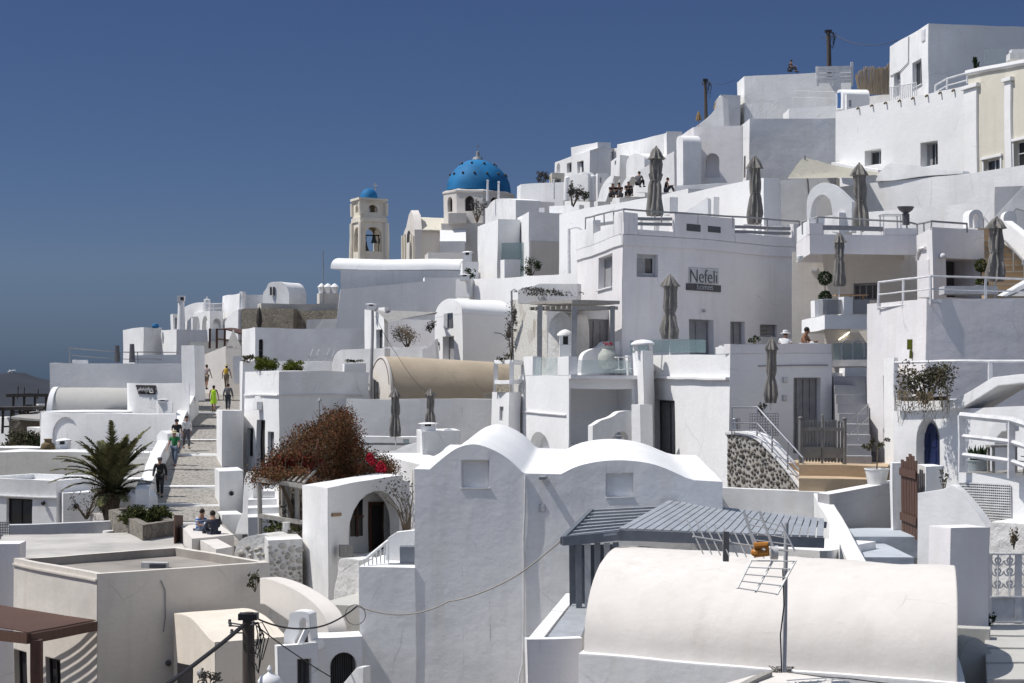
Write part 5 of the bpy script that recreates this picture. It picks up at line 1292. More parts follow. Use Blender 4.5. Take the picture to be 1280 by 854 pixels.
slab('white round-shouldered low wall on the roof terrace', [(415,470)]+smooth_curve([(415,455),(418,444),(425,438),(440,437),(480,436.5)],4)+[(480,470)], (415,98),(480,96), .5, mat='cool')
house('white low terrace wall behind the two roof shrubs', [(346,101),(420,100)], 452, 475, name='wall', cat='wall', mat='white', thick=3)
r = house('white flower trough on the roof terrace', [(427,93),(430,92),(457,92.4)], 455, 470, name='trough', cat='trough', mat='white_clean')
bush('small dark flower tufts in the white trough', 442, 456, 92.3, 1.1, .28, leaf='dark_leaf', n=220, size=.045, deep=.3, stem=False, seed=34)
lamp_post('little grey garden lamp beside the bougainvillea', 398.5, 500, 545, 80, .02, .035)
m = MB(); q = P(385,452,97); 
for dx in (0,.35,.9,1.2): m.tube([q+V((dx,0,0)), q+V((dx+.25,.1,.75))],.03,5)
m.box(q+V((0,0,.3)),(1.2,0,0),(0,.5,0),(0,0,.06)); tag(obj('sun_chair', m, 'rail_white', None, q, angle=0), 'white folding chairs stacked on the roof terrace', 'chair')
# ======================================================= 5 centre
# Nefeli house
A, C, B = (721,87),(778.5,77),(1003,84.5)
r = house('large white house with lettered sign and two-storey shaded front', [A,C,B], 293, 460, mat='mauve', thick=6, roofmat='white', ops=[
    O('win',747.5,320,765,360,0,d=.35,mull=(1,0),frame='frame_grey',sill=True,pane='curtain'),
    O('win',796,318.5,823,347,1,d=.25,frame='frame_grey',mull=(0,0),fw=.16),
    O('door',862,400,892,448,1,d=.4,frame='door_grey',mull=(1,0)), O('door',913,402,931,448,1,d=.3,frame='door_grey'), O('win',950,405,971,420,1,d=.2,frame='door_grey',mull=(0,2))])
for nm, a, b, x0, x1 in (('cornice',C,B,779,1002),('cornice',A,C,721.5,778)):
    pass
fcR, fcL = face_of(r,1), face_of(r,0)
m = MB(); zb, zt = ZZ(307,77), ZZ(293.2,77); nv = V((*fcR.n,0)); m.box(fcR.pt(-.06,zb,-.002), fcR.pt(fcR.L,zb,-.002)-fcR.pt(-.06,zb,-.002), nv*.06, (0,0,zt-zb)); obj('band', m, 'mauve', r, angle=0)
m = MB(); nv = V((*fcL.n,0)); m.box(fcL.pt(0,zb,-.002), fcL.pt(fcL.L,zb,-.002)-fcL.pt(0,zb,-.002), nv*.06, (0,0,zt-zb)); obj('band', m, 'white', r, angle=0)  # band is white on the lit side, mauve on the shaded front
# terrace parapet blocks along both fronts
def para(x0,x1,y0,y1,f,mat,lab=None,thick=.35):
    u0,u1 = f.up(x0), f.up(x1); z1 = ZZ(y0, f.depth((x0+x1)/2)); z0 = r['_z']+.004
    m = MB(); nv = V((*f.n,0)); a = f.pt(u0,z0,-.06); m.box(a, f.pt(u1,z0,-.06)-a, -nv*thick, (0,0,z1-z0)); return obj('parapet', m, mat, r, angle=0)
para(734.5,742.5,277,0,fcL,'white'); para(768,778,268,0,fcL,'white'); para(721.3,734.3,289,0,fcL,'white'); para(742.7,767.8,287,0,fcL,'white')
para(778.5,796,266.5,0,fcR,'mauve'); para(843,918,270,0,fcR,'mauve'); para(991.5,1002,279,0,fcR,'mauve'); para(796.2,842.8,289,0,fcR,'mauve'); para(918.2,991.3,293.5,0,fcR,'mauve')  # shaded front gets mauve, lit side white: shade put into the colour
for x0,x1,y0,y1 in ((858,875,281,290),(884,900,283,291)): block(r,'recess',C,B,x0,x1,y0,y1,.075,.02,'dark_grey')  # dark plates put in for the shade of two parapet openings
def slat(x0,x1,ya,yb,f):
    a, b = f.px(x0,ya,.1), f.px(x1,yb,.1); m = MB(); m.bar(a,b,.07,.14); obj('slat', m, 'rail_grey', r, angle=0)
slat(797,842,273.5,274,fcR); slat(919,990,283,284.5,fcR); slat(797,842,280,281,fcR); slat(919,990,289,290.5,fcR); slat(743,767,281,279,fcL)
def rail_on(label, pts, mat='rail_grey', h=.55, **k): return railing(label, pts, h, mat, (1,), 2.2, .045, .035, **k)
rail_on('long grey tubular handrail along the upper terrace edge', [(731,272.5,85.5),(779.5,262,77),(1000,275.5,84.3)])
# furniture seen through the parapet gaps
def dining(label, px, py, d):
    p = P(px,py,d); t = thing('table', label, 'table', p, 'white tables on the upper terrace'); m = MB(); m.cbox(p+V((0,0,.70)),.9,.8,.05); obj('tabletop', m, 'frame_white', t, angle=0)
    for sx in (-.38,.38):
        for sy in (-.32,.32): m = MB(); m.cbox(p+V((sx,sy,0)),.06,.06,.698); obj('leg', m, 'frame_white', t, angle=0)
for x,y,dd,lb in ((812,296,80,'white table behind the first parapet gap left of the handrail corner'),(832,297,80.5,'white table just right of the first gap table'),(940,300,85,'white table behind the wide parapet gap, left one'),(968,301,85.5,'white table behind the wide parapet gap, right one')): dining(lb,x,y,dd)
# the sign
t = thing('lettered_sign', 'grey Nefeli lettered wall sign with a dark homes band', 'sign', fcR.px(880,355))
def text(body, fc, px, py, size, mat, parent, nm, out=.05, ext=.012, off=0):
    cu = bpy.data.curves.new(nm,'FONT'); cu.body = body; cu.size = size; cu.extrude = ext; cu.offset = off; cu.align_x = 'CENTER'
    o = bpy.data.objects.new(nm, cu); COL.objects.link(o); bpy.context.view_layer.update()
    me = bpy.data.meshes.new_from_object(o.evaluated_get(bpy.context.evaluated_depsgraph_get())); bpy.data.objects.remove(o); bpy.data.curves.remove(cu)
    me.materials.clear(); me.materials.append(MATS[mat]); q = bpy.data.objects.new(nm, me); COL.objects.link(q)
    X = V((*fc.u,0)); Z = V((0,0,1)); Y = V((*fc.n,0)); M = Matrix((X,Z,Y)).transposed().to_4x4(); M.translation = warp(fc.px(px,py,-out-.012))-V(parent['_o'])
    q.parent = parent; q.matrix_local = M; return q
pa, pb = fcR.px(864,336.5), fcR.px(897,336.5)
m = MB(); m.extr([fcR.px(862,355,-.01),fcR.px(898.5,355,-.01),fcR.px(898.5,335.5,-.01),fcR.px(862,335.5,-.01)], V((*(fcR.n*.02),0))); obj('panel', m, 'grey', t, angle=0)
m = MB(); m.extr([fcR.px(858.5,363.5,-.01),fcR.px(901,365.5,-.01),fcR.px(901,357,-.01),fcR.px(858.5,355.3,-.01)], V((*(fcR.n*.03),0))); obj('panel', m, 'dark_grey', t, angle=0)
q = text('Nefeli', fcR, 879.5, 354.2, .80, 'dark_grey', t, 'lettering', .04, .008, -.012); q.scale = (.95, 1.08, 1)
q = text('homes', fcR, 880.5, 363.0, .40, 'frame_grey', t, 'lettering', .055)
m = MB(); q = fcR.px(838,417,-.03); m.tube([q, q-V((0,.25,.0)), q-V((-.1,.3,-.15))],.03,6); m.ball(q-V((-.12,.3,-.2)),.06,6); tag(obj('wall_lamp', m, 'dark_grey', None, q),'curly wall lamp beside the folded parasol','wall lamp')
m = MB(); q = fcR.px(878.5,389.5,-.12); m.ball(q,.09,6,.7); tag(obj('wall_lamp', m, 'rail_grey', None, q),'small round lamp above the grey door','wall lamp')
# terrace in front of Nefeli
house('white pool terrace in front of the lettered house', [(786,73.5),(1003,74.5)], 445, 470, name='terrace', cat='terrace', mat='white', thick=8, roofmat='white')
m = MB(); a, b = P(789,441,70), P(881,441,69); m.box(a,b-a,(0,.04,0),(0,0,.50)); tag(obj('glass_panel', m, 'glass_teal', None, a, angle=0), 'turquoise glass windbreak on the pool terrace', 'glass panel')
parasol('folded grey parasol leaning before the lettered house wall', 837.5, 344, 424, 70.5, 24)
m = MB(); c = P(901,441,70); m.lathe(c,[(.2,0),(.22,.16),(.05,.3)],8); tag(obj('small_finial', m, 'grey', None, c),'little grey cone ornament on the terrace edge','ornament')
bush('tiny shrub tuft on the terrace edge by the small window', 941, 428, 68, .5, .3, leaf='dark_leaf', n=120, size=.05, seed=40)
person('person in a white hat and white top on the terrace, back turned', 981, 442, 66.5, 160, 'sit', top='cloth_white', legs='cloth_white', hat='cloth_white', h=1.62)
person('bare-backed person with short dark hair on the terrace', 1004, 441, 66.5, 60, 'sit', bare=True, legs='cloth_white', skin='skin_tan', h=1.85)
for x0,x1,lb,mt in ((1000,1022,'white cushion beside the bare-backed person','cloth_white'),): 
    m = MB(); p = P(x0,434,65.5); m.box(p,(.65,0,0),(0,.5,0),(0,0,.18)); tag(obj('cushion', m, mt, None, p, angle=0), lb, 'cushion')
# upper terrace parasols
parasol('tall folded grey parasol behind the handrail corner of the upper terrace', 818.5, 184, 270, 80.5, 23)
parasol('folded grey parasol in the middle of the upper terrace', 943.5, 196, 280, 84.5, 20)
parasol('folded grey parasol right of the white curved arch', 1076.5, 205, 287, 79, 22)

# rough peeled house M6
r = house('rough peeling plaster house beneath a planted roof', [(641,90),(685,84.5),(724,86)], 369, 450, mat='peel', ops=[])
slab('white rounded planter parapet on the roof of the peeling house', [(648,380)]+smooth_curve([(648,364),(655,361),(668,358),(676,355),(700,355),(722,354.5)],3)+[(722,380)], (648,83.8),(722,82.6), .4, mat='grey')
bush('grey-green planting along the roof of the peeling house', 690, 371, 83, 3.0, .45, leaf='grey_leaf', n=800, size=.055, deep=.8, clumps=12, stem=False, seed=41)
house('plain pale parapet right part of the peeling house roof', [(684,82.4),(722,82)], 370, 388, name='wall', cat='wall', mat='grey', thick=.3)
m = MB(); fc = Face(XY(641,90),XY(685,84.5)); m.tube([fc.px(652,394,-.35),fc.px(644,420,-.35)],[.09,.16],8); m.ball(fc.px(653,390,-.35),.12,6); m.tube([fc.px(647,412,-.02),fc.px(647,412,-.36)],.03,5); tag(obj('wall_torch', m, 'wood_dark', None, fc.px(648,410)), 'dark slanted trunk-like torch on the peeling wall', 'torch')
bush('thin twisted shrub climbing at the corner of the peeling house', 638, 452, 82, .9, 3.0, leaf='grey_leaf', n=260, size=.06, clumps=10, seed=42)
lamp_post('dark slim lamp post at the corner of the peeling house', 640, 364, 452, 82.5, .18, .045)
# loft frame and narrow tower M7
r = house('narrow white tower with a slit window under the open loft frame', [(615,79),(637.5,76),(652,76.6)], 490.5, 575, mat='white_clean', ops=[O('win',625,508.5,630,526,0,d=.15,pane='grey',mull=(0,0),fw=.02)])
t = thing('loft_frame', 'open white timber loft frame on top of the narrow tower', 'frame', P(635,490,77))
for x,y0,dd in ((619.5,453,78),(621,478,78),(640,453,76.2),(655,454,76.8)):
    m = MB(); p = P(x,490,dd); m.cbox(p,.2,.2,(490-y0)/F*dd); obj('post', m, 'white', t, angle=0)
for a,b in (((619.5,453,78),(640,453,76.2)),((640,453,76.2),(655,454,76.8)),((619.5,478,78),(640,478,76.2)),((640,478,76.2),(655,477,76.8))):
    m = MB(); m.bar(P(*a),P(*b),.16,.18); obj('beam', m, 'white', t, angle=0)
m = MB(); m.box(P(619.5,489.8,77.6), P(639.5,489.8,76)-P(619.5,489.8,77.6), (.1,1,0), (0,0,.30)); obj('basket', m, 'rubble', t, angle=0)
bush('thin grey plant on the loft frame shelf', 630, 453, 77, .8, .4, leaf='olive_leaf', n=160, size=.05, seed=43)
m = MB(); q = P(601,499,80); 
for k in range(9): m.bar(q+V((k*.06,0,0)), q+V((k*.06+.28,0,.28)), .02); m.bar(q+V((k*.06+.28,.02,0)), q+V((k*.06,.02,.28)), .02)
tag(obj('lattice', m, 'sail_cream', None, q, angle=0),'small cream lattice trellis on the courtyard wall','lattice')

# M5 loggia block
A, C, B = (649,77.5),(712,69.5),(796,70.1)
r = house('white block with deep shaded loggia below the timber pergola', [A,C,B], 470, 590, mat='white_clean', ops=[
    O('niche',714,486,789,556,1,d=1.9), O('niche',663,540,688,569,0,arch=True,d=.5)])
block(r,'band',A,C,650,709,516,517.6,.06,.08,'mauve'); None
fL, fR = face_of(r,0), face_of(r,1)
def par2(f,x0,x1,y0,nm='parapet',mat='white_clean',th=.35):
    u0,u1 = f.up(x0), f.up(x1); z1 = ZZ(y0,f.depth((x0+x1)/2)); z0 = r['_z']+.003; m = MB(); nv = V((*f.n,0)); a = f.pt(u0,z0); m.box(a, f.pt(u1,z0)-a, -nv*th, (0,0,z1-z0)); obj(nm, m, mat, r, angle=0)
par2(fL,655,667,446); par2(fL,698,711.8,446); 
m = MB(); a = fL.px(667.2,469.4,.1); m.box(a, fL.px(697.8,469.4,.1)-a, V((*(-fL.n*.03),0)), (0,0,.72)); obj('glass_panel', m, 'glass_clear', r, angle=0)
m = MB(); a = fR.px(713,466,.1); m.box(a, fR.px(790,466,.1)-a, V((*(-fR.n*.03),0)), (0,0,.5)); obj('glass_panel', m, 'glass_clear', r, angle=0)
m = MB(); a = fR.pt(0,ZZ(474,69.5),-.3); m.box(a, fR.pt(fR.L,ZZ(474,69.5),-.3)-a, V((*(-fR.n*.295),0)), (0,0,.16)); obj('ledge', m, 'white', r, angle=0)
slab('white scalloped wall with an arched gap in front of the loggia', [(741,566),(741,532)]+smooth_curve([(745,530),(751,526),(757,524),(763,522),(768,519),(773,515),(779,513.5),(784,513)],3)+[(790,513),(790,566),(784,566)]+smooth_curve([(784,546),(780,540),(773,540),(767,545),(764,553),(763,566)],3), (741,68),(790,68.6), .45)
m = MB(); q = P(766,563,69.5)
for s in (0,.3): m.bar(q+V((0,s,0)), q+V((.4,s,.55)), .04); m.bar(q+V((.4,s,0)), q+V((0,s,.55)), .04)
m.box(q+V((-.05,0,.55)),(.5,0,0),(0,.35,0),(0,0,.04)); tag(obj('folding_stool', m, 'frame_white', None, q, angle=0),'white folding stool inside the scalloped arch gap','stool')
# pergola in front of peeling house
t = thing('pergola', 'white-grey timber pergola over the small vase terrace', 'pergola', P(700,460,75))
z = ZZ(381,75); pa = P(664,384,78); 
c0, c1, c2 = P(663,381,79), P(716,378,73.5), P(776,380,75)
m = MB(); m.extr([c0,c1,c2,c0+c2-c1+V((0,1.2,0))], V((0,0,.14))); obj('roof', m, 'wood_grey', t, angle=0)
for k in range(9):
    f = k/8; a = c0.lerp(c1,f)+V((0,0,-.17)); m = MB(); m.bar(a, a+(c2-c1)*.95, .09, .14); obj('beam', m, 'wood_grey', t, angle=0)
for x,dd,w in ((675.5,77.2,.22),(719,73.2,.22),(767,74.6,.2)):
    m = MB(); p = P(x,470,dd); m.cbox(p,w,w,ZZ(382,dd)-p.z); obj('post', m, 'rail_grey', t, angle=0)
house('grey slatted room wall behind the vase terrace', [(722,79),(778,80)], 386, 470, name='wall', cat='wall', mat='grey', thick=.4, ops=[O('door',736,399,762,452,0,d=.2,frame='door_grey',mull=(2,0))])
slab('rough white rock-like buttress under the pergola', smooth_curve([(683,470),(686,430),(688,405),(696,393),(706,390),(714,400),(716,430)],3)+[(716,470)], (683,79),(716,78), 1.2, name='buttress', cat='buttress', mat='rough_white')
slab('white curving low wall behind the pale vase', smooth_curve([(728,470),(730,446),(738,438),(750,434),(756,428),(764,427)],3)+[(776,427),(776,470)], (728,74.2),(776,75), .35, mat='cool')
m = MB(); p = P(761,461,73.2); m.lathe(p,[(.22,0),(.36,.12),(.44,.38),(.40,.62),(.26,.78),(.24,.86),(.28,.9)],24, lambda a,k: .015*(k%2)); t = tag(obj('vase', m, 'vase_green', None, p),'large pale ribbed vase on the pergola terrace','vase')
bush('red flowers planted in the large pale vase', 761, 434, 73.2, .5, .25, leaf='boug_pink', n=60, size=.045, stem=False, seed=44)
chimney('white chimney pot beside the rock-like buttress', 708, 412, 462, 76, .5)
for i,x in enumerate((774,781,788)):
    m = MB(); p = P(x,462,71.5+i*.3); m.lathe(p,[(.16,0),(.16,.02),(.02,.04),(.02,.5),(.17,.5),(.17,.54)],12); tag(obj('side_table', m, 'rail_white', None, p), ('left','middle','right')[i]+' of three thin white bistro tables by the glass rail','side table','thin bistro tables by the glass rail')

# M1 white building centre right
A, C, B = (808,71.5),(911.5,63),(1040,64.8)
r = house('bright white house with a tall open window and shaded door front', [A,C,B], 441, 620, mat='white_clean', roofmat='white', ops=[
    O('win',817.5,500.5,842.5,571,0,d=.3,frame='dark_grey',pane='curtain',fw=.09), O('door',991,472,1025,566,1,d=.3,frame='door_grey',mull=(3,4),fw=.05)])
fL, fR = face_of(r,0), face_of(r,1)
for f, x0, x1, y0, mt in ((fL,893,911,431.5,'white_clean'),(fR,911.7,1039.5,428.5,'mauve')):  # parapet colour carries the shade: white on the lit side, mauve in front
    u0,u1 = f.up(x0), f.up(x1); z1 = ZZ(y0,f.depth(x1 if f is fL else x0)); z0 = r['_z']+.003; m = MB(); nv = V((*f.n,0)); a = f.pt(u0,z0,0 if f is fL else .002)
    m.box(a, f.pt(u1,z0,0)-f.pt(u0,z0,0), -nv*.45, (0,0,z1-z0)); obj('parapet', m, mt, r, angle=0)
m = MB(); q = V((*fR.n,0)); a = fR.px(946,457,-.005); m.box(a, fR.px(1034,457,-.005)-a, q*.04, (0,0,.04)); obj('conduit', m, 'rail_grey', r, angle=0)
m = MB(); nv = V((*fL.n,0)); a = fL.px(809,473.5,-.003); m.box(a, fL.px(911,473.5,-.003)-a, nv*.14, (0,0,.10)); obj('ledge', m, 'white_clean', r, angle=0)
for x,y in ((979,474),(979,497)): m = MB(); a = fR.px(x-2.5,y+4,-.004); m.box(a, fR.px(x+2.5,y+4,-.004)-a, V((*(fR.n*.08),0)), (0,0,.2)); obj('wall_box', m, 'grey', r, angle=0)
house('white corner annex with a clipped edge beside the grey front door', [(1040.2,65.6),(1056,66.5)], 465, 600, name='wall', cat='wall', mat='mauve', thick=2)
# chimney column
r = house('tall white chimney column with drain pipe at the bright house corner', [(792,70.5),(804,68.5),(817,69.2)], 438, 590, name='chimney', cat='chimney', mat='white_clean')
m = MB(); c = P(804.5,438,69.2); 
for s in (-1,1): m.box(c+V((s*.28-.08,-.25,0)),(.16,0,0),(0,.5,0),(0,0,.22))
m.lathe(c+V((0,0,.22)),[(.46,0),(.45,.06),(.30,.16),(.05,.20)],14); obj('cap', m, 'white_clean', r)
block(r,'buttress',(789,68.0),(800,67.6),788.5,799.5,505,590,.0,.6,'white_clean')
m = MB(); f = Face(XY(808,71.5),XY(911.5,63)); m.tube([f.px(820,462,-.1),f.px(811,474,-.12),f.px(809.5,520,-.12),f.px(809.5,545,-.12),f.px(806,575,-.2)],.06,6); obj('drain_pipe', m, 'white', r)
# parasol by the door and furniture
parasol('folded khaki-grey parasol by the grey glazed door', 963.5, 423, 504, 61.5, 18)
m = MB(); a, b = P(938,545,60.8), P(973,545,60.8)
for k in range(12):
    x = a.lerp(b,k/11); m.bar(x, x+V((0,0,.75)), .02)
for k in range(9): m.bar(a+V((0,.03,.75*k/8)), b+V((0,.03,.75*k/8)), .02)
tag(obj('lattice_screen', m, 'rail_grey', None, a, angle=0), 'grey lattice screen below the khaki parasol', 'lattice')
m = MB(); p = P(920,545,61.5); m.lathe(p,[(.16,0),(.17,.6),(.15,.62)],14); tag(obj('drum_stool', m, 'steel', None, p),'round metal drum at the top of the stone-clad ramp','drum')
bush('round grey potted ball plant beside the handrail top', 953, 519, 61, .36, .42, leaf='grey_leaf', n=200, size=.04, seed=45)
# stone clad wedge with white coping
A, B = (910.5,60.6),(1003,57.5)
slab('dark stone-clad ramp wall with pale mortar below the handrail', [(910.5,622),(910.5,541)]+smooth_curve([(914,540),(930,541),(944,546),(955,555),(970,572),(985,591),(998,608)],4)+[(1003,622)], A, B, .5, name='wall', cat='stone wall', mat='mortar')
clad_wall = list(COL.objects)[-1]; random.seed(91)
stones_on(clad_wall, Face(XY(*A),XY(*B)), lambda x,y: y > (543 if x < 925 else 543+(x-925)*.25+(max(0,x-940)**1.5)*.105) and y < 621 and x < 999, 911.5, 998, 543, 620, 190, .045, .135, 'clad_stones', .04)
fc = Face(XY(*A),XY(*B)); top_ = smooth_curve([(909,540.2),(914,539),(930,540),(945,545),(956.5,554),(972,571),(988,591),(1008,617)],4)
m = MB(); pts = [fc.px(x,y,-.06)+V((0,0,.005)) for x,y in top_]; nv = V((*fc.n,0))
for a,b in zip(pts,pts[1:]): m.extr([a,b,b-V((0,0,.11)),a-V((0,0,.11))], -nv*.62)
tag(obj('coping', m, 'white_clean', None, pts[0], angle=60),'white curved coping on the stone-clad ramp wall','coping')
railing('steel tubular handrail descending along the stone-clad ramp', [(916,509,60.2),(948,510,59),(1005,574,57.3)], .95, 'steel', (1,.45,.2), 1.0, .035, .03)
# grey picket gate
t = thing('picket_gate', 'grey arched picket double gate between steel posts', 'gate', P(1030,582,58))
for x in (1001.5,1029,1056):
    m = MB(); p = P(x,583,57.8); tp = P(x,526 if x != 1029 else 522,57.8); m.tube([p,tp],.065 if x!=1029 else .04,10); m.ball(tp+V((0,0,.05)),.08 if x!=1029 else .05,8,.7); obj('post', m, 'gate_grey', t)
for i in range(13):
    x = 1005.5+i*3.95; 
    if abs(x-1029)<1.5: continue
    y0 = 530-4.5*math.sin(math.pi*((x-1003)%26)/26); m = MB(); p = P(x,579,57.9); m.box(p+V((-.035,0,0)),(.072,0,0),(0,.03,0),(0,0,(579-y0)/F*57.9)); obj('picket', m, 'gate_grey', t, angle=0)
for a,b in ((1003,1028),(1030,1055)):
    m = MB(); m.box(P(a,574,57.75),(P(b,0,57.75)-P(a,0,57.75)),(0,.04,0),(0,0,.35)); obj('rail', m, 'gate_grey', t, angle=0); m = MB(); m.box(P(a,540,57.75),(P(b,0,57.75)-P(a,0,57.75)),(0,.04,0),(0,0,.12)); obj('rail', m, 'gate_grey', t, angle=0)
steps('tan stone landing and steps below the grey picket gate', (1000,1105,614,55.8),(1000,1098,580,58.3), 2, 'tan_step', depth=.8)
house('tan paving slab in front of the grey picket gate', [(985,58.2),(1110,57.5)], 582, 600, name='terrace', cat='terrace', mat='tan_step', thick=3)
steps('grey-white staircase climbing right of the grey picket gate', (1057,1090,582,59.2),(1040,1082,470,65.5), 9, 'shaded_grey_render', depth=.7)  # dark plaster paints in the shade on these steps
railing('thin steel rail along the grey-white staircase', [(1058,530,59),(1086,505,61.5)], .9, 'steel', (1,.5), 1.2, .025)
# ======================================================= 6 right side
# balcony house R1: projecting parapet above a recessed, shaded storey
r = house('white balcony house with a shaded parapet overhanging a recessed storey', [(996,80),(1012,75),(1147,76)], 293, 318, mat='mauve', drop=0, thick=5, roofmat='white')
fR, fL = face_of(r,1), face_of(r,0)
def para_r(x0,x1,y0,f,mat='mauve',out=0,th=.3):
    u0,u1 = f.up(x0), f.up(x1); z1 = ZZ(y0,f.depth((x0+x1)/2)); z0 = r['_z']+.003; m = MB(); nv = V((*f.n,0)); a = f.pt(u0,z0,out); m.box(a, f.pt(u1,z0,out)-a, -nv*th, (0,0,z1-z0)); obj('parapet', m, mat, r, angle=0)
para_r(1012,1028.5,279,fR); para_r(1104.5,1146,286,fR); para_r(996.5,1011.5,279,fL,'white_clean')  # lit side white, shaded front mauve, so shade is painted in
for y in (284.5,): m = MB(); m.bar(fR.px(1029,y,.1), fR.px(1104,y+2,.1), .08, .2); obj('slat', m, 'rail_grey', r, angle=0)
rail_on('grey tubular handrail along the balcony house terrace', [(1003,277,76),(1022,271,75.5),(1133,278,76.2),(1146,281,76.4)])
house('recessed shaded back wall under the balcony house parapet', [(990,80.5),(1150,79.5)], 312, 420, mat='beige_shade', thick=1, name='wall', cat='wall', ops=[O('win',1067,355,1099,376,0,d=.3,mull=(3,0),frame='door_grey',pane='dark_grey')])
m = MB(); p = P(962+37.5,322,74.5); m.lathe(p,[(.06,-.2),(.14,-.1),(.14,.05),(.02,.1)],10); tag(obj('security_camera', m, 'cloth_white', None, p),'round white security camera at the balcony house corner','camera')
m = MB(); f = Face(XY(990,80.5),XY(1150,79.5)); a = f.px(1014,339,-.003); m.box(a, f.px(1023,339,-.003)-a, V((*(f.n*.05),0)), (0,0,.15)); tag(obj('wall_plaque', m, 'grey', None, a, angle=0),'small grey plaque on the recessed shaded wall','plaque')
# balcony slab
r = house('white projecting balcony terrace with square posts', [(1001,72),(1031,66.5),(1090,67.5)], 394, 411.5, name='balcony', cat='balcony', mat='white_clean', drop=0, roofmat='white')
fL, fR = face_of(r,0), face_of(r,1)
for x0,x1,f,y0 in ((1012.5,1018,fL,376),(1055,1066,fR,372)): para_r(x0,x1,y0,f,'white_clean',0,.35)
for f,x0,x1 in ((fL,1018.5,1030),(fR,1031,1054.5),(fR,1067,1089)):
    m = MB(); a = f.px(x0,393.4,.12); m.box(a, f.px(x1,393.4,.12)-a, V((*(-f.n*.03),0)), (0,0,.55)); obj('glass_panel', m, 'glass_grey', r, angle=0)
parasol('folded grey parasol on the white projecting balcony', 1049, 292, 358, 69.5, 17)
potted('double-ball topiary in a grey pot on the white balcony', 1031, 394, 69, .24, .62, 1.0, 'dark_leaf', 'pot_grey', 'topiary', 700, size=.04)
m = MB(); p = P(1062,393,71); m.cbox(p+V((0,0,.72)),1.3,.8,.05); m.cbox(p,.08,.08,.71); m.cbox(p+V((.5,0,0)),.08,.08,.71); tag(obj('table', m, 'wood_tan', None, p, angle=0),'wooden topped table on the white balcony','table')
# pool niche below the balcony
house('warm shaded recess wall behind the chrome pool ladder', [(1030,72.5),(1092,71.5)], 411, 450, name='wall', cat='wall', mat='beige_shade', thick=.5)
m = MB(); p = P(1048,425,72); m.box(p,(1.1,0,0),(0,.05,0),(0,0,.04)); m.v=[V((v.x,v.y,v.z+(v.x-p.x)*.7)) for v in m.v]; tag(obj('wall_light', m, 'lamp_glow', None, p, angle=0),'slanted strip light glowing under the balcony','strip light')
m = MB(); a = P(1041,449,67.2); m.box(a,(1.35,0,0),(0,.03,0),(0,0,.62)); tag(obj('glass_panel', m, 'glass_teal', None, a, angle=0),'green tinted glass in front of the chrome pool ladder','glass panel')
t = thing('pool_ladder', 'chrome curved pool ladder below the balcony', 'ladder', P(1062,448,66.9))
for x in (1052,1066):
    q = P(x,450,66.9); m = MB(); m.tube([q]+[q+V((.22-.22*math.cos(a),0,.5+.22*math.sin(a))) for a in [math.pi*k/8 for k in range(9)]]+[q+V((.44,0,.1))],.03,8); obj('handrail', m, 'steel', t)
house('white pool edge ledge with a tan underside', [(1034,66.6),(1092,66.8)], 449, 457, name='ledge', cat='ledge', mat='warm_light', drop=0, thick=4)
house('white low wall under the pool edge beside the staircase', [(1056,66),(1092,66.2)], 459, 500, name='wall', cat='wall', mat='white', thick=.6)
# R2 block with dark opening
A, C, B = (1145,75),(1166,70),(1231,71.5)
r = house('white corner block with a dark shuttered opening and a camera', [A,C,B], 283, 378, mat='mauve', ops=[O('niche',1182,323.5,1225,372,1,d=1.6)], thick=4)
m = MB(); f = face_of(r,1); a = f.px(1184,371,1.5); m.box(a, f.px(1224,371,1.5)-a, V((*(f.n*.1),0)), (0,0,1.45)); obj('shutter', m, 'dark_grey', r, angle=0)
m = MB(); p = f.px(1175,320.5,-.15); m.ball(p,.13,8); obj('security_camera', m, 'cloth_white', r)
rail_on('grey handrail on top of the white corner block', [(1146,280,74.5),(1165,275.5,70.2),(1210,279,71)], h=.35)
slab('white pierced bell arch on the corner block roof', [(1213,284),(1213,270)]+arc(1213,270,1230,270,261.5,10)+[(1230,284),(1225.5,284)]+arc(1225.5,274,1217.5,274,267,8)+[(1217.5,284)], (1211,71.2),(1230,71.5), .4, name='bell_arch', cat='arch', mat='cool')
m = MB(); p = P(1132,282,76); m.tube([p,p+V((0,0,.5))],.16,8); m.lathe(p+V((0,0,.5)),[(.08,0),(.28,.14),(.36,.28),(.35,.31),(.2,.28)],20); tag(obj('stone_bowl', m, 'dark_grey', None, p),'dark grey bowl planter on a pedestal by the terrace handrail','bowl planter')
m = MB(); fl = Face(XY(1145,75),XY(1166,70)); m.tube([fl.px(1147,327,-.05),fl.px(1148,317,-.05),fl.px(1151,311,-.05),fl.px(1158,309,-.05)],.07,6); obj('arch_moulding', m, 'mauve', r)
dining('white chairs-and-table set behind the bowl planter', 1113, 290, 79); 
# stairs behind the big folded parasol
steps('tan stone staircase rising behind the big folded parasol', (1229,1290,372,67.5),(1222,1262,288,75), 11, 'tan_step', depth=.6, nose='sail_cream')
slab('white sloping stair cheek rising to the upper right', [(1232,300),(1232,286),(1282,232),(1290,232),(1290,268),(1272,262),(1246,290)], (1232,76.5),(1290,76), .35)
slab('white descending stair cheek at the right edge', [(1240,290),(1256,276),(1300,312),(1300,350),(1284,330)], (1240,72.5),(1300,68), .35, mat='white_clean')
house('grey shaded wall behind the upper right stair cheek', [(1244,79),(1300,78.5)], 232, 320, name='wall', cat='wall', mat='grey', thick=.5)
slab('white pierced scroll block at the head of the tan staircase', [(1256,290),(1256,272)]+arc(1256,272,1272,272,264,8)+[(1272,290)], (1256,73),(1272,73), .5, name='scroll_block', cat='block')
railing('steel rail down the left side of the tan staircase', [(1230,272,74.5),(1280,326,68.5)], .95, 'rail_grey', (1,), 1.6, .04, .03)
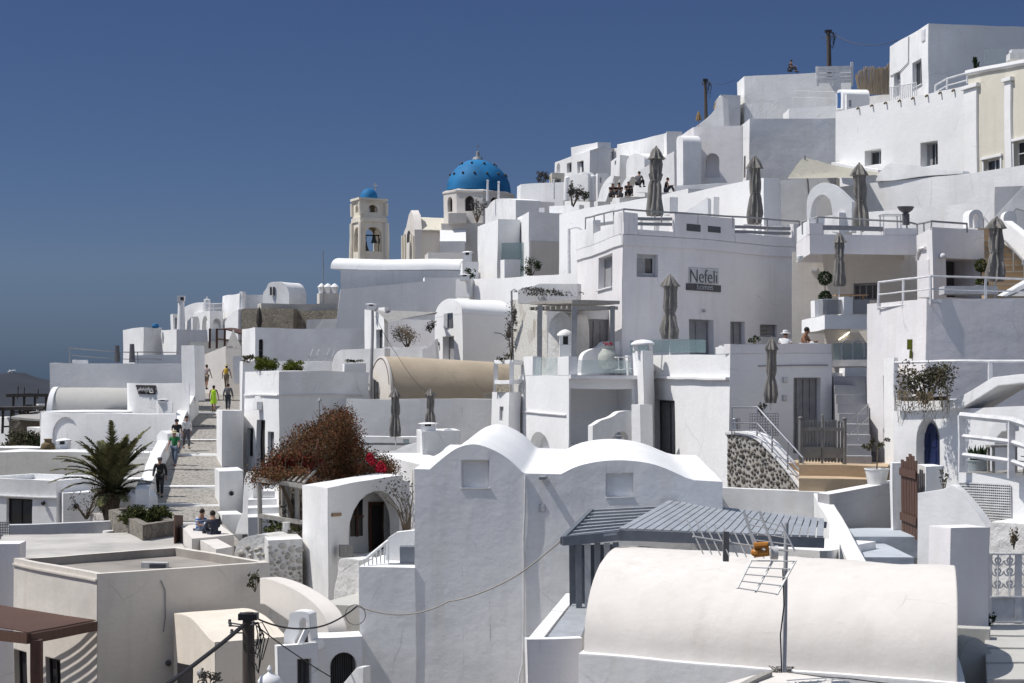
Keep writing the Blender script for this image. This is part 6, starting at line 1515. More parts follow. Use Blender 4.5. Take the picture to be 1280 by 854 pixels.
parasol('big folded grey parasol in front of the tan staircase', 1244, 272, 352, 64.5, 25)
potted('green ball topiary beside the big folded parasol', 1226, 368, 66, .22, .3, .9, 'shrub_leaf', 'pot_grey', 'topiary', 600, size=.04)
m = MB(); a = P(1180,369,64); m.box(a,(1.9,0,0),(0,.9,0),(0,0,.3)); tag(obj('sofa', m, 'cushion', None, a, angle=0),'grey low cushioned sofa behind the white terrace railing','sofa')
t = thing('sun_lounger','white sun lounger frame at the right terrace edge','sun lounger',P(1255,370,63))
m = MB(); a = P(1252,371,62.5); m.extr([a,a+V((.9,0,0)),a+V((1.9,.2,.75)),a+V((1.3,.2,.75))],V((0,.7,.05))); obj('mattress', m, 'frame_white', t, angle=0)
m = MB(); m.bar(a+V((.1,-.05,-.05)),a+V((1.9,-.05,.75)),.06); obj('frame', m, 'rail_grey', t, angle=0)
# R3 lower right terrace house
A, C, B = (1085,63),(1158,58),(1310,57.8)
r = house('white corner house under the railed sun terrace at the right', [A,C,B], 373.5, 470, mat='mauve', drop=6, roofmat='white_clean', ops=[O('niche',1106,470,1118,536,0,d=.5)])
railing('white tubular railing around the right sun terrace', [(1099,354,61.8),(1163,344.5,57.9),(1300,350,58.8)], .95, 'rail_white', (1,.55,.08), 1.75, .04, .045)
m = MB(); fl = face_of(r,0); m.tube([fl.px(1142,448,-.06),fl.px(1142.5,438,-.06)],.05,5); m.box(fl.px(1139,437,-.02),(.14,-.1,0),(-.1,-.1,0),(0,0,.34)); tag(obj('hanging_plant', m, 'bright_shrub', None, fl.px(1142,440)),'small yellow-green hanging plant on the corner house wall','hanging plant')
house('white wall buttress behind the hanging shrub', [(1106,60),(1119,59),(1124,59.3)], 447, 620, name='buttress', cat='buttress', mat='white_clean')
# R4 lit wall with blue door and the ramped parapet
A, B = (1117,55.4),(1310,50.4)
r = house('white wall with a pointed blue door below the hanging shrub', [A,B], [512,507], 720, name='wall', cat='wall', mat='white', thick=.8, ops=[O('niche',1145,520,1174,590,0,arch=True,d=.45,rise=.75)])
f = face_of(r,0); f = Face(f.A-f.n*.36, f.B-f.n*.36); u0,u1,z0,z1 = f.rect(1152.5,527,1173,590); ol = outline(u0,u1-.01,z0,z1,True,12,.85)
m = MB(); nv = V((*f.n,0)); m.extr([f.pt(u,z,.03) for u,z in ol], nv*.03); d_ = obj('door', m, 'blue_door', r, angle=0)
for a,b,c,dd in ((.15,.42,.1,.45),(.58,.85,.1,.45),(.15,.42,.52,.8),(.58,.85,.52,.8)):
    m = MB(); q0 = f.pt(u0+(u1-u0)*a, z0+(z1-z0)*c,-.002); m.box(q0, f.pt(u0+(u1-u0)*b, z0+(z1-z0)*c,-.002)-q0, nv*.02, (0,0,(z1-z0)*(dd-c))); obj('door_panel', m, 'blue_door', d_, angle=0)
slab('white thick ramped parapet stepping up to the right above the blue door', [(1120,512),(1120,498),(1193,498),(1240,471),(1300,466),(1300,477),(1246,482),(1199,510)], (1117,55.2),(1310,50.2), 1.4, name='parapet', cat='parapet', mat='white_clean')
railing('white square-post railing on the balcony with the hanging shrub', [(1119,452,56.2),(1175,450,54.2),(1236,451,53.6),(1300,452,53)], 1.08, 'rail_white', (1,), 1.55, .05, .04, post_w=.12)
m = MB(); a = P(1128,497,54.2); m.bar(a, P(1182,496,53), .12, .12); tag(obj('timber_beam', m, 'wood_dark', None, a, angle=0),'dark timber beam under the hanging shrub','beam')
t = bush('straggly olive shrub hanging over the balcony above the blue door', 1157, 500, 53.2, 1.95, 1.2, leaf='dry_olive', n=2500, size=.045, clumps=30, deep=1.0, seed=50)
m = MB(); b0 = P(1150,500,52.9)
random.seed(51)
for k in range(46):
    x = random.uniform(-.75,.85); m.tube([b0+V((x,0,.3)), b0+V((x+random.uniform(-.1,.1),-.1,random.uniform(-.25,.0))), b0+V((x+random.uniform(-.25,.25),-.08,-random.uniform(.2,.75)))],[.010,.007,.003],4)
leaves(m,[(b0+V((0,-.1,-.05)),.8,.25,.35)],260,.035); m.v = [q-V(t['_o']) + V(t['_o']) for q in m.v]; obj('dry_trails', m, 'dry_leaf', t, angle=0)
# white pot with a little tree
potted('large white pot with a small young tree by the tan landing', 1096, 608, 54.5, .36, .55, .95, 'olive_leaf', 'pot_white', 'tree', 520, size=.05)
house('white gate pier with shaded front right of the brown gate', [(1146,51.5),(1157.5,49.6),(1179,50)], 585, 650, name='pier', cat='pier', mat='white')
house('white gate pier left of the brown picket gate', [(1113,53.5),(1116,52.5),(1128,52.7)], 579, 650, name='pier', cat='pier', mat='white')
t = thing('wooden_gate', 'red-brown wooden picket gate standing open beside the white pier', 'gate', P(1137,672,51))
pa, pb = P(1126,671,52.2), P(1146,676,49.8)
for i in range(6):
    q = pa.lerp(pb,(i+.5)/6); hh = (2.25,2.2,2.32,2.4,2.34,2.2)[i]; m = MB(); u = (pb-pa); u.z = 0; m.box(q-u*.07, u*.145, V((.03,.03,0)), (0,0,hh)); obj('picket', m, 'wood_brown', t, angle=0)
for z in (.5,1.8): m = MB(); m.box(pa+V((-.06,-.06,z)), V((pb.x-pa.x,pb.y-pa.y,0)), V((.03,.03,0)), (0,0,.22)); obj('rail', m, 'wood_brown', t, angle=0)
bush('tiny dry twig plant at the foot of the white gate pier', 1180, 614, 48.5, .35, .75, leaf='olive_leaf', n=60, size=.04, clumps=6, seed=53)
# deck R5
r = house('white raised deck terrace with a pierced lattice front', [(1197,47.3),(1310,45)], 599, 680, name='deck', cat='deck', mat='white_clean', thick=4.5, roofmat='wood_grey')
f = face_of(r,0); m = MB(); a = f.px(1199,657,-.05); 
u0,u1,z0,z1 = f.rect(1199,607,1264,657); nv = V((*f.n,0))
nxx, nzz = 26, 16
for i in range(nxx+1): 
    u = u0+(u1-u0)*i/nxx; q = f.pt(u-.014,z0,-.02); m.box(q, f.pt(u+.014,z0,-.02)-q, nv*.02, (0,0,z1-z0))
for k in range(nzz+1): 
    z = z0+(z1-z0)*k/nzz; q = f.pt(u0,z-.014,-.041); m.box(q, f.pt(u1,z-.014,-.041)-q, nv*.019, (0,0,.028))
obj('lattice_panel', m, 'frame_white', r, angle=0); m = MB(); q = f.pt(u0,z0,-.008); m.box(q, f.pt(u1,z0,-.008)-q, nv*.006, (0,0,z1-z0)); obj('panel_back', m, 'dark_grey', r, angle=0)
railing('thick white pipe railing around the raised deck', [(1201,521,47),(1264,527,45.6),(1300,538,44.6)], 1.5, 'rail_white', (1,.63,.3), 1.32, .10, .06, post_w=.16)
potted('grey-green bucket pot with spiky succulents on the raised deck', 1221, 598, 48, .30, .45, .5, 'dark_leaf', 'pot_grey', 'succulent', 10)
slab('white hooked half arch behind the raised deck', [(1235,600),(1235,545)]+smooth_curve([(1236,538),(1240,531),(1247,529),(1256,531),(1258,540)],3)+[(1255,541)]+smooth_curve([(1252,541),(1246,548),(1243,556)],3)+[(1243,600)], (1235,49.6),(1260,49), .5, name='arch', cat='arch', mat='cool')
t = thing('table', 'grey wooden table on the raised deck', 'table', P(1252,600,47.2)); p = P(1252,600,47.2)
m = MB(); m.cbox(p+V((0,0,.82)),.75,.6,.06); obj('tabletop', m, 'wood_grey', t, angle=0)
for sx in (-.3,.3):
    for sy in (-.24,.24): m = MB(); m.cbox(p+V((sx,sy,0)),.07,.07,.818); obj('leg', m, 'wood_grey', t, angle=0)
t = thing('chair', 'grey slatted folding chair at the right edge of the deck', 'chair', P(1276,598,46.6)); p = P(1276,600,46.6)
for k in range(5): m = MB(); m.bar(p+V((-.1+.08*k,-.1,.45+.12*k)),p+V((-.1+.08*k+.5,-.1,.40+.1*k)),.05,.03); obj('slat', m, 'wood_grey', t, angle=0)
for s in (0,.4): m = MB(); m.bar(p+V((s,-.1,0)),p+V((s+.25,-.1,1.0)),.05); obj('leg', m, 'wood_grey', t, angle=0)
# R6 masses under the deck
slab('white rounded-shoulder wall mass below the raised deck', [(1146,800),(1146,617),(1178,612),(1186,607.5)]+smooth_curve([(1191,609),(1200,617),(1210,628),(1222,643),(1232,659),(1237,670)],3)+[(1237,800)], (1147,46.8),(1237,45.4), .35)
free_block('grey shaded square pillar beside the ornate white gate', [(1189.5,41.6),(1237.5,42)], 661, 800, .9, 'pillar', 'pillar', 'mauve')
m = MB(); q = P(1186,708,43.5); m.box(q,(.10,0,0),(0,.06,0),(0,0,.24)); tag(obj('door_bell', m, 'dark', None, q, angle=0),'small dark intercom plate on the rounded white wall','intercom')
house('rough white rubble ledge above the ornate white gate', [(1237,45.2),(1300,44.2)], 657, 692, name='wall', cat='wall', mat='rough_white', thick=1.4)
bush('dark dry tuft growing on the rough white ledge', 1268, 684, 43.4, .28, .5, leaf='dry_leaf', n=140, size=.04, seed=54)
def gate():
    d = 43; t = thing('ornate_gate','ornate white wrought iron double gate above a low step','gate',P(1260,778,d)); f = Face(XY(1237.5,d),XY(1305,d))
    def fb(x0,y0,x1,y1,w=.05): m = MB(); m.bar(f.px(x0,y0),f.px(x1,y1),w,.04); return m
    for x in (1238.5,1272,1276,1303): obj('post', fb(x,778,x,691,.09), 'frame_white', t, angle=0)
    for y in (692,745,776): obj('rail', fb(1239,y,1303,y,.07), 'frame_white', t, angle=0)
    for x0,x1 in ((1240,1271),(1277,1302)):
        m = MB(); q = f.px(x0,775,.02); m.box(q, f.px(x1,775,.02)-q, (0,.03,0), (0,0,ZZ(746,d)-ZZ(775,d))); obj('panel', m, 'frame_white', t, angle=0)
        m = MB(); n = 0
        for cx in (x0+8, x1-8):
            for cy in (700,713,728):
                for s in (-1,1):
                    q = []
                    for k in range(15):
                        a = k*.62; rr = 6.2*(1-k/17); q.append(f.px(cx+s*rr*math.cos(a)+s*1.2, cy+rr*math.sin(a)*1.05, 0))
                    m.tube(q,.017,5)
            m.tube([f.px(cx,693),f.px(cx,744)],.025,5)
        obj('scrollwork', m, 'frame_white', t)
gate()
steps('grey stone steps below the ornate white gate', (1232,1320,850,35.5),(1234,1308,779,42.6), 4, 'greige', depth=1.2)
bush('little green weed at the foot of the ornate gate', 1240, 786, 42.4, .3, .4, leaf='dark_leaf', n=110, size=.04, seed=55)
slab('grey curved low wall sweeping down at the bottom right', smooth_curve([(1180,900),(1190,860),(1203,815),(1216,798),(1230,803),(1243,820),(1255,850),(1262,900)],4), (1180,38),(1262,38.5), .5, mat='greige')
house('stained grey base wall at the bottom right corner', [(1196,40.4),(1240,40.2)], 786, 880, name='wall', cat='wall', mat='greige', thick=.5)

# gully with grey wall, blue steps and white coping
house('shaded grey-blue wall behind the blue painted steps', [(1038,53.0),(1126,54.6)], [619,601], 690, name='wall', cat='wall', mat='shaded_grey_render', thick=.5, roofmat='white_clean')
house('pale grey wall in front of the stone-clad ramp', [(872,56.6),(1030,55.4)], [611,617], 700, name='wall', cat='wall', mat='white', thick=.5)
W0, W1 = P(1027,618,55.2), P(1072,702,43.8)
m = MB(); u = V((W1.x-W0.x,W1.y-W0.y,0)).normalized(); s = V((-u.y,u.x,0))*-.22
m.extr([W0-s-V((0,0,3)),W1-s-V((0,0,2.2)),W1-s,W0-s], s*2); tag(obj('wall', m, 'white_clean', None, W0, angle=0),'white wall with bright sloping coping running toward the pergola','wall')
for lb,(x0,x1,y,d0,deep,h) in {'upper blue-grey painted step landing':(1062,1148,672,50.2,3.2,.6),'lower blue-grey painted step':(1072,1142,697,46.5,3.6,.8)}.items():
    p = P(x0,y,d0); m = MB(); m.box(p-V((0,0,h)), ((x1-x0)/F*d0,0,0),(0,deep,0),(0,0,h)); tag(obj('step', m, 'blue_step', None, p, angle=0), lb, 'step'); BASES.append((p.x,p.y,p.z-h))
house('low white roof box with rounded edge behind the foreground vault', [(940,47.2),(1034,46)], 690, 730, mat='white_clean', thick=3.2)
# ======================================================= 7 foreground
# M4 big grazing-lit wall with two vaults
A, B = (450,46.4),(905,45.35)
fM = Face(XY(*A),XY(*B))
t = thing('vaulted_house', 'large pale twin-vaulted house with a tall blank wall', 'vaulted house', fM.px(680,860))
edge = [(518,585),(537,585)]+smooth_curve([(537,585),(554,571),(572.6,558.5),(593.6,554),(617,561),(636,572.6),(653,589)],4)+[(657,590.5),(700,591.5)]+smooth_curve([(700,591.5),(722,581.5),(753,576),(785,576),(818.6,582),(857,598)],4)+[(868,601),(903,603)]
axis = V((.55, 11.5, .15))
# front wall as strips under the edge with two blocked windows let in
def strip_wall(xs, edge, holes, zbot):
    m = MB()
    def top(x):
        for (a,ya),(b,yb) in zip(edge,edge[1:]):
            if a <= x <= b and b > a: return ya+(yb-ya)*(x-a)/(b-a)
        return edge[-1][1]
    hx = [h for h in holes]
    xs = sorted({*[e[0] for e in edge], *[q for h in hx for q in (h[0],h[2])]})
    for a,b in zip(xs,xs[1:]):
        if b-a < .01: continue
        ta, tb = top(a+1e-4), top(b-1e-4); segs = [(zbot, None)]
        h = [h for h in hx if h[0] <= a+1e-3 and h[2] >= b-1e-3]
        P0 = lambda x,y: fM.px(x,y)
        if h:
            y0,y1 = h[0][1],h[0][3]
            m.poly(P0(a,zbot),P0(b,zbot),P0(b,y1),P0(a,y1)); m.poly(P0(a,y0),P0(b,y0),P0(b,tb),P0(a,ta))
        else: m.poly(P0(a,zbot),P0(b,zbot),P0(b,tb),P0(a,ta))
    for x0,y0,x1,y1 in hx:
        dd = .12; c = [(x0,y1),(x1,y1),(x1,y0),(x0,y0)]
        for k in range(4): p,q = c[k],c[(k+1)%4]; m.poly(fM.px(*p),fM.px(*q),fM.px(*q)-V((*(fM.n*dd),0)),fM.px(*p)-V((*(fM.n*dd),0)))
        m.poly(*[fM.px(*p)-V((*(fM.n*dd),0)) for p in c])
    return m
big_top = [fM.px(x,y) for x,y in edge]
obj('wall', strip_wall(None, edge, [(577.5,574,611,608.5),(757,592,790.5,621.5)], 900), 'white', t, recalc=False)
m = MB()
for p,q in zip(big_top,big_top[1:]): m.poly(p,q,q+axis,p+axis)
obj('roof', m, 'white_clean', t, angle=28)
m = MB(); p,q = big_top[0], big_top[-1]; zb = V((0,0,-9)); m.poly(p,p+axis,p+axis+zb,p+zb); m.poly(q,q+axis,q+axis+zb,q+zb); m.poly(*[x+axis for x in big_top],q+axis+zb,p+axis+zb); obj('side_wall', m, 'cool', t)
m = MB(); a = fM.px(576,609.8,-.002); m.box(a, fM.px(612.5,609.8,-.002)-a, V((*(fM.n*.022),0)), (0,0,.04)); obj('sill', m, 'white_clean', t, angle=0)
m = MB(); a = fM.px(756,623,-.002); m.box(a, fM.px(791,623,-.002)-a, V((*(fM.n*.022),0)), (0,0,.04)); obj('sill', m, 'white_clean', t, angle=0)
m = MB(); fx = fM.n; m.tube([fM.px(656.5,592,-.04),fM.px(656,640,-.05),fM.px(654.5,700,-.04),fM.px(653,760,-.05),fM.px(651,830,-.04),fM.px(647,845,-.06),fM.px(645,900,-.05)],.035,6); obj('drain_pipe', m, 'rail_white', t)
m = MB(); q = fM.px(675,597,0); m.box(q, V((*(fM.n*.42),0)), V((.16,0,0)), (0,0,.07)); obj('spout', m, 'rail_grey', t, angle=0)
for x,y,lb in ((677,634,'vent_grille'),):
    m = MB(); q = fM.px(x-4,y+5,-.003); m.box(q, fM.px(x+4,y+5,-.003)-q, V((*(fM.n*.012),0)), (0,0,.2)); obj(lb, m, 'grey', t, angle=0)
BASES.append((0,46,-9))
# low wall at its left with stair rail
r = house('grey low wall extension left of the big twin-vaulted house', [(449,46.38),(519,46.2)], 709, 880, name='wall', cat='wall', mat='white', thick=3.2, roofmat='white_clean', rim='white_clean')
t = thing('stair_rail','white sloping wooden stair balustrade on the low wall','balustrade',P(468,707,46.6))
a, b = P(456,700,46.6), P(486,675,47.4); m = MB(); m.bar(a,b,.06,.06); obj('handrail', m, 'frame_white', t, angle=0)
for k in range(7):
    q = a.lerp(b,k/6); m = MB(); m.bar(V((q.x,q.y,ZZ(709,46.3))),q,.035); obj('baluster', m, 'frame_white', t, angle=0)
slab('white sloped wall stub behind the stair balustrade', [(483,712),(483,678),(486,672),(497,664),(514,662),(530,662),(530,712)], (483,48),(530,48), .35, mat='white_clean')
m = MB(); q = P(500,709,47); m.box(q,(.42,0,0),(0,.5,0),(0,0,.55)); m.box(q+V((-.3,-.05,0)),(.9,0,0),(0,.04,0),(0,0,.12)); tag(obj('grey_door_box', m, 'slate_blue_dark', None, q, angle=0),'dark grey box behind the stair balustrade','box')

# F7 arched portico
A, C, B = (377,59.5),(409,56.5),(503,63.5)
r = house('white arched portico with a brown inner door beside the bougainvillea', [A,C,B], [607,609.5,593], 745, name='house', cat='house', mat='white', roofmat='white_clean', ops=[O('void0',435,614,499.5,692,1,arch=True,d=.35,rise=1.25)])
f_ = face_of(r,1); fP = Face(XY(418,62.6), XY(512,65.0))
m = MB(); q = [fP.px(418,700), fP.px(512,700), fP.px(512,600), fP.px(418,600)]; m.extr(q, V((0,.12,0))); obj('inner_wall', m, 'white', r, angle=0)
m = MB(); m.extr([P(412,692,58), P(500,692,63.4), P(512,690,65), P(418,690,62.6)], V((0,0,-.1))); obj('floor', m, 'greige', r, angle=0)
m = MB(); q = fP.px(461,691,2.1); m.extr([fP.px(460,690,0),fP.px(478,688,0),fP.px(478,627,0),fP.px(460,627,0)], V((*(fP.n*.08),0))); d_ = obj('door', m, 'wood_brown', r, angle=0)
m = MB(); m.extr([fP.px(463,688,-.09),fP.px(475,687,-.09),fP.px(475,631,-.09),fP.px(463,631,-.09)], V((*(fP.n*.02),0))); obj('door_panel', m, 'dark', d_, angle=0)
m = MB(); m.extr([fP.px(437,670,.05),fP.px(453,669,.05),fP.px(453,622,.05),fP.px(437,622,.05)], V((*(fP.n*.06),0))); w = obj('window', m, 'pane', r, angle=0)
m = MB(); m.bar(fP.px(445,670,-.04),fP.px(445,622,-.04),.08); m.bar(fP.px(437,645,-.04),fP.px(453,645,-.04),.07); obj('frame', m, 'wood_brown', w, angle=0)
m = MB(); m.extr([f_.px(413,645.5,-.01),f_.px(424,644.5,-.01),f_.px(424,640.5,-.01),f_.px(413,641.3,-.01)], V((*(f_.n*.05),0))); obj('sign_board', m, 'wood_tan', r, angle=0)
m = MB(); p = P(431,697,57); m.cbox(p,.42,.4,.38,.2); tag(obj('wooden_box', m, 'wood_grey', None, p, angle=0),'small grey box standing in front of the portico arch','box')
t = MB(); random.seed(61); b0 = P(509,668,54)
for k in range(9):
    q = b0+V((random.uniform(-.1,.1),0,0)); e = q+V((random.uniform(-1.0,.25),random.uniform(-.3,.3),random.uniform(.9,2.0))); t.tube([q,q.lerp(e,.5)+V((.1,0,.15)),e],[.03,.018,.006],5)
tr = thing('vine','bare twisted vine climbing at the right side of the portico','vine',b0); obj('stem', t, 'trunk', tr); m = MB(); leaves(m,[(b0+V((-.3,0,1.4)),.7,.3,.5),(b0+V((-.1,0,.6)),.15,.15,.6)],190,.05); obj('foliage', m, 'grey_leaf', tr, angle=0)
slab('rough white boulder wall below the portico arch', smooth_curve([(417,770),(417,740),(421,720),(423,700),(436,698),(449,700)],3)+[(451,770)], (417,54),(451,53), .8, mat='rough_white')
# bougainvillea pergola
t = thing('pergola','weathered grey timber pergola carrying the bougainvillea','pergola',P(350,665,62))
for x,y1,y0,dd in ((325,668,600,61.5),(355,664,604,65),(361,662,604,63.5),(371,655,606,61)):
    m = MB(); m.tube([P(x,y1,dd),P(x,y0,dd)],.085,7); obj('post', m, 'wood_grey', t)
for a,b in (((323,601,61.5),(380,608.5,60)),((327,598,66),(380,600,65)),((325,645,61.4),(378,653,60.4))):
    m = MB(); m.bar(P(*a),P(*b),.12,.14); obj('beam', m, 'wood_grey', t, angle=0)
for k in range(10):
    a = P(326,600.5,61.5).lerp(P(378,608,60),k/9); m = MB(); m.bar(a+V((0,0,.08)),a+V((0,5,.35)),.07,.07); obj('rafter', m, 'wood_grey', t, angle=0)
def boug():
    random.seed(62); b0 = P(366,660,63); t = thing('bougainvillea','large rusty brown bougainvillea mound with red and pink blossom','bougainvillea',b0)
    bl = []; 
    prof = [(329,594),(343,573),(356,556),(370,544),(384,534),(396,526),(407,518),(416,511),(426,508),(432,516),(435,534),(440,547),(450,556),(460,564),(471,573),(480,582)]
    for i,(x,y) in enumerate(prof):
        d = 63+ (x-333)/145*5.5; foot = 598-(x-333)*.08
        hgt = (foot-y)/F*d; n = max(1,int(hgt/.55))
        for k in range(n+1):
            for yy in (-.9,.1,1.1):
                c = P(x+random.uniform(-5,5), foot-(foot-y)*k/(n+.6), d+yy+random.uniform(-.3,.3)); s = random.uniform(.30,.48); bl.append((c,s*1.25,s*1.2,s))
    for k in range(40): bl.append((P(random.uniform(332,384), random.uniform(588,602), random.uniform(60.6,62.5)), .35,.5,.16))
    for k in range(60):
        x = random.uniform(333,470); f = random.random(); yt = next(ya+(yb-ya)*(x-a)/(b-a) for (a,ya),(b,yb) in zip(prof,prof[1:]) if a<=x<=b); bl.append((P(x, yt+4+f*(598-yt)*.8, 61.5+(x-333)/145*5+random.uniform(-.5,1.2)), .2,.25,.2))
    m = MB(); leaves(m,bl,42000,.042,.6,.6); obj('foliage', m, 'boug_leaf', t, angle=0)
    red = [(P(x,y,62.2+(x-333)/145*5), .28,.35,.16) for x,y in ((340,586),(350,583),(362,580),(376,578),(372,570),(390,572),(352,575),(396,578),(384,584))]
    m = MB(); leaves(m,red,1000,.06,.7); obj('red_bracts', m, 'boug_red', t, angle=0)
    pk = [(P(x,y,65.2), .15,.2,.17) for x,y in ((461,571),(464,577),(475,582),(478,587),(473,586))]
    m = MB(); leaves(m,pk,520,.045,.7); obj('pink_blossom', m, 'boug_pink', t, angle=0)
    m = MB(); tw = MB()
    for k in range(110):
        b = random.choice(bl); c = b[0]; o = V((random.uniform(-.5,.4),0,random.uniform(.2,.7))); tw.tube([c, c+o*.5, c+o*.9+V((0,0,.1))],[.014,.010,.003],4)
    for a,b in (((366,660,63.5),(372,600,63.5)),((368,660,63.5),(402,590,64.5)),((367,660,63.7),(350,600,63))): m.tube([P(*a),P(*a).lerp(P(*b),.5)+V((.1,0,0)),P(*b)],[.10,.08,.05],7)
    obj('stem', m, 'trunk', t); obj('twigs', tw, 'trunk', t)['kind'] = 'stuff'
    m = MB(); leaves(m,[(P(x,y,64.2),.28,.3,.5) for x,y in ((362,640),(368,625),(372,640),(375,655))],700,.06,.6); obj('understorey_foliage', m, 'grey_leaf', t, angle=0)
boug()
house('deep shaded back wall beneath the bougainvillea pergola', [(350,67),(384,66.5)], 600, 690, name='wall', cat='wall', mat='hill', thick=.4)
bush('low green agave-like shrubs behind the pergola rail', 352, 668, 60.8, 1.3, .5, leaf='shrub_leaf', n=360, size=.07, seed=63)
m = MB(); p = P(357,690-24,60.6); m.lathe(p,[(.1,0),(.16,.12),(.12,.3),(.14,.36)],12); tag(obj('urn', m, 'pot_white', None, p),'small white urn among the shrubs at the pergola rail','urn')
steps('grey-white stairs climbing to the two-tone house door', (312,352,655,66.5),(310,345,592,76), 6, 'cool', depth=1)
house('white wall end by the stairs to the two-tone house', [(344,70),(352,69),(358,69.4)], 604, 665, name='wall', cat='wall', mat='rough_white')
r = house('white wall with dark stones showing through below the pergola', [(328,60.5),(335,58),(377,58.6)], 676, 760, name='wall', cat='stone wall', mat='rough_white', thick=1)
random.seed(92); stones_on(r, face_of(r,1), lambda x,y: True, 336, 376, 682, 728, 46, .06, .17, 'pale_stones', .035)
slab('rough plastered rocky slope beside the white box on the roof edge', smooth_curve([(292,712),(293,690),(300,676),(312,670),(330,668),(338,672)],3)+[(338,712)], (292,60),(338,59.4), 1.2, name='rock', cat='rock', mat='rough_white')
random.seed(93); stones_on(list(COL.objects)[-1], Face(XY(292,60),XY(338,59.4)), lambda x,y: y > 682+abs(x-318)*.3, 296, 334, 680, 708, 16, .08, .18, 'pale_stones', .04)
house('white rectangular roof box at the foot of the sunlit ledge', [(249,60),(271,56.5),(291,57.5)], 687, 715, name='roof_box', cat='box', mat='warm_light')

# F1 left foreground house with roofs
A, C, B = (18,54.6),(119.5,50),(336,53.4)
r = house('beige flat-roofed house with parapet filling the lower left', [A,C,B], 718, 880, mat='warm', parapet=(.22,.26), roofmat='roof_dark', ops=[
    O('door',16.2,812,34,880,0,d=.25,frame='dark'),O('door',57,822,75,880,0,d=.2,frame='dark')])
fL, fR = face_of(r,0), face_of(r,1)
m = MB(); m.tube([fR.px(200,725,-.03),fR.px(205,737,-.04),fR.px(204.5,770,-.04),fR.px(202,790,-.05)],.018,5); obj('wire', m, 'rail_grey', r)
m = MB(); m.ball(fR.px(208,829,-.08),.09,6); obj('wall_lamp', m, 'dark_grey', r)
m = MB(); nv = V((*fL.n,0)); a = fL.pt(.01,r['_z']-.22,-.003); m.box(a, fL.pt(fL.L,r['_z']-.22,-.003)-a, nv*.05, (0,0,.07)); obj('moulding', m, 'warm', r, angle=0)
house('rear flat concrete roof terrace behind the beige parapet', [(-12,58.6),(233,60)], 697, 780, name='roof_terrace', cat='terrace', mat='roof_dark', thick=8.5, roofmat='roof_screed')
house('grey plain wall block at the left edge beside the beige house', [(-60,56),(25,56.2)], 680, 860, mat='mauve', thick=1.2)
t = thing('air_conditioner','white air conditioner unit on the dark flat roof','air conditioner',P(195,717.5,54.2)); p = P(195,717.5,54.2)
m = MB(); m.cbox(p,.80,.30,.36); obj('case', m, 'ac_white', t, angle=0); m = MB(); q = p+V((.10,-.166,.29)); 
m.box(p+V((-.14,-.168,.07)),(.5,0,0),(0,.005,0),(0,0,.25)); obj('grille', m, 'dark_grey', t, angle=0)
for s in (-.3,.3): m = MB(); m.cbox(p+V((s,0,-.06)),.06,.28,.058); obj('foot', m, 'rail_grey', t, angle=0)
bush('small spiky weed on the beige parapet wall', 318, 738, 52.6, .45, .55, leaf='olive_leaf', n=110, size=.06, clumps=6, seed=71)
# brown pergola
t = thing('pergola','dark red-brown slatted pergola against the beige house','pergola',P(45,880,46))
za, zb = ZZ(766,49.5), ZZ(785,47)
B0, B1 = P(117,783,49.9), P(36,800,45.6)     # front beam from wall to corner
L0 = P(-30,757,55); C0 = P(-60,790,48)
m = MB(); m.bar(B0,B1,.16,.26); obj('beam', m, 'wood_brown', t, angle=0)
m = MB(); m.bar(B1,C0,.16,.26); obj('beam', m, 'wood_brown', t, angle=0)
pA, pB = fL.px(22,762,-.05), fL.px(117,781,-.05)
for k in range(30):
    f = k/29; a = B0.lerp(B1,f)+V((0,0,.16)); b = a+V((-4.2,3.6,.05)) ; m = MB(); m.bar(a,b,.075,.025); obj('slat', m, 'wood_brown', t, angle=0)
for p0,p1 in ((P(45,880,45.7),P(45,801,45.7)),): m = MB(); m.bar(p0,p1,.26,.26); obj('post', m, 'wood_brown', t, angle=0)
# F3 curved shoulder annex, sweeping wall, chimney, arch
A, C, B = (216,51),(269,46.6),(362,47.6)
fc = Face(XY(*A),XY(*C)); prof = [(216,900),(216,766)]+smooth_curve([(216,766),(228,768),(242,775),(254,788),(263,799),(269,802.5)],4)+[(269,900)]
v = (XY(*B)-XY(*C)).to_3d()
t = thing('annex','cream-lit annex with a curved shoulder roof and dark doorway','annex',fc.px(269,880))
pts = [fc.px(*p) for p in prof]; m = MB(); m.extr(pts,v); obj('wall', m, 'annex_cream', t, angle=40)
m = MB(); n_ = V((*fc.n,0)); m.extr([fc.px(222,880,-.01),fc.px(240,880,-.01),fc.px(240,832,-.01),fc.px(222,829,-.01)], n_*.02); obj('door', m, 'dark', t, angle=0)
m = MB(); m.ball(fc.px(254,841,-.1),.10,6); obj('wall_lamp', m, 'rail_grey', t)
bush('grey weeds at the foot of the cream-lit annex', 262, 860, 45.4, .7, .5, leaf='grey_leaf', n=150, size=.06, seed=72)
pp = smooth_curve([(325,722.5),(335,724),(352,729),(372,738),(390,750),(402,764),(409,780),(411,790)],4)
slab('cream sweeping curved parapet descending beside the utility pole', [(325,755)]+pp+[(411,808),(392,800),(370,782),(350,768),(332,756)], (325,51),(411,47.5), .55, name='parapet', cat='parapet', mat='warm_light')
house('pale yard slab behind the sweeping curved parapet', [(398,51),(455,50.5)], 758, 800, name='terrace', cat='terrace', mat='greige', thick=3)
t = thing('bell_chimney','white two-arched chimney top with a sloped cheek','chimney',P(375,808,45))
slab(None, [(354,812),(355,790),(360,783),(362,770)]+arc(362,768,387,768,764,6)+[(388,800),(393,800),(396,808),(396,812),(384,812),(384,784)]+arc(384,781,374,781,772,6)+[(374,790),(368,800),(366,812)], (354,45.2),(396,45), .5, parent=t, mat='white_clean', pname='head')
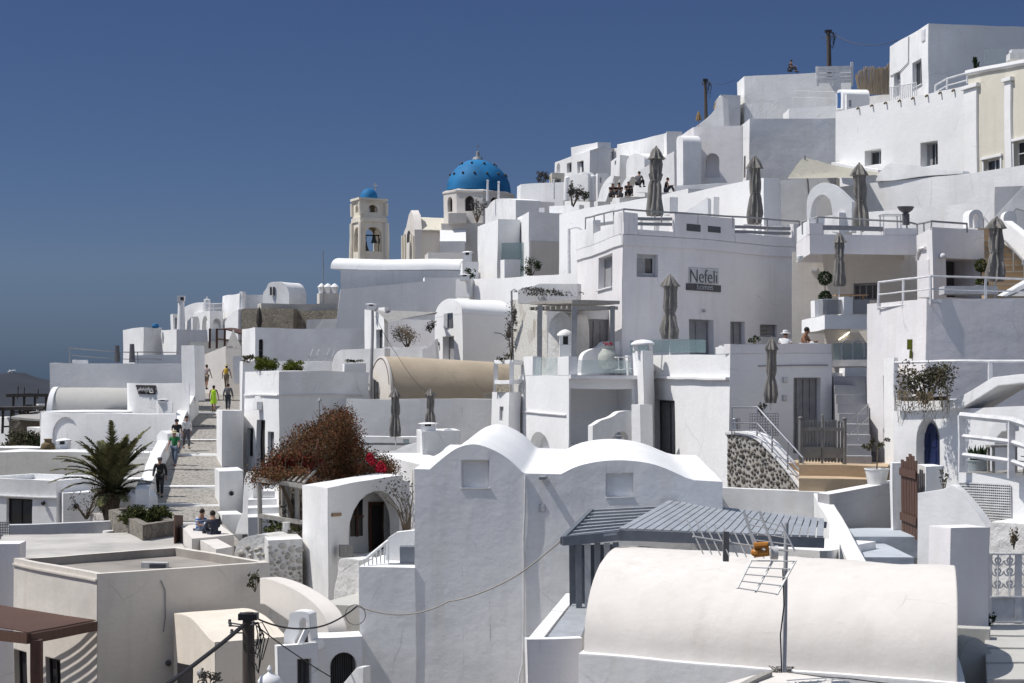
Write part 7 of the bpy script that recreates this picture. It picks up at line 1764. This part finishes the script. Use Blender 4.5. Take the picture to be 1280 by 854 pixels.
m = MB(); a = P(366,812,44.9); m.extr([a,P(372,812,44.9),P(387,784,44.9),P(380,784,44.9)], V((.05,-.35,0))); obj('sloped_cheek', m, 'white_clean', t, angle=0)
r = house('white narrow doorway house below the two-arched chimney', [(343,45),(346,44.3),(396,44.6)], [806,808,803], 900, mat='white', thick=2, ops=[O('door',370,823,387,890,1,d=.4,frame='dark_grey')])
r = house('white wall with an iron-barred arch at the big wall corner', [(394,45.8),(452,46)], 797, 900, name='wall', cat='wall', mat='white', thick=1, ops=[O('dark',411,815,444,890,0,arch=True,d=.9)])
f = face_of(r); m = MB()
for k in range(12):
    x = 411.5+k*2.9; m.tube([f.px(x,890,.3),f.px(x,816+abs(x-427.5)**2*.035,.3)],.016,5)
obj('grille', m, 'dark_grey', r)
slab('bright white slanting stair cheek below the barred arch', [(420,900),(420,862),(443,834),(452,834),(452,900)], (420,44.6),(452,44.2), .3, mat='white_clean')
t = thing('chimney','small white domed chimney with a finial at the bottom edge','chimney',P(336,880,41)); c = P(336.5,880,41)
m = MB(); m.cbox(c,.42,.4,.45); obj('shaft', m, 'white_clean', t, angle=0); m = MB(); m.lathe(c+V((0,0,.45)),[(.27,0),(.28,.08),(.20,.2),(.07,.25),(.04,.3),(.07,.34),(.02,.44)],16); obj('cap', m, 'white_clean', t)
for s in (-1,1): m = MB(); m.lathe(c+V((s*.12,-.2,.30)),[(.08,0),(.085,.03),(.06,.1)],10); obj('flue', m, 'dark_grey', t)

# front right: blue-grey pergola, bench court, vault, antenna
t = thing('pergola','blue-grey slatted timber pergola with boarded posts','pergola',P(740,780,43.5))
FA, FB = P(772,664,42.3), P(1030,673,43.3)      # front eave
BA, BB = P(834,629,45.4), P(1030,652,46.2)
N = 24
for k in range(N):
    f = (k+.1)/N; f2 = (k+.93)/N; a,b = FA.lerp(FB,f),FA.lerp(FB,f2); c,d_ = BA.lerp(BB,f2),BA.lerp(BB,f); m = MB(); m.extr([a,b,c,d_],V((0,0,.045))); obj('slat', m, 'slate_blue', t, angle=0)
m = MB(); m.bar(FA-V((0,-.05,.13)),FB-V((0,-.05,.13)),.10,.24); obj('beam', m, 'slate_blue_dark', t, angle=0)  # beams take a darker slate blue, their shade put into the colour
m = MB(); m.bar(BA-V((0,.2,.1)),BB-V((0,.2,.1)),.10,.16); obj('beam', m, 'slate_blue_dark', t, angle=0)
for k in range(9):
    f = k/8; a = P(706,673,42.0).lerp(P(741,637,45.2),f); b = P(771,667,42.2).lerp(P(832,634,45.2),f); b = a.lerp(b,.98); m = MB(); m.bar(a-V((0,0,.02)),b-V((0,0,.02)),.16,.05); obj('slat', m, 'slate_blue', t, angle=0)
m = MB(); m.bar(P(704,676,41.9),P(773,671,42.2),.10,.22); obj('beam', m, 'slate_blue_dark', t, angle=0)
m = MB(); m.bar(P(704,676,41.9),P(739,640,45.2),.10,.18); obj('beam', m, 'slate_blue_dark', t, angle=0)
for i,x in enumerate((720,731,743,755,766)):
    m = MB(); p = P(x,780,42.3); m.box(p,(.14,0,0),(0,.1,0),(0,0,ZZ(679,42.3)-p.z)); obj('post', m, 'slate_blue' if i%2 else 'slate_blue_dark', t, angle=0)
m = MB(); p = P(712,780,42.8); m.box(p,(1.15,0,0),(0,.06,0),(0,0,ZZ(681,42.8)-p.z)); obj('back_panel', m, 'slate_blue_dark', t, angle=0)
m = MB(); p = P(775,780,45.2); m.box(p,(4.9,.6,0),(0,.06,0),(0,0,1.6)); obj('back_panel', m, 'dark_grey', t, angle=0)
# bench court
r = house('white court wall front below the blue-grey pergola', [(659,39),(727,39.2)], 801, 900, name='wall', cat='wall', mat='mauve', thick=.3, roofmat='white_clean')
W0, W1 = P(659.5,801,39.31), P(707,741,45.7); m = MB(); m.extr([W0,W0+V((.32,0,0)),W1+V((.34,0,0)),W1],V((0,0,-3))); tag(obj('wall', m, 'white_clean', None, W0, angle=0),'white court side wall with bright top running back to the big wall','wall')
m = MB(); q = [P(684.5,797,39.5),P(724,801,39.3),P(745,753,43),P(719,751,43.2)]; m.extr(q,V((0,0,-.1))); tag(obj('bench', m, 'slate_blue', None, q[0], angle=0),'blue-grey bench top slab inside the white court','bench')
# foreground vault
rl, rr_, sl, sr = P(770,685,42.2), P(1193,710.5,37.6), P(729,818,38.6), P(1195,853.5,35.1)
def arch_pts(rdg, spr):
    h = rdg.z-spr.z; w = V((spr.x-rdg.x, spr.y-rdg.y, 0)); out = []
    for k in range(25):
        a = math.pi*k/24; out.append(V((rdg.x,rdg.y,spr.z))+w*math.cos(a)*(1 if True else 1)+V((0,0,h*math.sin(a)**.85)))
    return out
t = thing('vaulted_house','big cream-white barrel vault roof filling the lower right foreground','vaulted house',P(960,880,37))
pl, pr = arch_pts(rl,sl), arch_pts(rr_,sr)
def inset(pts, s): c = sum(pts,V((0,0,0)))/len(pts); return [c+(p-c)*s for p in pts]
m = MB(); segs = 60; rows = []
for k in range(segs+1):
    f = k/segs; row = []
    for i,(a,b) in enumerate(zip(pl,pr)):
        q = a.lerp(b,f); q = q+V((0,0,1))*(.035*noise.noise(q*.7)+.022*noise.noise(q*1.9)+.008*noise.noise(q*5)) ; row.append(q)
    rows.append(m.add(row))
n = len(pl)
for a,b in zip(rows,rows[1:]):
    for i in range(n-1): m.f.append((a+i,b+i,b+i+1,a+i+1))
m.f.append(tuple(range(rows[0],rows[0]+n))); m.f.append(tuple(range(rows[-1]+n-1,rows[-1]-1,-1)))
obj('roof', m, 'warm_light', t, angle=50)
base = [sl+V((-.12,-.25,0)), sr+V((.10,-.25,0)), pr[-1]+V((.10,.2,0)), pl[-1]+V((-.12,.2,0))]
m = MB(); m.extr([b-V((0,0,4)) for b in base],V((0,0,4.03))); obj('wall', m, 'cool', t, angle=0)
BASES.append((5,38,-9))
m = MB(); p = P(742,814,38.6); m.lathe(p,[(.05,0),(.05,.06),(.02,.1)],8); obj('roof_stud', m, 'white', t)
p = P(772,768-35,41); 
# antenna mast
t = thing('tv_antenna','old television antenna with a grid reflector and orange box on a mast','antenna',P(981,838,34.70))
q0, q1 = P(981,842,34.50), P(982,655,34.70); m = MB(); m.tube([q0,q1],.042,10); obj('mast', m, 'frame_grey', t)
m = MB(); m.tube([q0+V((-.05,-.05,0)),q0.lerp(q1,.25)+V((-.09,-.05,0)),q0.lerp(q1,.45)+V((-.03,-.06,0)),q0.lerp(q1,.7)+V((-.06,-.05,0))],.014,5); obj('cable', m, 'dark', t)
A0, A1 = P(866,673,34.10), P(985,690,34.50)
m = MB(); m.tube([A0,A1],.022,6); obj('boom', m, 'aluminium', t)
for k in range(8):
    f = .02+k*.095; c = A0.lerp(A1,f); L = .40-.018*k; m = MB(); m.tube([c+V((-.16*L/.4,.10,L*.9)), c+V((.16*L/.4,-.10,-L*.8))],.014,5); obj('element', m, 'aluminium', t)
m = MB(); c = P(908,684,34.20); m.bar(c+V((0,0,.28)),c-V((0,0,.30)),.11,.09); obj('bracket', m, 'gate_grey', t, angle=0)
m = MB(); m.ball(P(947,692,34.10),.12,10,.75); m.v=[V((v.x*1,v.y,v.z)) for v in m.v]; obj('dipole_cover', m, 'orange_cap', t)
m = MB(); c = P(951,689,34.05); m.tube([c+V((-.12,0,.08)),c+V((.12,0,.10)),c+V((.14,0,-.06)),c+V((-.12,0,-.08))],.07,8); obj('dipole_box', m, 'orange_cap', t)
m = MB(); c = P(967,692,34.20); m.tube([c+V((-.05,0,0)),c+V((.08,0,0))],.14,14); obj('balun', m, 'aluminium', t)
for (a,b,w,mid) in ((P(940,702,34.00),P(923,738,33.70),.05,0),(P(966,704,34.05),P(946,743,33.70),.04,0),(P(994,702,34.10),P(972,746,33.70),.05,0),(P(945,686,34.10),P(930,641,34.20),.06,1),(P(966,684,34.15),P(949,640,34.25),.05,1),(P(993,690,34.20),P(976,655,34.30),.06,1)):
    m = MB(); m.bar(a,b,w,.02); obj('reflector_arm', m, 'aluminium', t, angle=0)
for f in (.02,.25,.5,.74,.98):
    a = P(940,702,33.99).lerp(P(923,738,33.69),f); b = P(994,702,34.09).lerp(P(972,746,33.69),f); m = MB(); m.tube([a,b],.013,5); obj('reflector_rod', m, 'aluminium', t)
    if f > .2: a = P(945,686,34.10).lerp(P(930,641,34.20),f*.9); b = P(993,690,34.20).lerp(P(976,655,34.30),f*.9); m = MB(); m.tube([a,b],.011,5); obj('reflector_rod', m, 'aluminium', t)
# bottom edge roof ridge and cable clump at the mast foot
m = MB(); q = [P(968,838,35.6),P(905,856,34.5),P(985,880,33.5),P(1075,868,33.8),P(1060,852,34.2)]; m.extr(q,V((0,0,-1.2))); tag(obj('parapet', m, 'warm_light', None, q[0], angle=0),'beige roof edge at the bottom beside the antenna mast foot','parapet')
m = MB(); a, b = P(962,844,35.0), P(920,866,33.8); m.bar(a,b,.16,.12); tag(obj('timber_beam', m, 'wood_grey', None, a, angle=0),'grey weathered beam end at the antenna mast foot','beam')
m = MB(); random.seed(81); c = P(978,840,35.4)
for k in range(8):
    q = [c+V((random.uniform(-.3,.25),random.uniform(-.1,.05),random.uniform(-.02,.12))) for _ in range(5)]; m.tube(q,.013,5)
tag(obj('cable_bundle', m, 'wood_grey', None, c),'tangle of pale cables at the antenna mast foot','cable')
cable('thin dark cable lying from the mast foot along the vault base', [(985,840,35.3),(1060,848,34.6),(1200,862,33.8)], .02, .012)
# foreground utility pole and wires
utility_pole('thick dark utility pole with cable tangle in the lower left foreground', 311, 766, 900, 41.5, .145)
cable('heavy black cable slanting from the foreground pole to the lower left', [(306,781,41.3),(200,862,38)], .05, .05)
cable('black cable from the foreground pole to the big wall corner', [(318,772,41.5),(447,757,46.1)], .42, .022)
cable('pale cable sagging across the big blank wall to the pergola', [(447,757,46.0),(560,751.5,45.6),(703,675,42.0)], .30, .02, 'wood_grey')
cable('thin dark cable from the foreground pole down to the barred arch', [(320,782,41.5),(412,846,45.3)], .05, .015)
m = MB(); c = P(444,768,45.9); m.tube([c+V((.26*math.cos(a),-.02,.26*math.sin(a))) for a in [2*math.pi*k/20 for k in range(21)]],.015,5); tag(obj('cable_loop', m, 'wood_grey', None, c),'pale cable coil loop hanging at the big wall corner','cable')
# ======================================================= 8 ground, sea, light, camera
def terrain():
    B = [b for b in BASES if b[1] > 15 and b[1] < 250]
    B += [(x, 12, -13) for x in (-40,-20,0,20,40)] + [(-60,60,-16),(-75,110,-14),(-60,150,-6),(-80,200,-22),(60,60,2),(70,100,16),(90,150,22),(60,180,14)]
    m = MB(); xs = [-3000,-1200,-500,-240]+[-130+4*i for i in range(70)]+[220,400,900,2500]; ys = [-800,-200,-60,0]+[8+4*i for i in range(60)]+[300,450,900,2500]
    ids = {}
    for j,y in enumerate(ys):
        for i,x in enumerate(xs):
            cx, cy = max(-110,min(120,x)), max(5,min(230,y)); sw = sz = 0; 
            for bx,by,bz in B:
                w = math.exp(-bz/5)/((bx-cx)**2+((by-cy)*.8)**2+3)**1.6; sw += w; sz += w*bz
            z = sz/sw-1.6
            if x < -110: z -= (-110-x)*.75
            if x > 120: z -= max(0,(x-300))*.4
            if y > 230: z -= (y-230)*.35
            if y < 5: z -= (5-y)*.2
            if x < -8: z -= max(0,y-150)*.5*min(1,(-8-x)/25)
            if x < -24 and y > 90: z = min(z, -2+(x+24)*.75-max(0,y-150)*.4)
            z = max(z, -260)+noise.noise(V((x*.12,y*.12,0)))*.35
            ids[i,j] = m.add([(x,y,z)])
    for j in range(len(ys)-1):
        for i in range(len(xs)-1): m.f.append((ids[i,j],ids[i+1,j],ids[i+1,j+1],ids[i,j+1]))
    tag(obj('ground', m, 'hill', None, V((0,0,0)), angle=60), 'dry brown hillside under the white town', 'hillside', kind='structure')
terrain()
def scrub():
    g = bpy.data.objects['ground'].data; rg = random.Random(5); m = MB(); cand = [v.co.copy() for v in g.vertices if 20 < v.co.y < 250 and abs(v.co.x) < 150 and (v.co.x < -v.co.y*.285-1 or v.co.x > v.co.y*.285+2)]
    random.seed(8)
    for c in rg.sample(cand, min(420, len(cand))):
        c = c+V((rg.uniform(-2,2), rg.uniform(-2,2), 0)); r = rg.uniform(.3,.9)
        leaves(m, [(c+V((0,0,r*.3)), r, r, r*.6)], int(22+30*r), .12)
    tag(obj('scrub', m, 'olive_leaf', None, V((0,0,0)), angle=0), 'low dry scrub dotted over the bare hillside', 'scrub', kind='stuff')
scrub()
m = MB(); S = 40000; m.poly((-S,-S,-230),(S,-S,-230),(S,S,-230),(-S,S,-230)); tag(obj('sea', m, 'sea', None, V((0,0,0))), 'deep blue sea of the caldera far below', 'sea', kind='structure')

EL, SY = math.radians(58), -.035
sdir = V((-math.cos(EL), SY, math.sin(EL))).normalized()      # towards the sun: from the left, almost across the view
sun = bpy.data.lights.new('sun','SUN'); sun.energy = 3.75; sun.angle = math.radians(.5); sun.color = (1.0,.96,.90)
so = bpy.data.objects.new('sun', sun); COL.objects.link(so); so.rotation_euler = sdir.to_track_quat('Z','Y').to_euler(); so.location = (-40,0,80)
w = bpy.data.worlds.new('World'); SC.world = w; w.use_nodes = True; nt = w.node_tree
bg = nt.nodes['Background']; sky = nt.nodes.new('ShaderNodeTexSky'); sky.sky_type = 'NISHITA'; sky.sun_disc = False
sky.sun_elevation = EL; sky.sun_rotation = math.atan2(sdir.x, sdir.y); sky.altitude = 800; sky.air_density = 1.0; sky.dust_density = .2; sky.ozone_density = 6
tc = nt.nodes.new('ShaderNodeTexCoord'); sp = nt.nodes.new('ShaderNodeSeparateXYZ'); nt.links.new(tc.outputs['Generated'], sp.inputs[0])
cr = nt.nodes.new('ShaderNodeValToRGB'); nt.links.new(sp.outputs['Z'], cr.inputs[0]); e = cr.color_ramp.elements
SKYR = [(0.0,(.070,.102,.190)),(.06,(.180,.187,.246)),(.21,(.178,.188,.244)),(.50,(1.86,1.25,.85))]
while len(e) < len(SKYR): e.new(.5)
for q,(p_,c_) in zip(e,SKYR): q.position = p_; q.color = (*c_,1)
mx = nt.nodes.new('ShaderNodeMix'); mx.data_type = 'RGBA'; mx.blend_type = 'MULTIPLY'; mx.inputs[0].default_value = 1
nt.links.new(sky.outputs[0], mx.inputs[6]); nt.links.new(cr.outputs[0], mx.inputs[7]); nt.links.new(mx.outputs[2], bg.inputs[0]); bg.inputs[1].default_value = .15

cam = bpy.data.cameras.new('camera'); co = bpy.data.objects.new('camera', cam); COL.objects.link(co); SC.camera = co
co.location = (0,0,0); co.rotation_euler = (math.pi/2,0,0); cam.sensor_fit = 'HORIZONTAL'; cam.sensor_width = 36; cam.lens = 36*F/1280
cam.shift_y = (HY-427)/1280; cam.clip_start = .5; cam.clip_end = 60000
SC.view_settings.view_transform = 'Standard'; SC.view_settings.look = 'None'; SC.view_settings.exposure = .25; SC.view_settings.gamma = 1
SC.cycles.use_denoising = True; SC.cycles.max_bounces = 8; SC.cycles.diffuse_bounces = 6; SC.cycles.transparent_max_bounces = 8
SC.cycles.sample_clamp_indirect = 10
for k in list(UMB): pass
for o in SC.objects:
    if o.parent is None and 'label' in o and 'kind' not in o and o.type in ('MESH','EMPTY'): o['kind'] = 'thing'
    for k in ('_o','_z'):
        if k in o: del o[k]
